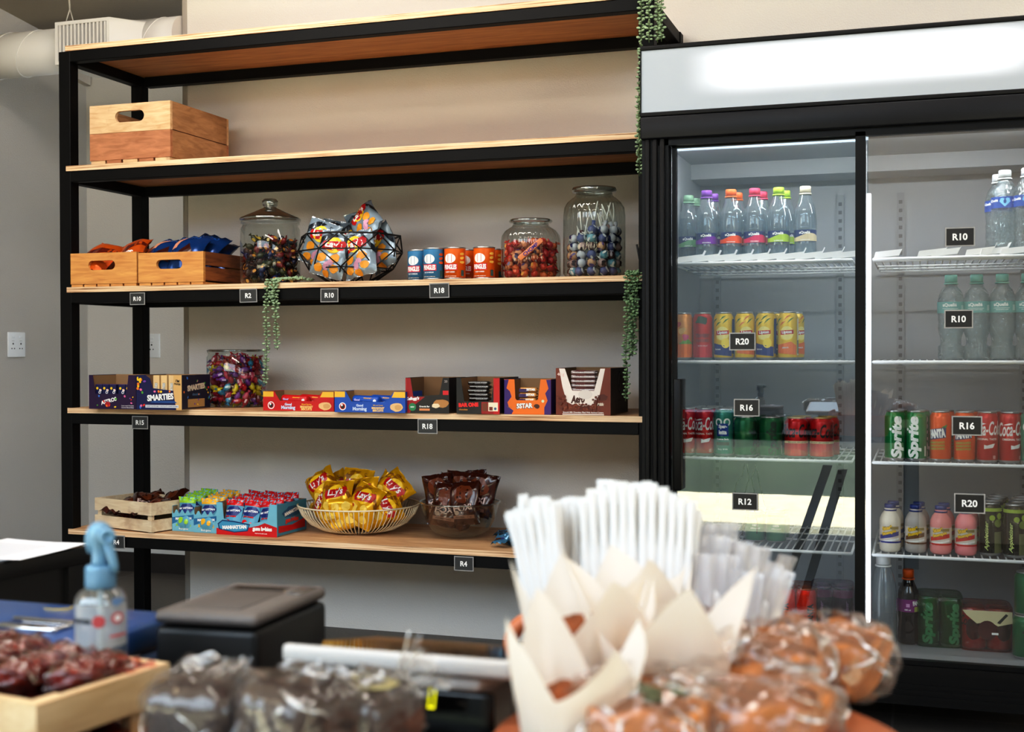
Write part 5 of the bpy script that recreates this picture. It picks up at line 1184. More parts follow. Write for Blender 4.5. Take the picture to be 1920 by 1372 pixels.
def juice(body, low, band):
    r, h = SL; B = mat(body, .3, .3, coat=.3)
    pr = [(rec(-.094, .094, .009, .052), mat(low, .3, .2), 0, 0), (pol(*([(-.094, .05), (.094, .05)] + [(.094 - .188 * i / 24, .058 + .008 * math.sin(i * .9)) for i in range(25)])), mat(band, .4), 0, 0)] if band else [(rec(-.094, .094, .009, .05), mat(low, .3, .2), 0, 0), (txt('STRAWBERRY', w=.045, y=.075, h=.012, bold=.03), mat((110, 50, 60), .4), 0, 0), (txt('FLAVOURED', w=.04, y=.06, h=.009, bold=.03), mat((120, 60, 70), .4), 0, 0), (txt('WITH FRUIT', w=.03, y=.044, bold=.02), mat((230, 190, 190), .4), 0, 0), (blob(.02, .012, -.004, .122, 12, .3, 3), mat((40, 66, 44), .4), 0, 0)]
    if band: pr += [(blob(.012, .010, x, y, 10, .3, i), mat(c, .4), 0, 0) for i, (x, y, c) in enumerate(((-.018, .082, (210, 90, 50)), (.012, .09, (236, 190, 120)), (-.006, .11, (200, 80, 50)), (.022, .07, (220, 90, 130))))]
    return can('drink_can', r, h, B, pr)
yc = YS0 + .055
jl, js = juice((222, 150, 70), (230, 120, 30), (120, 170, 70)), juice((190, 40, 34), (196, 40, 56), None)
le, pe_ = iced('lemon'), iced('peach')
for o, u, lab, tw in ((jl, 1281, 'pale orange juice can at the row end by the fridge side, second shelf', -.5), (js, 1317.5, 'dark red strawberry drink can between the pale orange and the yellow cans', 0), (le, 1357, 'yellow lemon iced tea can next to the dark red can', -.15), (pe_, 1396.5, 'yellow peach iced tea can, half hidden by its price tag', .15), (le, 1436, 'yellow lemon iced tea can to the far side of the price tag', -.2), (pe_, 1477, 'yellow peach iced tea can ending the row', -.1)):
    put(o, u, yc, 1, lab, 'drink can', None, turn_to_cam(u, yc) + tw)
for o, u in ((pe_, 1489), (le, 1452)): put(o, u, yc + .07, 1, 'yellow iced tea can in the second row, peeping past the front one', 'drink can', 'yellow cans in the second row', .9)
# third shelf: soft drinks
CK = mat((188, 8, 20), .28, .35, coat=.3); SP = mat((0, 124, 66), .28, .3, coat=.3); SPD = mat((0, 100, 56), .28, .3, coat=.3); FO = mat((226, 88, 14), .28, .3, coat=.3); LS = mat((56, 142, 124), .3, .25, coat=.3)
WC = mat((232, 232, 232), .35)
def coke(x0): return can('drink_can', *SL, CK, [(txt('Coca-Cola', w=.088, h=.040, x=x0, y=.098, bold=.02, shear=.35, rot=.06), WC, 0, 0), (pol((x0 - .03, .108), (x0 - .01, .114), (x0 + .0, .112), (x0 - .012, .108)), WC, 0, 0), (txt('ORIGINAL TASTE', w=.06, x=x0, y=.068, bold=.03), WC, 0, 0), (pol((x0 - .006, .040), (x0 + .018, .044), (x0 + .024, .056), (x0 + .014, .054), (x0 + .002, .05), (x0 - .006, .052)), WC, 0, 0), (rec(x0 + .018, x0 + .026, .012, .022), mat((220, 160, 160), .4), 0, 0)])
def sprite(r, h, c, lw, dark=False):
    k = W_ if not dark else mat((14, 50, 34), .4)
    return can('drink_can', r, h, c, [(txt('Sprite', w=h * .84, h=h * .27, y=h * .47, rot=PI / 2, bold=.05, shear=.15), k, 0, 0), (ell(.004, .004, -h * .145, h * .63), k, 0, 0), (rec(.03, .036, h * .1, h * .3), mat((220, 230, 220), .4), 0, 0)])
ck1, ck2 = coke(-.012), coke(.006)
sp1 = sprite(*SL, SP, 0)
SH = (.0345, .122)
sps = sprite(*SH, SPD, 0, True)
zero = can('drink_can', *SH, CK, [(txt('Coca-Cola', w=.105, h=.040, x=-.004, y=.082, bold=.02, shear=.35), K_, 0, 0), (rec(-.108, .108, .045, .052), mat((226, 190, 140), .4), 0, 0), (txt('ZERO SUGAR  ZERO CAFFEINE', w=.06, y=.0485, bold=.02), K_, 0, 0), (rec(-.108, .108, .009, .044), mat((196, 44, 44), .3, .2), 0, 0)], top=mat((206, 178, 120), .3, .8))
lime = can('drink_can', *SL, LS, [(ell(.011, .012, -.013, .104), W_, 0, 0), (ell(.011, .012, .013, .104), W_, 0, 0), (ell(.006, .007, -.013, .104), LS, 0, 0), (ell(.006, .007, .013, .104), LS, 0, 0), (pol((-.018, .062), (.018, .062), (.016, .100), (-.016, .100)), mat((24, 60, 150), .35), 0, 0), (txt('Spar-', w=.026, h=.014, y=.090, bold=.06), W_, 0, 0), (txt('letta', w=.024, h=.014, y=.074, bold=.06), W_, 0, 0), (txt('Creme Soda', w=.036, y=.053, bold=.04), W_, 0, 0), (rec(-.02, .02, .034, .044), mat((30, 80, 60), .4), 0, 0), (txt('fizzy drink', w=.03, y=.022, bold=.02), mat((220, 240, 230), .4), 0, 0)])
fant = can('drink_can', *SL, FO, [(pol((-.026, .062), (.026, .070), (.026, .100), (-.026, .092)), mat((36, 44, 110), .35), 0, 0), (txt('FANTA', w=.048, h=.026, y=.0815, rot=.12, bold=.08), W_, 0, 0), (pol((.012, .1), (.03, .108), (.026, .098)), mat((70, 140, 60), .4), 0, 0)] + [(txt('ORANGE FLAVOUR', w=.044, h=.006, y=.056 - .009 * i, rot=.05, bold=.03), mat((150, 190, 90), .4), 0, 0) for i in range(3)])
yc = YS0 + .05
rowL = ((ck1, SL, 1288, 'red cola can at the row end beside the door handle', .25), (ck2, SL, 1321, 'red cola can between another red can and the teal cream soda can', -.35), (lime, SL, 1357, 'teal cream soda can with a blue logo', -.1), (sps, SH, 1398, 'short green can with dark lettering below the price tag', .9), (sps, SH, 1445, 'short green can with dark lettering beside the red cans with gold bands', .25), (zero, SH, 1493, 'short red can with a gold band and black script, next to the green ones', .1), (zero, SH, 1541, 'short red can with a gold band and black script, last of the row', -.25))
for o, d, u, lab, tw in rowL:
    put(o, u, yc, 2, lab, 'drink can', None, turn_to_cam(u, yc) + tw)
    nm = {ck1: 'red cola', ck2: 'red cola', lime: 'teal cream soda', sps: 'short green', zero: 'short red gold-banded'}[o]
    put(o, u + 11, yc + .072, 2, '%s can standing in the second row of the middle fridge shelf' % nm, 'drink can', 'second row %s cans' % nm, .4)
    if o is not zero: put(o, u + 20, yc + .145, 2, '%s can standing in the third row of the middle fridge shelf' % nm, 'drink can', 'third row %s cans' % nm, .2)
rowR = ((sp1, 1679, 'tall green can with white lettering, first of the row beside the lamp tube', .25), (sp1, 1718, 'tall green can with white lettering next to the orange can', -.15), (fant, 1764, 'orange soda can next to the green cans', -.35), (fant, 1809, 'orange soda can behind the price tag', -.15), (ck1, 1852, 'red cola can between the price tag and the last red can', .3), (ck2, 1894, 'red cola can near the picture edge', .1), (lime, 1934, 'teal can cut by the picture edge', 0))
for o, u, lab, tw in rowR:
    put(o, u, yc, 2, lab, 'drink can', None, turn_to_cam(u, yc) + tw)
    nm = {sp1: 'tall green', fant: 'orange soda', ck1: 'red cola', ck2: 'red cola', lime: 'teal'}[o]
    put(o, u + 8, yc + .066, 2, '%s can standing in the second row behind the other door' % nm, 'drink can', 'second row %s cans, other door' % nm, .4)
# fourth shelf: milk bottles and dark apple drinks
def milk(bodyc, stripe, lidc=(40, 60, 130)):
    B = mat(bodyc, .4, coat=.2); r = .0305
    prof = [(.022, 0), (.029, .006), (r, .018), (r - .001, .030), (r - .001, .078), (r, .082), (.0295, .096), (.024, .110), (.0175, .118), (.0165, .128)]
    s = mat(stripe, .4); bnd = mat((216, 206, 196), .45)
    pr = [(pol((-.03, .0), (.03, .012), (.03, .024), (-.03, .012)), s, 0, .038), (pol((-.03, -.012), (.03, .0), (.03, .006), (-.03, -.006)), W_, 0, .038), (rec(-.09, .09, -.010, -.005), s, 0, .038), (txt('Steri', w=.030, h=.013, x=-.006, y=.034, rot=.3, bold=.12), K_, 0, .038), (txt('Steri', w=.029, h=.012, x=-.006, y=.034, rot=.3, bold=.05), YEL, 0, .038), (txt('Stumpie', w=.042, h=.013, x=.0, y=.020, rot=.3, bold=.12), K_, 0, .038), (txt('Stumpie', w=.041, h=.012, x=.0, y=.020, rot=.3, bold=.05), YEL, 0, .038), (rec(.006, .028, .030, .038), mat((150, 130, 70), .4), 0, .038)]
    o = bottle('milk_bottle', prof, B, mat(lidc, .35), .0165, .126, .014, label_band=(r - .0008, .030, .078, bnd, pr), neck=True)
    return o
ym = YS0 + .055
mk = [milk((228, 220, 204), (40, 50, 140)), milk((186, 178, 172), (120, 80, 50)), milk((232, 150, 150), (206, 50, 40)), milk((236, 146, 152), (206, 40, 40))]
for o, u, lab in zip(mk, (1669, 1717, 1764, 1811), ('cream milk bottle with a blue label, first of the row beside the lamp tube', 'grey-brown milk bottle between the cream and the pink ones', 'pink milk bottle with its dark cap clear of the price tag', 'pink milk bottle half hidden by the price tag')):
    put(o, u, ym, 3, lab, 'milk bottle', None, turn_to_cam(u, ym) - .1, 980); put(o, u + 6, ym + .07, 3, lab.split(' milk')[0] + ' milk bottle in the second row behind its twin' if 'half' not in lab else 'pink milk bottle in the second row behind the price tag', 'milk bottle', None, .3, 980)
AP = mat((22, 26, 14), .25, .3, coat=.4); LG = mat((160, 186, 70), .35)
ap = can('drink_can', .031, .152, AP, [(rec(-.097, .097, .128, .138), LG, 0, 0), (ell(.008, .008, .008, .11), LG, 0, 0), (ell(.012, .012, .026, .095), mat((120, 140, 60), .4), 0, 0), (ell(.009, .009, .03, .115), LG, 0, 0), (rec(.014, .045, .01, .07), mat((110, 116, 80), .4), 0, 0), (txt('Appletiser', w=.085, h=.014, x=-.006, y=.058, rot=PI / 2, bold=.02, shear=.3), mat((200, 220, 140), .4), 0, 0)])
for u, y, lab in ((1857, ym + .02, 'black can with a lime band standing next to the pink bottles'), (1903, ym + .0, 'black can with a lime band and slanting lettering at the picture edge')): put(ap, u, y, 3, lab, 'drink can', None, turn_to_cam(u, y) - .1, 980)
for k in range(1, 4):
    for u in (1857, 1903): put(ap, u + 5 * k, ym + .02 + .066 * k, 3, 'black can with a lime band in the rows behind the two front ones', 'drink can', 'black lime-banded cans behind', .3, 980)
GA = mat((60, 130, 96), .3, .3)
ga = can('drink_can', .031, .094, GA, [(rec(-.097, .097, .076, .084), mat((190, 180, 90), .4), 0, 0), (txt('100%', w=.018, y=.052, bold=.03), W_, 0, 0), (txt('APPLE JUICE', w=.03, y=.042, bold=.03), W_, 0, 0)])
for u, lab in ((1416, 'small green juice can on the reflecting fourth shelf, beside the straws'), (1455, 'small green juice can on the fourth shelf, the one nearest the empty rack')): put(ga, u, YS0 + .14, 3, lab, 'drink can', None, turn_to_cam(u, yb), 1000)
for u in (1425, 1462): put(ga, u, YS0 + .22, 3, 'small green juice can in the second row of the fourth shelf', 'drink can', 'second row small green cans', .2, 1000)
# black wires hanging from the third shelf before the R12 tag
wr_ = mat((36, 38, 34), .6)
def wires(label, lines):
    y = YS0 + .0; pts = [[aty(u, v, y - .012) for u, v in l] for l in lines]; o = MB()
    for p in pts: o.tube(p, .0016, wr_, 5)
    tag(o.build('hanging_wire'), label, 'wire')
wires('thin dark wire hanging from the third fridge shelf, the one nearest the handle', [[(1397, 868), (1392, 890), (1381, 905), (1378, 920), (1382, 940)]])
wires('thin dark wire hanging behind the R12 tag down to the small green cans', [[(1401, 868), (1404, 900), (1396, 925), (1399, 960), (1395, 985), (1391, 1003)]])
wires('thin dark wire looping past the R12 tag towards the middle post', [[(1417, 868), (1423, 900), (1430, 930), (1437, 955), (1435, 960), (1421, 955)], [(1417, 872), (1409, 897), (1414, 920), (1414, 955), (1420, 980), (1419, 1000)]])
# cabinet floor
zfl = zbot + .001
def shrink(label, canf, r, h, nx, ny, u, y, wrapc, tr, word=None):
    """shrink-wrapped block of cans: one pack"""
    p = aty(u, 1150, y); t = thing('can_pack', label, 'drinks pack', (p.x, y, zfl), tr)
    for i in range(nx):
        for j in range(ny):
            c = dup(canf, M=None, parent=t); c.location = ((i - (nx - 1) / 2) * r * 2.02, r + j * r * 2.02, .0005); c.rotation_euler = (0, 0, .4 * (i - .5) + .2)
            for k in ('label', 'category', 'group'):
                if k in c: del c[k]
    W = nx * r * 2.04 + .004; Dp = ny * r * 2.04 + .004; m = MB()
    n = 40; prof = []
    for i in range(n):
        a = 2 * PI * i / n; c, s = math.cos(a), math.sin(a); q = (abs(c) ** 6 + abs(s) ** 6) ** (-1 / 6); prof.append((W / 2 * c * q, Dp / 2 * s * q + Dp / 2 - .002))
    rows = [(1, .0), (1.004, .02), (1.004, h * .9), (.99, h), (.93, h + .004)]
    vs = [(x * k, (y_ - Dp / 2) * k + Dp / 2, z) for k, z in rows for x, y_ in prof]; fs = [(k * n + i, k * n + (i + 1) % n, (k + 1) * n + (i + 1) % n, (k + 1) * n + i) for k in range(len(rows) - 1) for i in range(n)] + [tuple((len(rows) - 1) * n + i for i in range(n))]
    m.add(vs, fs, wrapc, True); m.build('shrink_wrap', t); return t
def raw(o):   # prototype parked inside packs only
    return o
spP = sprite(.031, .145, SP, 0); shrink('green shrink-wrapped pack of cans on the fridge floor', spP, .031, .145, 2, 2, 1763, YS0 + .09, glassy('wrap_green', (120, 190, 150), .045, .6, .12, 2., bump=.4, bscale=30.), .05)
rd = can('drink_can', .0345, .122, CK, [(blob(.024, .03, 0, .06, 14, .1, 2), mat((60, 8, 14), .4), 0, 0), (txt('Coca-Cola', w=.09, h=.03, y=.085, bold=.02, shear=.35), K_, 0, 0)], top=mat((206, 178, 120), .3, .8))
tp = shrink('red and cream shrink-wrapped pack of cans on the fridge floor', rd, .0345, .122, 2, 2, 1851, YS0 + .08, glassy('wrap_red', (226, 120, 110), .045, .6, .12, 2., bump=.4, bscale=30.), .03)
m = MB(); cr = mat((208, 198, 160), .4); Wp = .071
m.decal(pol((-Wp * .95, .118), (Wp * .95, .118), (Wp * .95, .085), (Wp * .4, .075), (Wp * .1, .088), (-Wp * .4, .080), (-Wp * .8, .104)), lambda x, y: (x, -.0048, y), cr); m.decal(ell(.026, .028, 0, .062), lambda x, y: (x, -.0052, y), mat((70, 8, 14), .4)); m.decal(pol((.026, .085), (.05, .112), (.056, .108), (.034, .082)), lambda x, y: (x, -.0056, y), K_); m.decal(rec(.012, .03, .05, .056), lambda x, y: (x, -.0056, y), W_)
m.build('printed_sleeve', tp)
orP = can('drink_can', .031, .145, mat((232, 80, 10), .3, .3, coat=.3), [(txt('FANTA', w=.06, h=.02, y=.07, rot=PI / 2, bold=.06), mat((40, 50, 120), .4), 0, 0)])
shrink('bright orange shrink-wrapped pack of cans on the fridge floor beside the straws', orP, .031, .145, 2, 2, 1492, YS0 + .10, glassy('wrap_orange', (255, 170, 110), .045, .6, .12, 2., bump=.4, bscale=30.), .08)
gpP = can('drink_can', .031, .150, mat((64, 40, 66), .3, .3, coat=.3), [(rec(-.097, .097, .118, .142), mat((150, 40, 116), .35), 0, 0), (rec(-.097, .097, .009, .035), mat((120, 26, 110), .35), 0, 0), (txt('Grapetiser', w=.075, h=.014, y=.07, rot=PI / 2, bold=.02, shear=.3), mat((200, 200, 206), .4), 0, 0)])
shrink('purple shrink-wrapped pack of cans on the fridge floor beside the middle post', gpP, .031, .150, 2, 2, 1561, YS0 + .13, glassy('wrap_purple', (190, 150, 190), .045, .6, .12, 2., bump=.4, bscale=30.), .06)
put(sps, 1923, YS0 + .04, 3, 'short green can on the fridge floor at the picture edge, with another stacked on it', 'drink can', None, .3, 1150, z=zfl); put(sps, 1926, YS0 + .04, 3, 'short green can stacked on another one at the picture edge of the fridge floor', 'drink can', None, .8, 1150, z=zfl + .1225)
# bottles on the floor
cw = bottle('water_bottle', [(.03, 0), (.038, .004), (.0395, .02)] + [(.0395 - (.0012 if k % 2 else 0), .03 + k * .012) for k in range(9)] + [(.039, .142), (.038, .165), (.034, .195), (.026, .222), (.0185, .238), (.0175, .25)], PET, mat((226, 228, 230), .4), .021, .243, .032, neck=True)
put(cw, 1656, YS0 + .05, 3, 'large clear bottle with a white cap on the fridge floor beside the lamp tube', 'water bottle', None, 0, 1150, z=zfl)
gr = bottle('soda_bottle', [(.022, 0), (.029, .004), (.031, .02), (.029, .05), (.0275, .07), (.0295, .085), (.030, .095), (.030, .135), (.031, .142), (.028, .158), (.018, .180), (.0135, .192), (.0135, .205)], glassy('pet_dark', (60, 30, 40), .06, .6, .05, 2.4, diff=(30, 12, 20), diffw=.35), mat((220, 96, 20), .4), .0165, .196, .024, label_band=(.0302, .097, .134, mat((130, 20, 120), .4), [(txt('FANTA', w=.034, h=.014, x=.030, y=.008, rot=.1, bold=.06), W_, 0, .116), (pol((.018, -.018), (.05, -.018), (.05, .0), (.018, -.004)), mat((180, 190, 90), .4), 0, .116), (txt('440 ml', w=.018, x=-.002, y=-.012, bold=.03), W_, 0, .116), (rec(-.006, .004, -.004, .006), mat((214, 160, 210), .4), 0, .116)]), neck=True,
            liquid=([(.0001, .003), (.028, .005), (.029, .02), (.0275, .05), (.026, .07), (.028, .09), (.028, .14), (.0001, .145)], mat((26, 6, 16), .3)))
put(gr, 1703, YS0 + .12, 3, 'dark grape soda bottle with an orange cap on the fridge floor', 'soda bottle', None, turn_to_cam(1703, YS0 + .12), 1150, z=zfl)
for o in (spP, rd, orP, gpP):
    for ch in list(o.children): bpy.data.objects.remove(ch)
    bpy.data.objects.remove(o)
# ------------------------------------------------------------------ counter and what stands on it
ZK = .70
CT = mat((16, 15, 15), .4)
pts = [atd(u, 686, d) for u, d in ((-980, 1.50), (-420, 1.66), (640, 1.50), (960, 1.42), (1480, 1.27), (1610, 1.19), (1610, .62), (-980, .62))]
m = MB(); pl = [(p.x, p.y) for p in pts][::-1]
ct = thing('counter', 'black shop counter in front of the shelving, under the till and the baked goods', 'counter', (0, 0, 0))
m.prism(pl, .03, CT, lambda a, b, c: (a, b, ZK - .0306 + c)); m.build('worktop', ct)
for u, d in ((-380, 1.60), (-880, 1.22), (1596, 1.14), (1590, .68)):
    q = atd(u, 686, d); MB().box(q.x - .022, q.x + .022, q.y - .022, q.y + .022, 0, ZK - .0306, CT).build('leg', ct)
def kz(u, v, z): return atz(u, v, z)
def frame_M(p0, p1, flip=False):
    """frame with x along p0->p1, z up"""
    a = math.atan2(p1.y - p0.y, p1.x - p0.x); return a
# --- crate of brown sweets in the corner
zr = ZK + .10
c0, c1 = kz(68, 1322, zr), kz(318, 1242, zr)
a = frame_M(c0, c1); W = (c1 - c0).length; Dp = .205
HONEY = wood('pine_honey', (226, 198, 158), (204, 170, 128), (3, 14, 24), knots=5., dark=(170, 116, 70))
Mc = Matrix.Translation((c0.x, c0.y, ZK)) @ Matrix.Rotation(a, 4, 'Z') @ Matrix.Translation((W / 2, Dp / 2, 0))
slat_crate('honey pine slatted crate on the counter, heaped with wrapped dark red sweets', W, Dp, .10, Mc, HONEY, nslat=3, T=.010, post=.03)
def crumple(m, rx, ry, rz, mm, seed, amp=.12, nu=22, nv=14, tail=None):
    q = random.Random(seed); ph = [q.uniform(0, 6.28) for _ in range(6)]
    def f(x, y, z):
        k = 1 + amp * (math.sin(7 * x + 4 * y + ph[0]) * math.sin(6 * z + ph[1]) + .6 * math.sin(13 * y - 8 * x + ph[2]) + .5 * math.sin(11 * z + 9 * x + ph[3]))
        return k
    m.ball((0, 0, 0), (rx, ry, rz), mm, nu, nv, fn=f); return m
def dried(seed):
    o = crumple(MB(), .027, .020, .014, mat((120, 42, 26), .4, bump=.4, bscale=90, var=.5, vscale=60.), seed, .16).build('fruit_snack')
    crumple(MB(), .034, .025, .018, glassy('film_red', (226, 150, 140), .06, .7, .10, 2.2, bump=.35, bscale=45., bl=True), seed + 1, .10).build('film_wrapper', o)
    F = glassy('film_red')
    for s in (-1, 1): e = MB(); e.grid(6, 3, lambda i, j: (s * (.029 + .014 * j), (i - .5) * (.03 + .03 * j), .004 * math.sin(i * 14 + seed) * (j + .3) + .006 * j), F); e.build('film_end', o)
    return o
dr = [dried(s) for s in (61, 63, 65)]
G = 'dark red sweets in the honey pine crate'
for k, z in enumerate((.036, .070, .102)):
    for i in range(3):
        for j in range(4):
            x = -W / 2 + .056 + (W - .112) * i / 2 + .010 * (k % 2) + R.uniform(-.003, .003); y = -Dp / 2 + .036 + (Dp - .072) * j / 3 + R.uniform(-.003, .003)
            if k == 2 and (j == 0 and i == 0): continue
            if k == 0 and i == 1 and j > 0: continue
            used(dr[(i + j + k) % 3], Mc @ TRS((x, y, z + .004 * (j > 1 and k == 2)), R.uniform(-.2, .2), R.uniform(-.15, .15), R.uniform(-.35, .35)), 'dark red dried sweet in crinkled clear film, heaped in the honey pine crate', 'wrapped sweet', G)
# --- spray bottle
d = 1.22; pb_ = atd(189, 1150, d); zb = ZK + .0006; hz = lambda v: atd(189, v, d).z - zb; k = d / F_PX
SB = thing('spray_bottle', 'clear spray bottle with a pale blue trigger head behind the crate of sweets', 'spray bottle', (pb_.x, pb_.y, zb))
r = 48 * k; BL = mat((112, 150, 176), .45)
prof = [(r * .9, 0), (r, .006), (r, hz(1135)), (r * .96, hz(1120)), (r * .8, hz(1108)), (r * .5, hz(1100)), (r * .45, hz(1096))]
MB().lathe(prof, glassy('spray_glass', (232, 238, 238), .10, .75, .06, 2.2, diff=(220, 226, 228), diffw=.10), 36, capt=False).build('bottle_body', SB)
m = MB(); ps = [(rec(-.030, .030, -.022, .020), glassy('label_film', (236, 236, 234), .02, .3, .3, 3., diff=(226, 226, 222), diffw=.4)), (txt('SANITISER', w=.022, h=.005, x=-.020, y=.004, bold=.04), K_), (ell(.006, .006, -.002, .004), mat((186, 84, 84), .5)), (ell(.007, .006, .016, .006), mat((186, 100, 100), .5)), (ell(.0035, .003, .016, .006), W_), (blob(.007, .004, .016, .022, 10, .2, 3), mat((110, 140, 180), .5)), (rec(.008, .026, -.012, -.010), mat((190, 60, 60), .5))]
al = math.atan2(CAM.x - pb_.x, pb_.y - CAM.y)
for q_, (sh, mm) in enumerate(ps): m.decal(sh, cyl(r, al, hz(1163), .0005 + .0002 * q_), mm, step=.006)
m.build('label_print', SB)
m = MB(); m.tube([(0, 0, .008), (0, 0, hz(1098))], .003, mat((214, 222, 226), .4), 8); m.build('dip_tube', SB)
m = MB(); rc = 27 * k; m.lathe([(rc, hz(1100)), (rc * 1.02, hz(1082)), (rc, hz(1062)), (rc * .9, hz(1058))], BL, 30); 
for i in range(30):
    t_ = 2 * PI * i / 30; m.box(rc - .0003, rc + .0006, -.0006, .0006, hz(1098), hz(1064), BL, M=Matrix.Rotation(t_, 4, 'Z'))
m.build('collar', SB)
# trigger head seen almost end on: drawn in the plane facing the camera's side
Mh = Matrix.Rotation(al + .0, 4, 'Z'); m = MB(); X = lambda u: (u - 189) * k
def loft(m, secs, mm, n=14):
    vs = []
    for cx_, z, wx, wy, yo in secs:
        for i in range(n):
            t_ = 2 * PI * i / n; c, s = math.cos(t_), math.sin(t_); q_ = (abs(c) ** 3 + abs(s) ** 3) ** (-1 / 3); vs.append((cx_ + wx * c * q_, yo + wy * s * q_, z))
    fs = [(a_ * n + i, a_ * n + (i + 1) % n, (a_ + 1) * n + (i + 1) % n, (a_ + 1) * n + i) for a_ in range(len(secs) - 1) for i in range(n)] + [tuple(reversed(range(n))), tuple((len(secs) - 1) * n + i for i in range(n))]
    m.add(vs, fs, mm, True, Mh)
loft(m, [(X(189), hz(1062), 17 * k, 17 * k, 0), (X(188), hz(1045), 14 * k, 15 * k, 0), (X(188), hz(1028), 15 * k, 17 * k, 0), (X(189), hz(1014), 21 * k, 24 * k, 0), (X(190), hz(1000), 24 * k, 30 * k, 0), (X(188), hz(989), 21 * k, 30 * k, 0), (X(187), hz(981), 13 * k, 24 * k, 0), (X(187), hz(978), 5 * k, 12 * k, 0)], BL)
m.build('spray_head', SB)
m = MB(); loft(m, [(X(215), hz(1072), 6 * k, 5 * k, -.010), (X(213), hz(1056), 8 * k, 6 * k, -.012), (X(208), hz(1036), 9 * k, 7 * k, -.012), (X(203), hz(1016), 9 * k, 7 * k, -.010)], BL); m.build('trigger', SB)
m = MB(); m.lathe([(14 * k, -.004), (15 * k, .004), (14 * k, .010), (9 * k, .011), (9 * k, .007), (.0001, .007)], BL, 20, M=Mh @ Matrix.Translation((X(201), -.020, hz(999))) @ Matrix.Rotation(PI / 2, 4, 'X')); m.build('nozzle', SB)
m = MB(); loft(m, [(X(171), hz(1038), 5 * k, 8 * k, .010), (X(169), hz(1020), 8 * k, 11 * k, .008), (X(172), hz(1000), 10 * k, 13 * k, .006), (X(178), hz(988), 9 * k, 12 * k, .004)], BL); m.build('grip_hook', SB)
# --- blue cash box
zx = ZK + .095
q0, q1 = kz(-60, 1118, zx), kz(283, 1144, zx)
aq = frame_M(q0, q1); cw_, ch_ = .30, .22
BLU = mat((34, 78, 138), .35, coat=.3); CHR = mat((225, 228, 232), .12, 1.)
cb = thing('cash_box', 'blue metal cash box with a chrome lid handle behind the spray bottle', 'cash box', (q1.x, q1.y, ZK + .0006), aq)
cw_ = (q1 - q0).length + .06
MB().box(-cw_ + .03, .03, -ch_, 0, 0, .058, BLU, .006).build('box_body', cb)
lid = MB().box(-cw_ + .027, .033, -ch_ - .003, .003, .061, .0944, BLU, .008).build('box_lid', cb)
hp = kz(60, 1175, zx); hx = (hp - q1); lx = hx.x * math.cos(-aq) - hx.y * math.sin(-aq); ly_ = hx.x * math.sin(-aq) + hx.y * math.cos(-aq)
m = MB(); m.box(lx - .045, lx + .045, ly_ - .022, ly_ + .026, .0940, .0952, mat((24, 52, 96), .4), .0005)
m.build('handle_recess', lid)
m = MB(); m.tube([(lx - .042, ly_ - .016, .0965), (lx + .038, ly_ - .016, .0965), (lx + .042, ly_ - .012, .0965), (lx + .042, ly_ + .018, .0965), (lx + .036, ly_ + .022, .0965), (lx - .042, ly_ + .022, .0965)], .0028, CHR, 8); m.box(lx - .036, lx + .026, ly_ - .016, ly_ - .004, .0955, .0985, CHR, .001); m.box(lx - .02, lx + .03, ly_ + .008, ly_ + .012, .0955, .0975, CHR, .0005)
m.build('lid_handle', lid)
sp_ = kz(108, 1139, zx) - q1; sx_ = sp_.x * math.cos(-aq) - sp_.y * math.sin(-aq); sy_ = sp_.x * math.sin(-aq) + sp_.y * math.cos(-aq)
m = MB(); m.tube([(sx_ + .018 * math.cos(t_) * 1.0, sy_ + .010 * math.sin(t_), .0946) for t_ in [(-2.6 + .17 * i) for i in range(20)]], [.0004 + .0012 * (i / 19) for i in range(20)], mat((196, 170, 70), .4), 5); m.build('emblem', lid)
# --- receipt printer
zp = ZK + .125
A, B, C_ = kz(288, 1143, zp), kz(482, 1153, zp), kz(614, 1098, zp)
ap_ = frame_M(A, B); pw = (B - A).length; dirx = Vector((math.cos(ap_), math.sin(ap_), 0)); diry = Vector((-math.sin(ap_), math.cos(ap_), 0)); pd = (C_ - B).dot(diry); sk = (C_ - B).dot(dirx)
PR = mat((14, 13, 13), .42); PT = mat((108, 101, 97), .5, bump=.2, bscale=400)
rp = thing('receipt_printer', 'black receipt printer with a sloping grey lid on the counter', 'receipt printer', (A.x, A.y, ZK + .0006), ap_)
def slab(x0, x1, y0, y1, z0, z1, mm, bev, s0=0.):
    m = MB(); m.box(x0, x1, y0, y1, z0, z1, mm, bev, 3); m.v = [(x + sk * (y / pd), y, z) for x, y, z in m.v]; return m
slab(0, pw, 0, pd, 0, .108, PR, .008).build('printer_body', rp)
pt_ = slab(.0, pw, -.002, pd, .110, .1244, PT, .007).build('printer_lid', rp)
slab(.018, pw - .03, .02, pd * .72, .1242, .1252, mat((92, 86, 83), .5), .0004).build('lid_panel', pt_)
slab(.018, pw - .035, pd * .74, pd * .86, .1238, .1249, mat((8, 8, 8), .35), .0003).build('paper_slot', rp)
slab(pw - .022, pw - .006, pd * .66, pd * .90, .1240, .1256, mat((120, 118, 116), .25, .6), .0005).build('feed_button', rp)
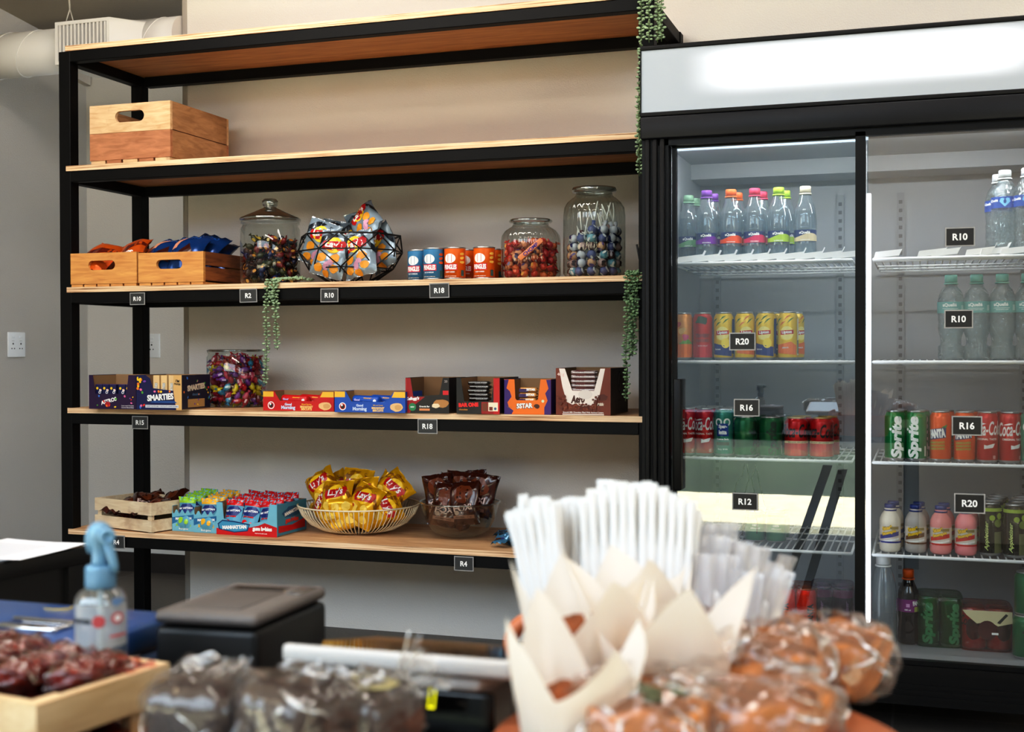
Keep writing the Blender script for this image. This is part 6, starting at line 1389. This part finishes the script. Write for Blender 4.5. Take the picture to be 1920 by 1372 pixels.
# --- till screen lying almost flat on its stand
zt1 = .838
L0, L1 = kz(527, 1206, zt1), kz(958, 1246, zt1 - .003); Bk = kz(618, 1189, zt1)
at_ = frame_M(L0, L1); tw = (L1 - L0).length; WH = mat((204, 199, 193), .45)
ti = thing('till_screen', 'white till with a flat touch screen and black customer display', 'till', (L0.x, L0.y, ZK + .0006), at_)
zz = zt1 - ZK - .0006; td = .20
def tilt(m): m.v = [(x, y, z - y * .19) for x, y, z in m.v]; return m
tilt(MB().box(0, tw, 0, td, zz - .0165, zz, WH, .004)).build('screen_housing', ti)
tilt(MB().box(.008, tw - .008, .006, td - .008, zz - .001, zz + .0006, mat((10, 9, 9), .06, spec=.6))).build('touch_screen', ti)
m = tilt(MB().box(.045, tw - .03, .012, .12, zz - .030, zz - .0175, WH, .005))
m.add([(.06, .03, 0), (tw - .05, .03, 0), (tw - .05, .14, 0), (.06, .14, 0), (.05, .022, zz - .03), (tw - .035, .022, zz - .03), (tw - .035, .12, zz - .05), (.05, .12, zz - .05)], [(3, 2, 1, 0), (4, 5, 6, 7), (0, 1, 5, 4), (1, 2, 6, 5), (2, 3, 7, 6), (3, 0, 4, 7)], WH)
m.build('stand', ti)
dx0, dx1 = .066, .178
dp = MB(); Md = Matrix.Translation((0, .0245, 0)) @ Matrix.Rotation(-.10, 4, 'X')
dp.box(.056, .190, -.006, .004, .025, zz - .034, mat((6, 6, 6), .12, spec=.6), .004, M=Matrix.Translation((0, .022, 0)))
dp = dp.build('customer_display', ti)
gx = kz(840, 1301, .79); lv = Vector((gx.x - L0.x, gx.y - L0.y, 0)); gxx = lv.x * math.cos(-at_) - lv.y * math.sin(-at_)
pz = atd(803, 1282, 1.10).z - ZK
m = MB(); s_ = .0055; GLOW = mat((226, 220, 30), .4, emit=1.4)
for a0, a1, b0, b1 in ((-1, 1, 1.55, 1.9), (-1, 1, -1.9, -1.55), (-1, -.55, -1.9, 1.9), (.55, 1, -1.9, 1.9)): m.decal([( (a0 * .6 + b0 * .12) * s_, b0 * s_), ((a1 * .6 + b0 * .12) * s_, b0 * s_), ((a1 * .6 + b1 * .12) * s_, b1 * s_), ((a0 * .6 + b1 * .12) * s_, b1 * s_)] and ([((a0 * .6 + b0 * .12) * s_, b0 * s_), ((a1 * .6 + b0 * .12) * s_, b0 * s_), ((a1 * .6 + b1 * .12) * s_, b1 * s_), ((a0 * .6 + b1 * .12) * s_, b1 * s_)], [(0, 1, 2, 3)]), lambda x, y: (gxx + x, .0155, pz + y), GLOW)
m.build('display_digit', dp)
m = MB(); m.box(.05, tw - .035, -.006, .03, 0, .02, WH, .004); m.build('stand_foot', ti)
# --- side table with papers
ztb = .74
t0, t1 = kz(168, 1024, ztb), kz(-200, 1093, ztb)
fx_ = math.atan2(t1.y - t0.y, t1.x - t0.x)
tb_ = thing('side_table', 'black side table with papers on it, behind the blue cash box', 'table', (t0.x, t0.y, 0), fx_)
tl = (t1 - t0).length
s_ = -1
MB().box(0, tl, -.62, 0, ztb - .03, ztb, CT, .002).build('tabletop', tb_)
MB().box(.01, tl - .01, -.61, -.01, ztb - .10, ztb - .03, CT).build('apron', tb_)
for x in (.0, tl - .05):
    for y in (-.62, -.05): MB().box(x, x + .05, y, y + .05, 0, ztb - .03, CT).build('leg', tb_)
def sheet(pix, z, label, seed):
    c = [kz(u, v, z) for u, v in pix]; m = MB()
    f = lambda i, j: tuple((c[0] * (1 - i) + c[1] * i) * (1 - j) + (c[3] * (1 - i) + c[2] * i) * j + Vector((0, 0, .0012 * (1 + math.sin(4 * i + 3 * j + seed)) + .006 * max(0, i * j - .6))))
    m.grid(10, 10, f, mat((236, 236, 240), .6))
    for k in range(9): m.add([tuple(Vector(f(.1, .1 + .08 * k)) + Vector((0, 0, .0006))), tuple(Vector(f(.7, .1 + .08 * k)) + Vector((0, 0, .0006))), tuple(Vector(f(.7, .108 + .08 * k)) + Vector((0, 0, .0006))), tuple(Vector(f(.1, .108 + .08 * k)) + Vector((0, 0, .0006)))], [(0, 1, 2, 3)], mat((170, 172, 178), .6))
    tag(m.build('paper_sheet'), label, 'paper')
sheet(((-150, 1046), (38, 1050), (166, 1023), (14, 1009)), ztb + .004, 'white printed sheet lying on top at the corner of the black side table', 1)
sheet(((-150, 1062), (12, 1052), (130, 1024), (-20, 1012)), ztb + .001, 'white sheet half hidden under the top one on the black side table', 2)
# --- wrapped brownies on a low dark riser
CH = mat((44, 24, 18), .6, bump=.6, bscale=120, var=.3, vscale=50.)
FC = glassy('film_clear', (250, 247, 244), .05, .6, .10, 2.4, bump=.3, bscale=18., bl=True, diff=(235, 228, 222), diffw=.04)
FCR = glassy('film_crease_glint', (250, 248, 246), .40, .9, .12, 1.5, diff=(255, 252, 250), diffw=.35)  # whitish ridges that paint highlight streaks along the film folds
def crease_glints(f, n, seed, m, ln=.12):
    """pale fold ridges, put in as bright highlight streaks, over a film surface f(i, j)"""
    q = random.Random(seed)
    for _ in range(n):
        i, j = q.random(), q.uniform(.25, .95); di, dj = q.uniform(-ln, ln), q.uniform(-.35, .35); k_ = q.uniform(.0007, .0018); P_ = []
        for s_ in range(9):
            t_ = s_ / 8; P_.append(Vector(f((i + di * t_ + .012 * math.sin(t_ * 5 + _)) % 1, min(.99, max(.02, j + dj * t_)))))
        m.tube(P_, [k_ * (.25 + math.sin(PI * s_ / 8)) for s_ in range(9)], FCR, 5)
zr_ = ZK + .05
rs = [kz(u, v, zr_) for u, v in ((255, 1560), (860, 1560), (830, 1400), (270, 1400))]
ris = thing('display_riser', 'low black riser under the wrapped chocolate brownies', 'riser', (0, 0, 0)); MB().prism([(p.x, p.y) for p in rs], .0485, BLACK2, lambda a_, b_, c_: (a_, b_, ZK + .0008 + c_)).build('riser_top', ris)
def brownie(u, v, d, w, dp_, h, rz, lab, films, swirl=False, tiltx=0.):
    p = atd(u, v, d); o = thing('wrapped_brownie', lab, 'brownie', M=TRS((p.x, p.y, p.z), tiltx, 0, rz + YAW * -1 * 0 + (-YAW) * -1))
    m = MB(); m.box(-w / 2, w / 2, -dp_ / 2, dp_ / 2, -h / 2, h / 2, CH, min(h, w) * .3, 4); q = random.Random(int(u))
    m.v = [(x + .002 * math.sin(90 * y + u), y + .002 * math.sin(110 * z), z + .003 * math.sin(70 * x + 40 * y)) for x, y, z in m.v]; m.build('brownie_cake', o)
    if swirl:
        s = MB(); s.tube([(.03 * math.sin(t_ * 2.1) * .8, .02 * math.cos(t_ * 1.3) - .006, h / 2 + .003) for t_ in [i * .2 for i in range(30)]], .0013, mat((206, 196, 140), .5), 5); s.build('icing_drizzle', o)
    F = MB(); hw, hd, hh = w / 2 * 1.12, dp_ / 2 * 1.12, h / 2 * 1.10
    def f(i, j):
        a_ = 2 * PI * i; c, s = math.cos(a_), math.sin(a_); e = (abs(c) ** 4 + abs(s) ** 4) ** -.25
        z = -hh + 2 * hh * j; k_ = 1 - .35 * max(0, (j - .75) / .25) ** 2 - .1 * max(0, (.2 - j) / .2); wv = 1 + .02 * math.sin(9 * a_ + 5 * j + u) + .008 * math.sin(17 * a_ - 9 * j)
        return (hw * c * e * k_ * wv, hd * s * e * k_ * wv, z + .001 * math.sin(12 * a_))
    F.grid(40, 12, f, FC); F.grid(10, 10, lambda i, j: (hw * (i * 2 - 1) * .66, hd * (j * 2 - 1) * .66, hh + .003 + .0015 * math.sin(14 * i + 9 * j)), FC)
    crease_glints(f, 7, int(u), F); crease_glints(lambda i, j: (hw * (i * 2 - 1) * .66, hd * (j * 2 - 1) * .66, hh + .004 + .0015 * math.sin(14 * i + 9 * j)), 5, int(u) + 1, F, .5); F.build('film_wrapper', o)
    for (fu, fv, tu, tv, wid) in films:      # loose gathered ends of film
        a_ = atd(fu, fv, d) - p; b_ = atd(tu, tv, d - .01) - p; Mi = o.matrix_world.to_3x3().inverted(); a_ = Mi @ a_; b_ = Mi @ b_; sd = (b_ - a_).cross(Vector((0, 1, 0))).normalized()
        g = MB(); g.grid(12, 8, lambda i, j: tuple(a_.lerp(b_, j) + sd * ((i - .5) * wid * k * (.45 + .75 * j)) + Vector((0, .006 * math.sin(i * 17 + j * 5) + .004 * math.sin(i * 31), .003 * math.sin(i * 23)))), FC)
        g.grid(12, 8, lambda i, j: tuple(a_.lerp(b_, j) + sd * ((i - .5) * wid * k * (.40 + .65 * j)) + Vector((0, -.008 + .006 * math.sin(i * 14 + 2), .003 * math.sin(i * 19)))), FC)
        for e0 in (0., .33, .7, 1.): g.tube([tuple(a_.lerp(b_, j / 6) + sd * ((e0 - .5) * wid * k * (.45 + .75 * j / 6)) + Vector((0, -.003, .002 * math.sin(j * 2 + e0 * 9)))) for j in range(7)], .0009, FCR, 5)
        g.build('film_end', o)
    return o
k = .98 / F_PX
brownie(388, 1330, .97, .082, .07, .055, .25, 'chocolate brownie in clear film beside the honey pine crate', [(440, 1290, 480, 1262, 60), (430, 1275, 446, 1258, 50)], False, .15)
brownie(560, 1345, .93, .082, .07, .055, -.1, 'chocolate brownie in clear film, the middle one before the till', [(610, 1310, 628, 1270, 70), (490, 1330, 470, 1372, 60)])
brownie(690, 1352, .96, .066, .07, .056, .1, 'chocolate brownie with a pale yellow drizzle in clear film, nearest the cake board', [(760, 1290, 812, 1232, 105), (690, 1300, 700, 1268, 40)], True)
# --- round cake board
zb_ = .784
bc_ = kz(1310, 1388, zb_); br_ = 395 / F_PX * ((bc_ - CAM).dot(FW)) 
TER = wood('board_brown', (186, 116, 82), (160, 94, 64), (10, 3, 10), rough=.45, bump=.05)
bo_ = thing('cake_board', 'round reddish-brown cake stand under the muffins and pastries', 'cake stand', (bc_.x, bc_.y, ZK + .0006))
MB().lathe([(br_ * .96, zb_ - ZK - .018), (br_, zb_ - ZK - .012), (br_, zb_ - ZK - .005), (br_ * .98, zb_ - ZK - .0008)], TER, 72).build('board', bo_)
MB().lathe([(.07, 0), (.072, .006), (.03, .018), (.028, .045), (.06, zb_ - ZK - .019)], TER, 32).build('pedestal', bo_)
# --- wrapped savoury tarts
CRU = mat((178, 114, 66), .55, bump=.7, bscale=90, var=.4, vscale=36.); FIL = mat((146, 90, 54), .5, bump=.8, bscale=110, var=.5, vscale=45.); GRN = mat((70, 84, 40), .6, var=.4, vscale=60.)
def tart(u, v, d, r, h, lab, green, rz=0., ends=(), base=None):
    p = atd(u, v, d); zb0 = base if base else zb_ + .0008
    o = thing('wrapped_tart', lab, 'pastry', M=TRS((p.x, p.y, zb0), 0, 0, rz))
    m = MB(); n = 44; vs = []; pr_ = [(.66, .0), (.80, .25), (.93, .62), (1.0, .93), (.97, 1.0), (.86, .96), (.80, .80)]
    for q_, z in pr_:
        for i in range(n):
            a_ = 2 * PI * i / n; f_ = 1 + .035 * math.sin(11 * a_ + u) * z + .02 * math.sin(5 * a_ + 2); vs.append((r * q_ * f_ * math.cos(a_), r * q_ * f_ * math.sin(a_), h * z * (1 + .06 * math.sin(7 * a_ + u))))
    m.add(vs, [(a_ * n + i, a_ * n + (i + 1) % n, (a_ + 1) * n + (i + 1) % n, (a_ + 1) * n + i) for a_ in range(len(pr_) - 1) for i in range(n)] + [tuple(reversed(range(n)))], CRU, True); m.build('crust', o)
    m = MB(); m.ball((0, 0, h * .80), (r * .84, r * .84, h * .22), FIL, 24, 10, fn=lambda x, y, z: 1 + .06 * math.sin(9 * x + u) * math.sin(8 * y)); m.build('filling', o)
    if green:
        m = MB()
        for i in range(9): a_ = i * 2.4; m.ball((r * .45 * math.cos(a_) * (i % 3) / 2, r * .45 * math.sin(a_) * (i % 2 + .4) / 1.4, h * 1.02), (.009, .006, .003), GRN, 8, 5)
        m.build('green_topping', o)
    F = MB()
    def f(i, j):
        a_ = 2 * PI * i; b_ = PI * (.04 + .92 * j); w_ = 1 + .04 * math.sin(8 * a_ + 6 * b_ + u) + .035 * math.sin(15 * a_ - 7 * b_) + .02 * math.sin(27 * a_)
        return (r * 1.10 * w_ * math.sin(b_) ** .5 * math.cos(a_), r * 1.10 * w_ * math.sin(b_) ** .5 * math.sin(a_), h * .60 - h * .66 * math.cos(b_) * w_)
    F.grid(44, 18, f, FC); crease_glints(f, 30, int(u), F, .09); F.build('film_wrapper', o)
    for e_ in ends:
        du, dv, wid = e_; kk = d / F_PX; b_ = RT * (du * kk) - UP * (dv * kk) + Vector((0, 0, h * .5)); Mi = Matrix.Rotation(-rz, 3, 'Z'); b_ = Mi @ b_; a_ = Mi @ (RT * (du * kk * .55)) + Vector((0, 0, h * .55)); sd = (b_ - a_).cross(Mi @ FW).normalized(); nn = Mi @ FW
        g = MB(); g.grid(12, 6, lambda i, j: tuple(a_.lerp(b_, j) + sd * ((i - .5) * wid * kk * (.5 + .6 * j)) + nn * (.005 * math.sin(i * 17 + j * 5))), FC); g.build('film_end', o)
    return o
tart(1552, 1300, 1.12, .056, .054, 'golden tart in crinkled clear film at the cake board edge, towards the fridge', False, .3, ((118, 6, 70),))
tart(1290, 1270, 1.10, .054, .062, 'golden tart with green topping in film behind the front tarts, beside the parchment', True, 1.2)
tart(1400, 1390, .935, .066, .056, 'large golden tart in shiny crinkled film, front and middle of the board', False, 2.1, ((-60, -70, 60),))
tart(1210, 1400, .91, .058, .058, 'golden tart with green topping in film, at the front beside the parchment', True, .7)
tart(1440, 1300, 1.04, .052, .062, 'golden tart in clear film between the big front tart and the edge one', False, 1.7)
# --- muffins in parchment
PAR = mat((240, 224, 200), .75, bump=.1, bscale=80); MUF = mat((140, 74, 34), .7, bump=.8, bscale=90, var=.4, vscale=50.)
def parchment():
    m, t, N, L = nt('parchment'); o = N.new('ShaderNodeOutputMaterial'); a_ = N.new('ShaderNodeBsdfDiffuse'); b_ = N.new('ShaderNodeBsdfTranslucent'); x = N.new('ShaderNodeMixShader'); x.inputs['Fac'].default_value = .35
    tc = N.new('ShaderNodeTexCoord'); n = N.new('ShaderNodeTexNoise'); n.inputs['Scale'].default_value = 14; L.new(tc.outputs['Object'], n.inputs['Vector']); cr = N.new('ShaderNodeValToRGB'); cr.color_ramp.elements[0].color = lin((246, 234, 216)); cr.color_ramp.elements[1].color = lin((255, 250, 242)); L.new(n.outputs['Fac'], cr.inputs['Fac'])
    L.new(cr.outputs['Color'], a_.inputs['Color']); L.new(cr.outputs['Color'], b_.inputs['Color']); L.new(a_.outputs['BSDF'], x.inputs[1]); L.new(b_.outputs['BSDF'], x.inputs[2]); L.new(x.outputs['Shader'], o.inputs['Surface']); return m
PAR = parchment()
def muffin(u, v, d, r, h, lab, rz, peak=.06, base=None, film=False):
    """tulip paper: a square sheet pressed into a cup, its corners standing up as points"""
    p = atd(u, v, d); zb0 = base if base is not None else zb_ + .0008
    o = thing('muffin', lab, 'muffin', M=TRS((p.x, p.y, zb0), 0, 0, rz))
    m = MB(); n = 96
    def f(i, j):
        a_ = 2 * PI * i; c4 = abs(((a_ / (PI / 2)) % 1) - .5) * 2; ht = h * .66 + peak * c4 ** 1.15 + peak * .22 * math.sin(3 * a_ + u)
        z = ht * j; up_ = max(0, z / h - .55)
        fl = 1 + .30 * j + up_ * (.22 + .36 * c4 * (.7 + .5 * math.sin(2.3 * a_ + u))) + .07 * math.sin(16 * a_) * max(0, .8 - j) + .05 * math.sin(5 * a_ + u) * j
        return (r * fl * math.cos(a_), r * fl * math.sin(a_), z)
    m.grid(n, 14, f, PAR); m.lathe([(.0005, .0005), (r, .0005)], PAR, 24, capb=False, capt=False); m.build('parchment_cup', o)
    m = MB(); m.ball((0, 0, h * .44), (r * 1.07, r * 1.07, h * .30), MUF, 26, 12, fn=lambda x, y, z: 1 + .04 * math.sin(11 * x + 5) * math.sin(9 * y)); m.build('muffin_top', o)
    return o
muffin(1078, 1330, .92, .036, .085, 'muffin in a cream parchment cup, nearest the till and at the front', .75, .055)
muffin(1098, 1220, 1.05, .042, .115, 'muffin in a tall cream parchment cup in front of the white straws', .6, .05)
muffin(1245, 1230, 1.02, .046, .105, 'muffin in a cream parchment cup behind the tart with green topping', .5, .05)
muffin(1180, 1160, 1.13, .040, .115, 'muffin in a cream parchment cup at the back, against the straws', .5, .05)
# --- straw holder and straws
hp0, hp1 = atd(996, 1200, 1.32), atd(1478, 1200, 1.32); hc = (hp0 + hp1) / 2; hr = (hp1 - hp0).length / 2
HO = wood('holder_tan', (214, 130, 86), (190, 104, 62), (8, 8, 14), rough=.5, bump=.05)
ho = thing('straw_holder', 'round tan holder with loop handles behind the muffins, full of straws', 'holder', (hc.x, hc.y, ZK + .0006))
Hh = .098
MB().lathe([(hr * .80, 0), (hr * .84, .004), (hr * .98, Hh - .006), (hr, Hh), (hr * .96, Hh), (hr * .82, .008), (.001, .008)], HO, 56).build('holder_bowl', ho)
for s, nm in ((-1, 0), (1, 1)):
    dv = RT * s; m = MB(); base_ = dv * (hr * .97)
    m.tube([tuple(base_ + dv * (.026 * math.sin(t_)) + Vector((0, 0, Hh - .018 - .027 * math.cos(t_)))) for t_ in [i * PI / 12 for i in range(13)]], .0085, HO, 10); m.build('loop_handle', ho)
SW = mat((246, 245, 242), .55, var=.03, vscale=30.)
st = MB(); Ls = .225
st.grid(12, 18, lambda i, j: ((.0042 + .0008 * math.sin(20 * j)) * math.cos(2 * PI * i), .0024 * math.sin(2 * PI * i), Ls * j), SW)
for z in (0, Ls): st.box(-.0052, .0052, -.0004, .0004, z - (.006 if z else .0), z + (.004 if z else .004), SW)
stw = st.build('drinking_straw')
def straw(u0, v0, u1, v1, d, lab='white paper-wrapped straw standing in the dense bunch in the tan holder', g='wrapped straws in the dense bunch', spin=0.):
    a_ = atd(u1, v1, d); b_ = atd(u0, v0, d); dr_ = (b_ - a_).normalized(); top = b_
    x = RT - dr_ * RT.dot(dr_); x.normalize(); y_ = dr_.cross(x); Mx = Matrix(((x.x, y_.x, dr_.x, 0), (x.y, y_.y, dr_.y, 0), (x.z, y_.z, dr_.z, 0), (0, 0, 0, 1)))
    org = top - dr_ * Ls
    used(stw, Matrix.Translation(org) @ Mx @ Matrix.Rotation(spin, 4, 'Z'), lab, 'straw', g)
for L_ in range(4):
    for i in range(6):
        t_ = (i + .5 * (L_ % 2)) / 6; straw(957 + 96 * t_ + R.uniform(-2, 2), 934 if (L_, i) == (1, 1) else 968 - 22 * math.sin(PI * t_ * .8) + R.uniform(-9, 9), 1002 + 66 * t_, 1170, 1.23 + .015 * L_, 'white paper-wrapped straw in the smaller bunch leaning away from the main one', 'wrapped straws in the leaning bunch', R.uniform(-.25, .25))
for u0, v0, u1, d in ((1055, 944, 1066, 1.30), (1063, 940, 1073, 1.28), (1072, 938, 1080, 1.29), (1078, 946, 1086, 1.27)): straw(u0, v0, u1, 1170, d, 'white paper-wrapped straw in the narrow group between both bunches', 'wrapped straws between the bunches', R.uniform(-.4, .4))
for L_ in range(8):
    n = 12; dd = 1.245 + .0135 * L_
    for i in range(n):
        t_ = (i + .5 * (L_ % 2)) / n; u = 1092 + 225 * t_; v = 940 - 30 * math.sin(PI * min(1, t_ * 1.25)) + 22 * max(0, t_ - .75) * 4 * t_ + R.uniform(-9, 9) + 2.5 * L_
        if (L_, i) in ((4, 2), (5, 2)): v = 906
        straw(u + R.uniform(-2, 2), v, 1104 + 200 * t_, 1175, dd, spin=R.uniform(-.25, .25))
# clear cutlery pouches beside the straws
PO = glassy('pouch_film', (244, 242, 242), .06, .6, .12, 2.2, diff=(248, 246, 246), diffw=.42, bump=.4, bscale=22., bl=True)
po = MB(); Wp_, Lp_ = .044, .20
po.grid(10, 20, lambda i, j: ((i - .5) * Wp_, -.006 * math.sin(PI * i) * (1 - .6 * j) + .003 * math.sin(17 * i + 6 * j), Lp_ * j), PO); po.grid(10, 20, lambda i, j: ((.5 - i) * Wp_, .006 * math.sin(PI * i) * (1 - .6 * j) + .003 * math.sin(14 * i + 9 * j), Lp_ * j), PO)
po = po.build('cutlery_pouch')
cu = MB(); cu.box(-.005, .005, -.001, .001, .01, .115, mat((226, 224, 222), .3, coat=.3), .0008); cu.ball((0, 0, .14), (.012, .003, .026), mat((226, 224, 222), .3, coat=.3), 12, 8); cu.build('plastic_spoon', po)
for i, (u0, v0, u1, d, sp) in enumerate(((1308, 985, 1300, 1.24, .2), (1330, 1003, 1318, 1.20, -.3), (1352, 980, 1338, 1.26, .4), (1372, 1012, 1352, 1.21, 0), (1392, 1030, 1368, 1.25, -.5), (1410, 1022, 1384, 1.2, .3), (1432, 1050, 1400, 1.24, .1), (1452, 1062, 1415, 1.21, -.2), (1476, 1042, 1428, 1.27, .9), (1345, 1040, 1335, 1.17, .1), (1390, 1070, 1378, 1.17, -.1))):
    d += .07; a_ = atd(u1, 1190, d); b_ = atd(u0, v0, d); dr_ = (b_ - a_).normalized(); x = (RT - dr_ * RT.dot(dr_)).normalized(); y_ = dr_.cross(x); Mx = Matrix(((x.x, y_.x, dr_.x, 0), (x.y, y_.y, dr_.y, 0), (x.z, y_.z, dr_.z, 0), (0, 0, 0, 1)))
    used(po, Matrix.Translation(b_ - dr_ * Lp_) @ Mx @ Matrix.Rotation(sp, 4, 'Z'), 'clear film pouch of plastic cutlery standing beside the straws', 'cutlery pouch', 'cutlery pouches in the tan holder')
# dark folding stand leaning in the aisle; the photo shows it in the fridge glass
def mirror_at(u, v, y):
    yg = YFR + .05; d = ray(u, v); g = CAM + d * ((yg - CAM.y) / d.y); t_ = (g.y - y) / d.y; return Vector((g.x + d.x * t_, y, g.z + d.z * t_))
fs_ = thing('folding_stand', 'dark folding stand leaning in the aisle, mirrored in the fridge glass', 'stand', (0, 0, 0))
for (ua, va), (ub, vb) in (((1552, 872), (1470, 1105)), ((1580, 880), (1512, 1105))):
    a_, b_ = mirror_at(ua, va, -1.95), mirror_at(ub, vb, -2.0); b_ = a_.lerp(b_, a_.z / (a_.z - b_.z) * .999 if a_.z > b_.z else 1)
    m = MB(); w_ = .019; m.add([(a_.x - w_, a_.y, a_.z), (a_.x + w_, a_.y, a_.z), (b_.x + w_, b_.y, b_.z), (b_.x - w_, b_.y, b_.z), (a_.x - w_, a_.y - .02, a_.z), (a_.x + w_, a_.y - .02, a_.z), (b_.x + w_, b_.y - .02, b_.z), (b_.x - w_, b_.y - .02, b_.z)], [(0, 1, 2, 3), (7, 6, 5, 4), (0, 4, 5, 1), (1, 5, 6, 2), (2, 6, 7, 3), (3, 7, 4, 0)], mat((80, 78, 72), .6)); m.build('leg', fs_)
# ------------------------------------------------------------------ light
w = bpy.data.worlds.new('world'); sc.world = w; w.use_nodes = True
bg = w.node_tree.nodes['Background']; bg.inputs['Color'].default_value = (.72, .86, 1.0, 1); bg.inputs['Strength'].default_value = 6.2
sl_ = bpy.data.lights.new('sun', 'SUN'); sl_.energy = 55; sl_.angle = .01; sl_.color = (1, .97, .88)
so = bpy.data.objects.new('sun', sl_); COL.objects.link(so)
so.rotation_euler = Vector((-.72, -.02, -.70)).to_track_quat('-Z', 'Y').to_euler()
def area(name, loc, sx, sy, power, col, direction=(0, 0, -1), portal=False, spread=None):
    l = bpy.data.lights.new(name, 'AREA'); l.shape = 'RECTANGLE'; l.size = sx; l.size_y = sy; l.energy = power; l.color = col
    o = bpy.data.objects.new(name, l); COL.objects.link(o); o.location = loc
    o.rotation_euler = Vector(direction).to_track_quat('-Z', 'Y').to_euler()
    if portal: l.cycles.is_portal = True
    if spread: l.spread = spread
    return o
area('portal', ((-1.6 + 2.78) / 2, YF - .06, ZO / 2), 4.38, ZO, 1, (1, 1, 1), (0, 1, 0), True)
area('portal', ((4.1 + 5.95) / 2, YF - .06, ZO / 2), 1.85, ZO, 1, (1, 1, 1), (0, 1, 0), True)
WARM = (1.0, .74, .48)
zlamp = lambda y: min(ZC, c2.z + sl * (y - c2.y)) - .06
area('ceiling_lamp', (1.0, -.9, zlamp(-.9)), 1.8, .2, 26, (1, .95, .90), (0, .5, -1))
area('ceiling_lamp', (3.4, -.9, zlamp(-.9)), 1.6, .2, 15, (1, .95, .90), (0, .5, -1))
area('ceiling_lamp', (2.4, -3.0, zlamp(-3.0)), 2.2, .25, 30, (1, .94, .88))
area('warm_fill', (.2, -3.3, 2.3), .7, .7, 9, WARM, (.25, 1, .12))  # pair of added warm fill lights, no real pendants hang here
area('warm_fill', (5.3, -3.3, 2.3), .7, .7, 9, WARM, (-.55, 1, .12))
for a, b in ((f0 + .08, xmid - .05), (xmid + .05, f1 - .08)):
    area('fridge_fill', ((a + b) / 2, yi + .03, zi1 - .012), b - a, .02, 2.6, (.95, .98, 1), (0, .35, -1))  # added fill under the cabinet top to brighten the drinks
vs_ = sc.view_settings; vs_.view_transform = 'Standard'; vs_.look = 'None'; vs_.exposure = 0; vs_.gamma = 1
vs_.use_curve_mapping = True
cm = vs_.curve_mapping; cv = cm.curves[3]
for x, y in ((.06, .035), (.25, .215), (.5, .5), (.75, .79)): cv.points.new(x, y)
cm.update()
cy = sc.cycles
cy.max_bounces = 10; cy.diffuse_bounces = 4; cy.glossy_bounces = 4; cy.transmission_bounces = 6; cy.transparent_max_bounces = 32
cy.caustics_reflective = False; cy.caustics_refractive = False; cy.use_denoising = True; cy.sample_clamp_indirect = 6
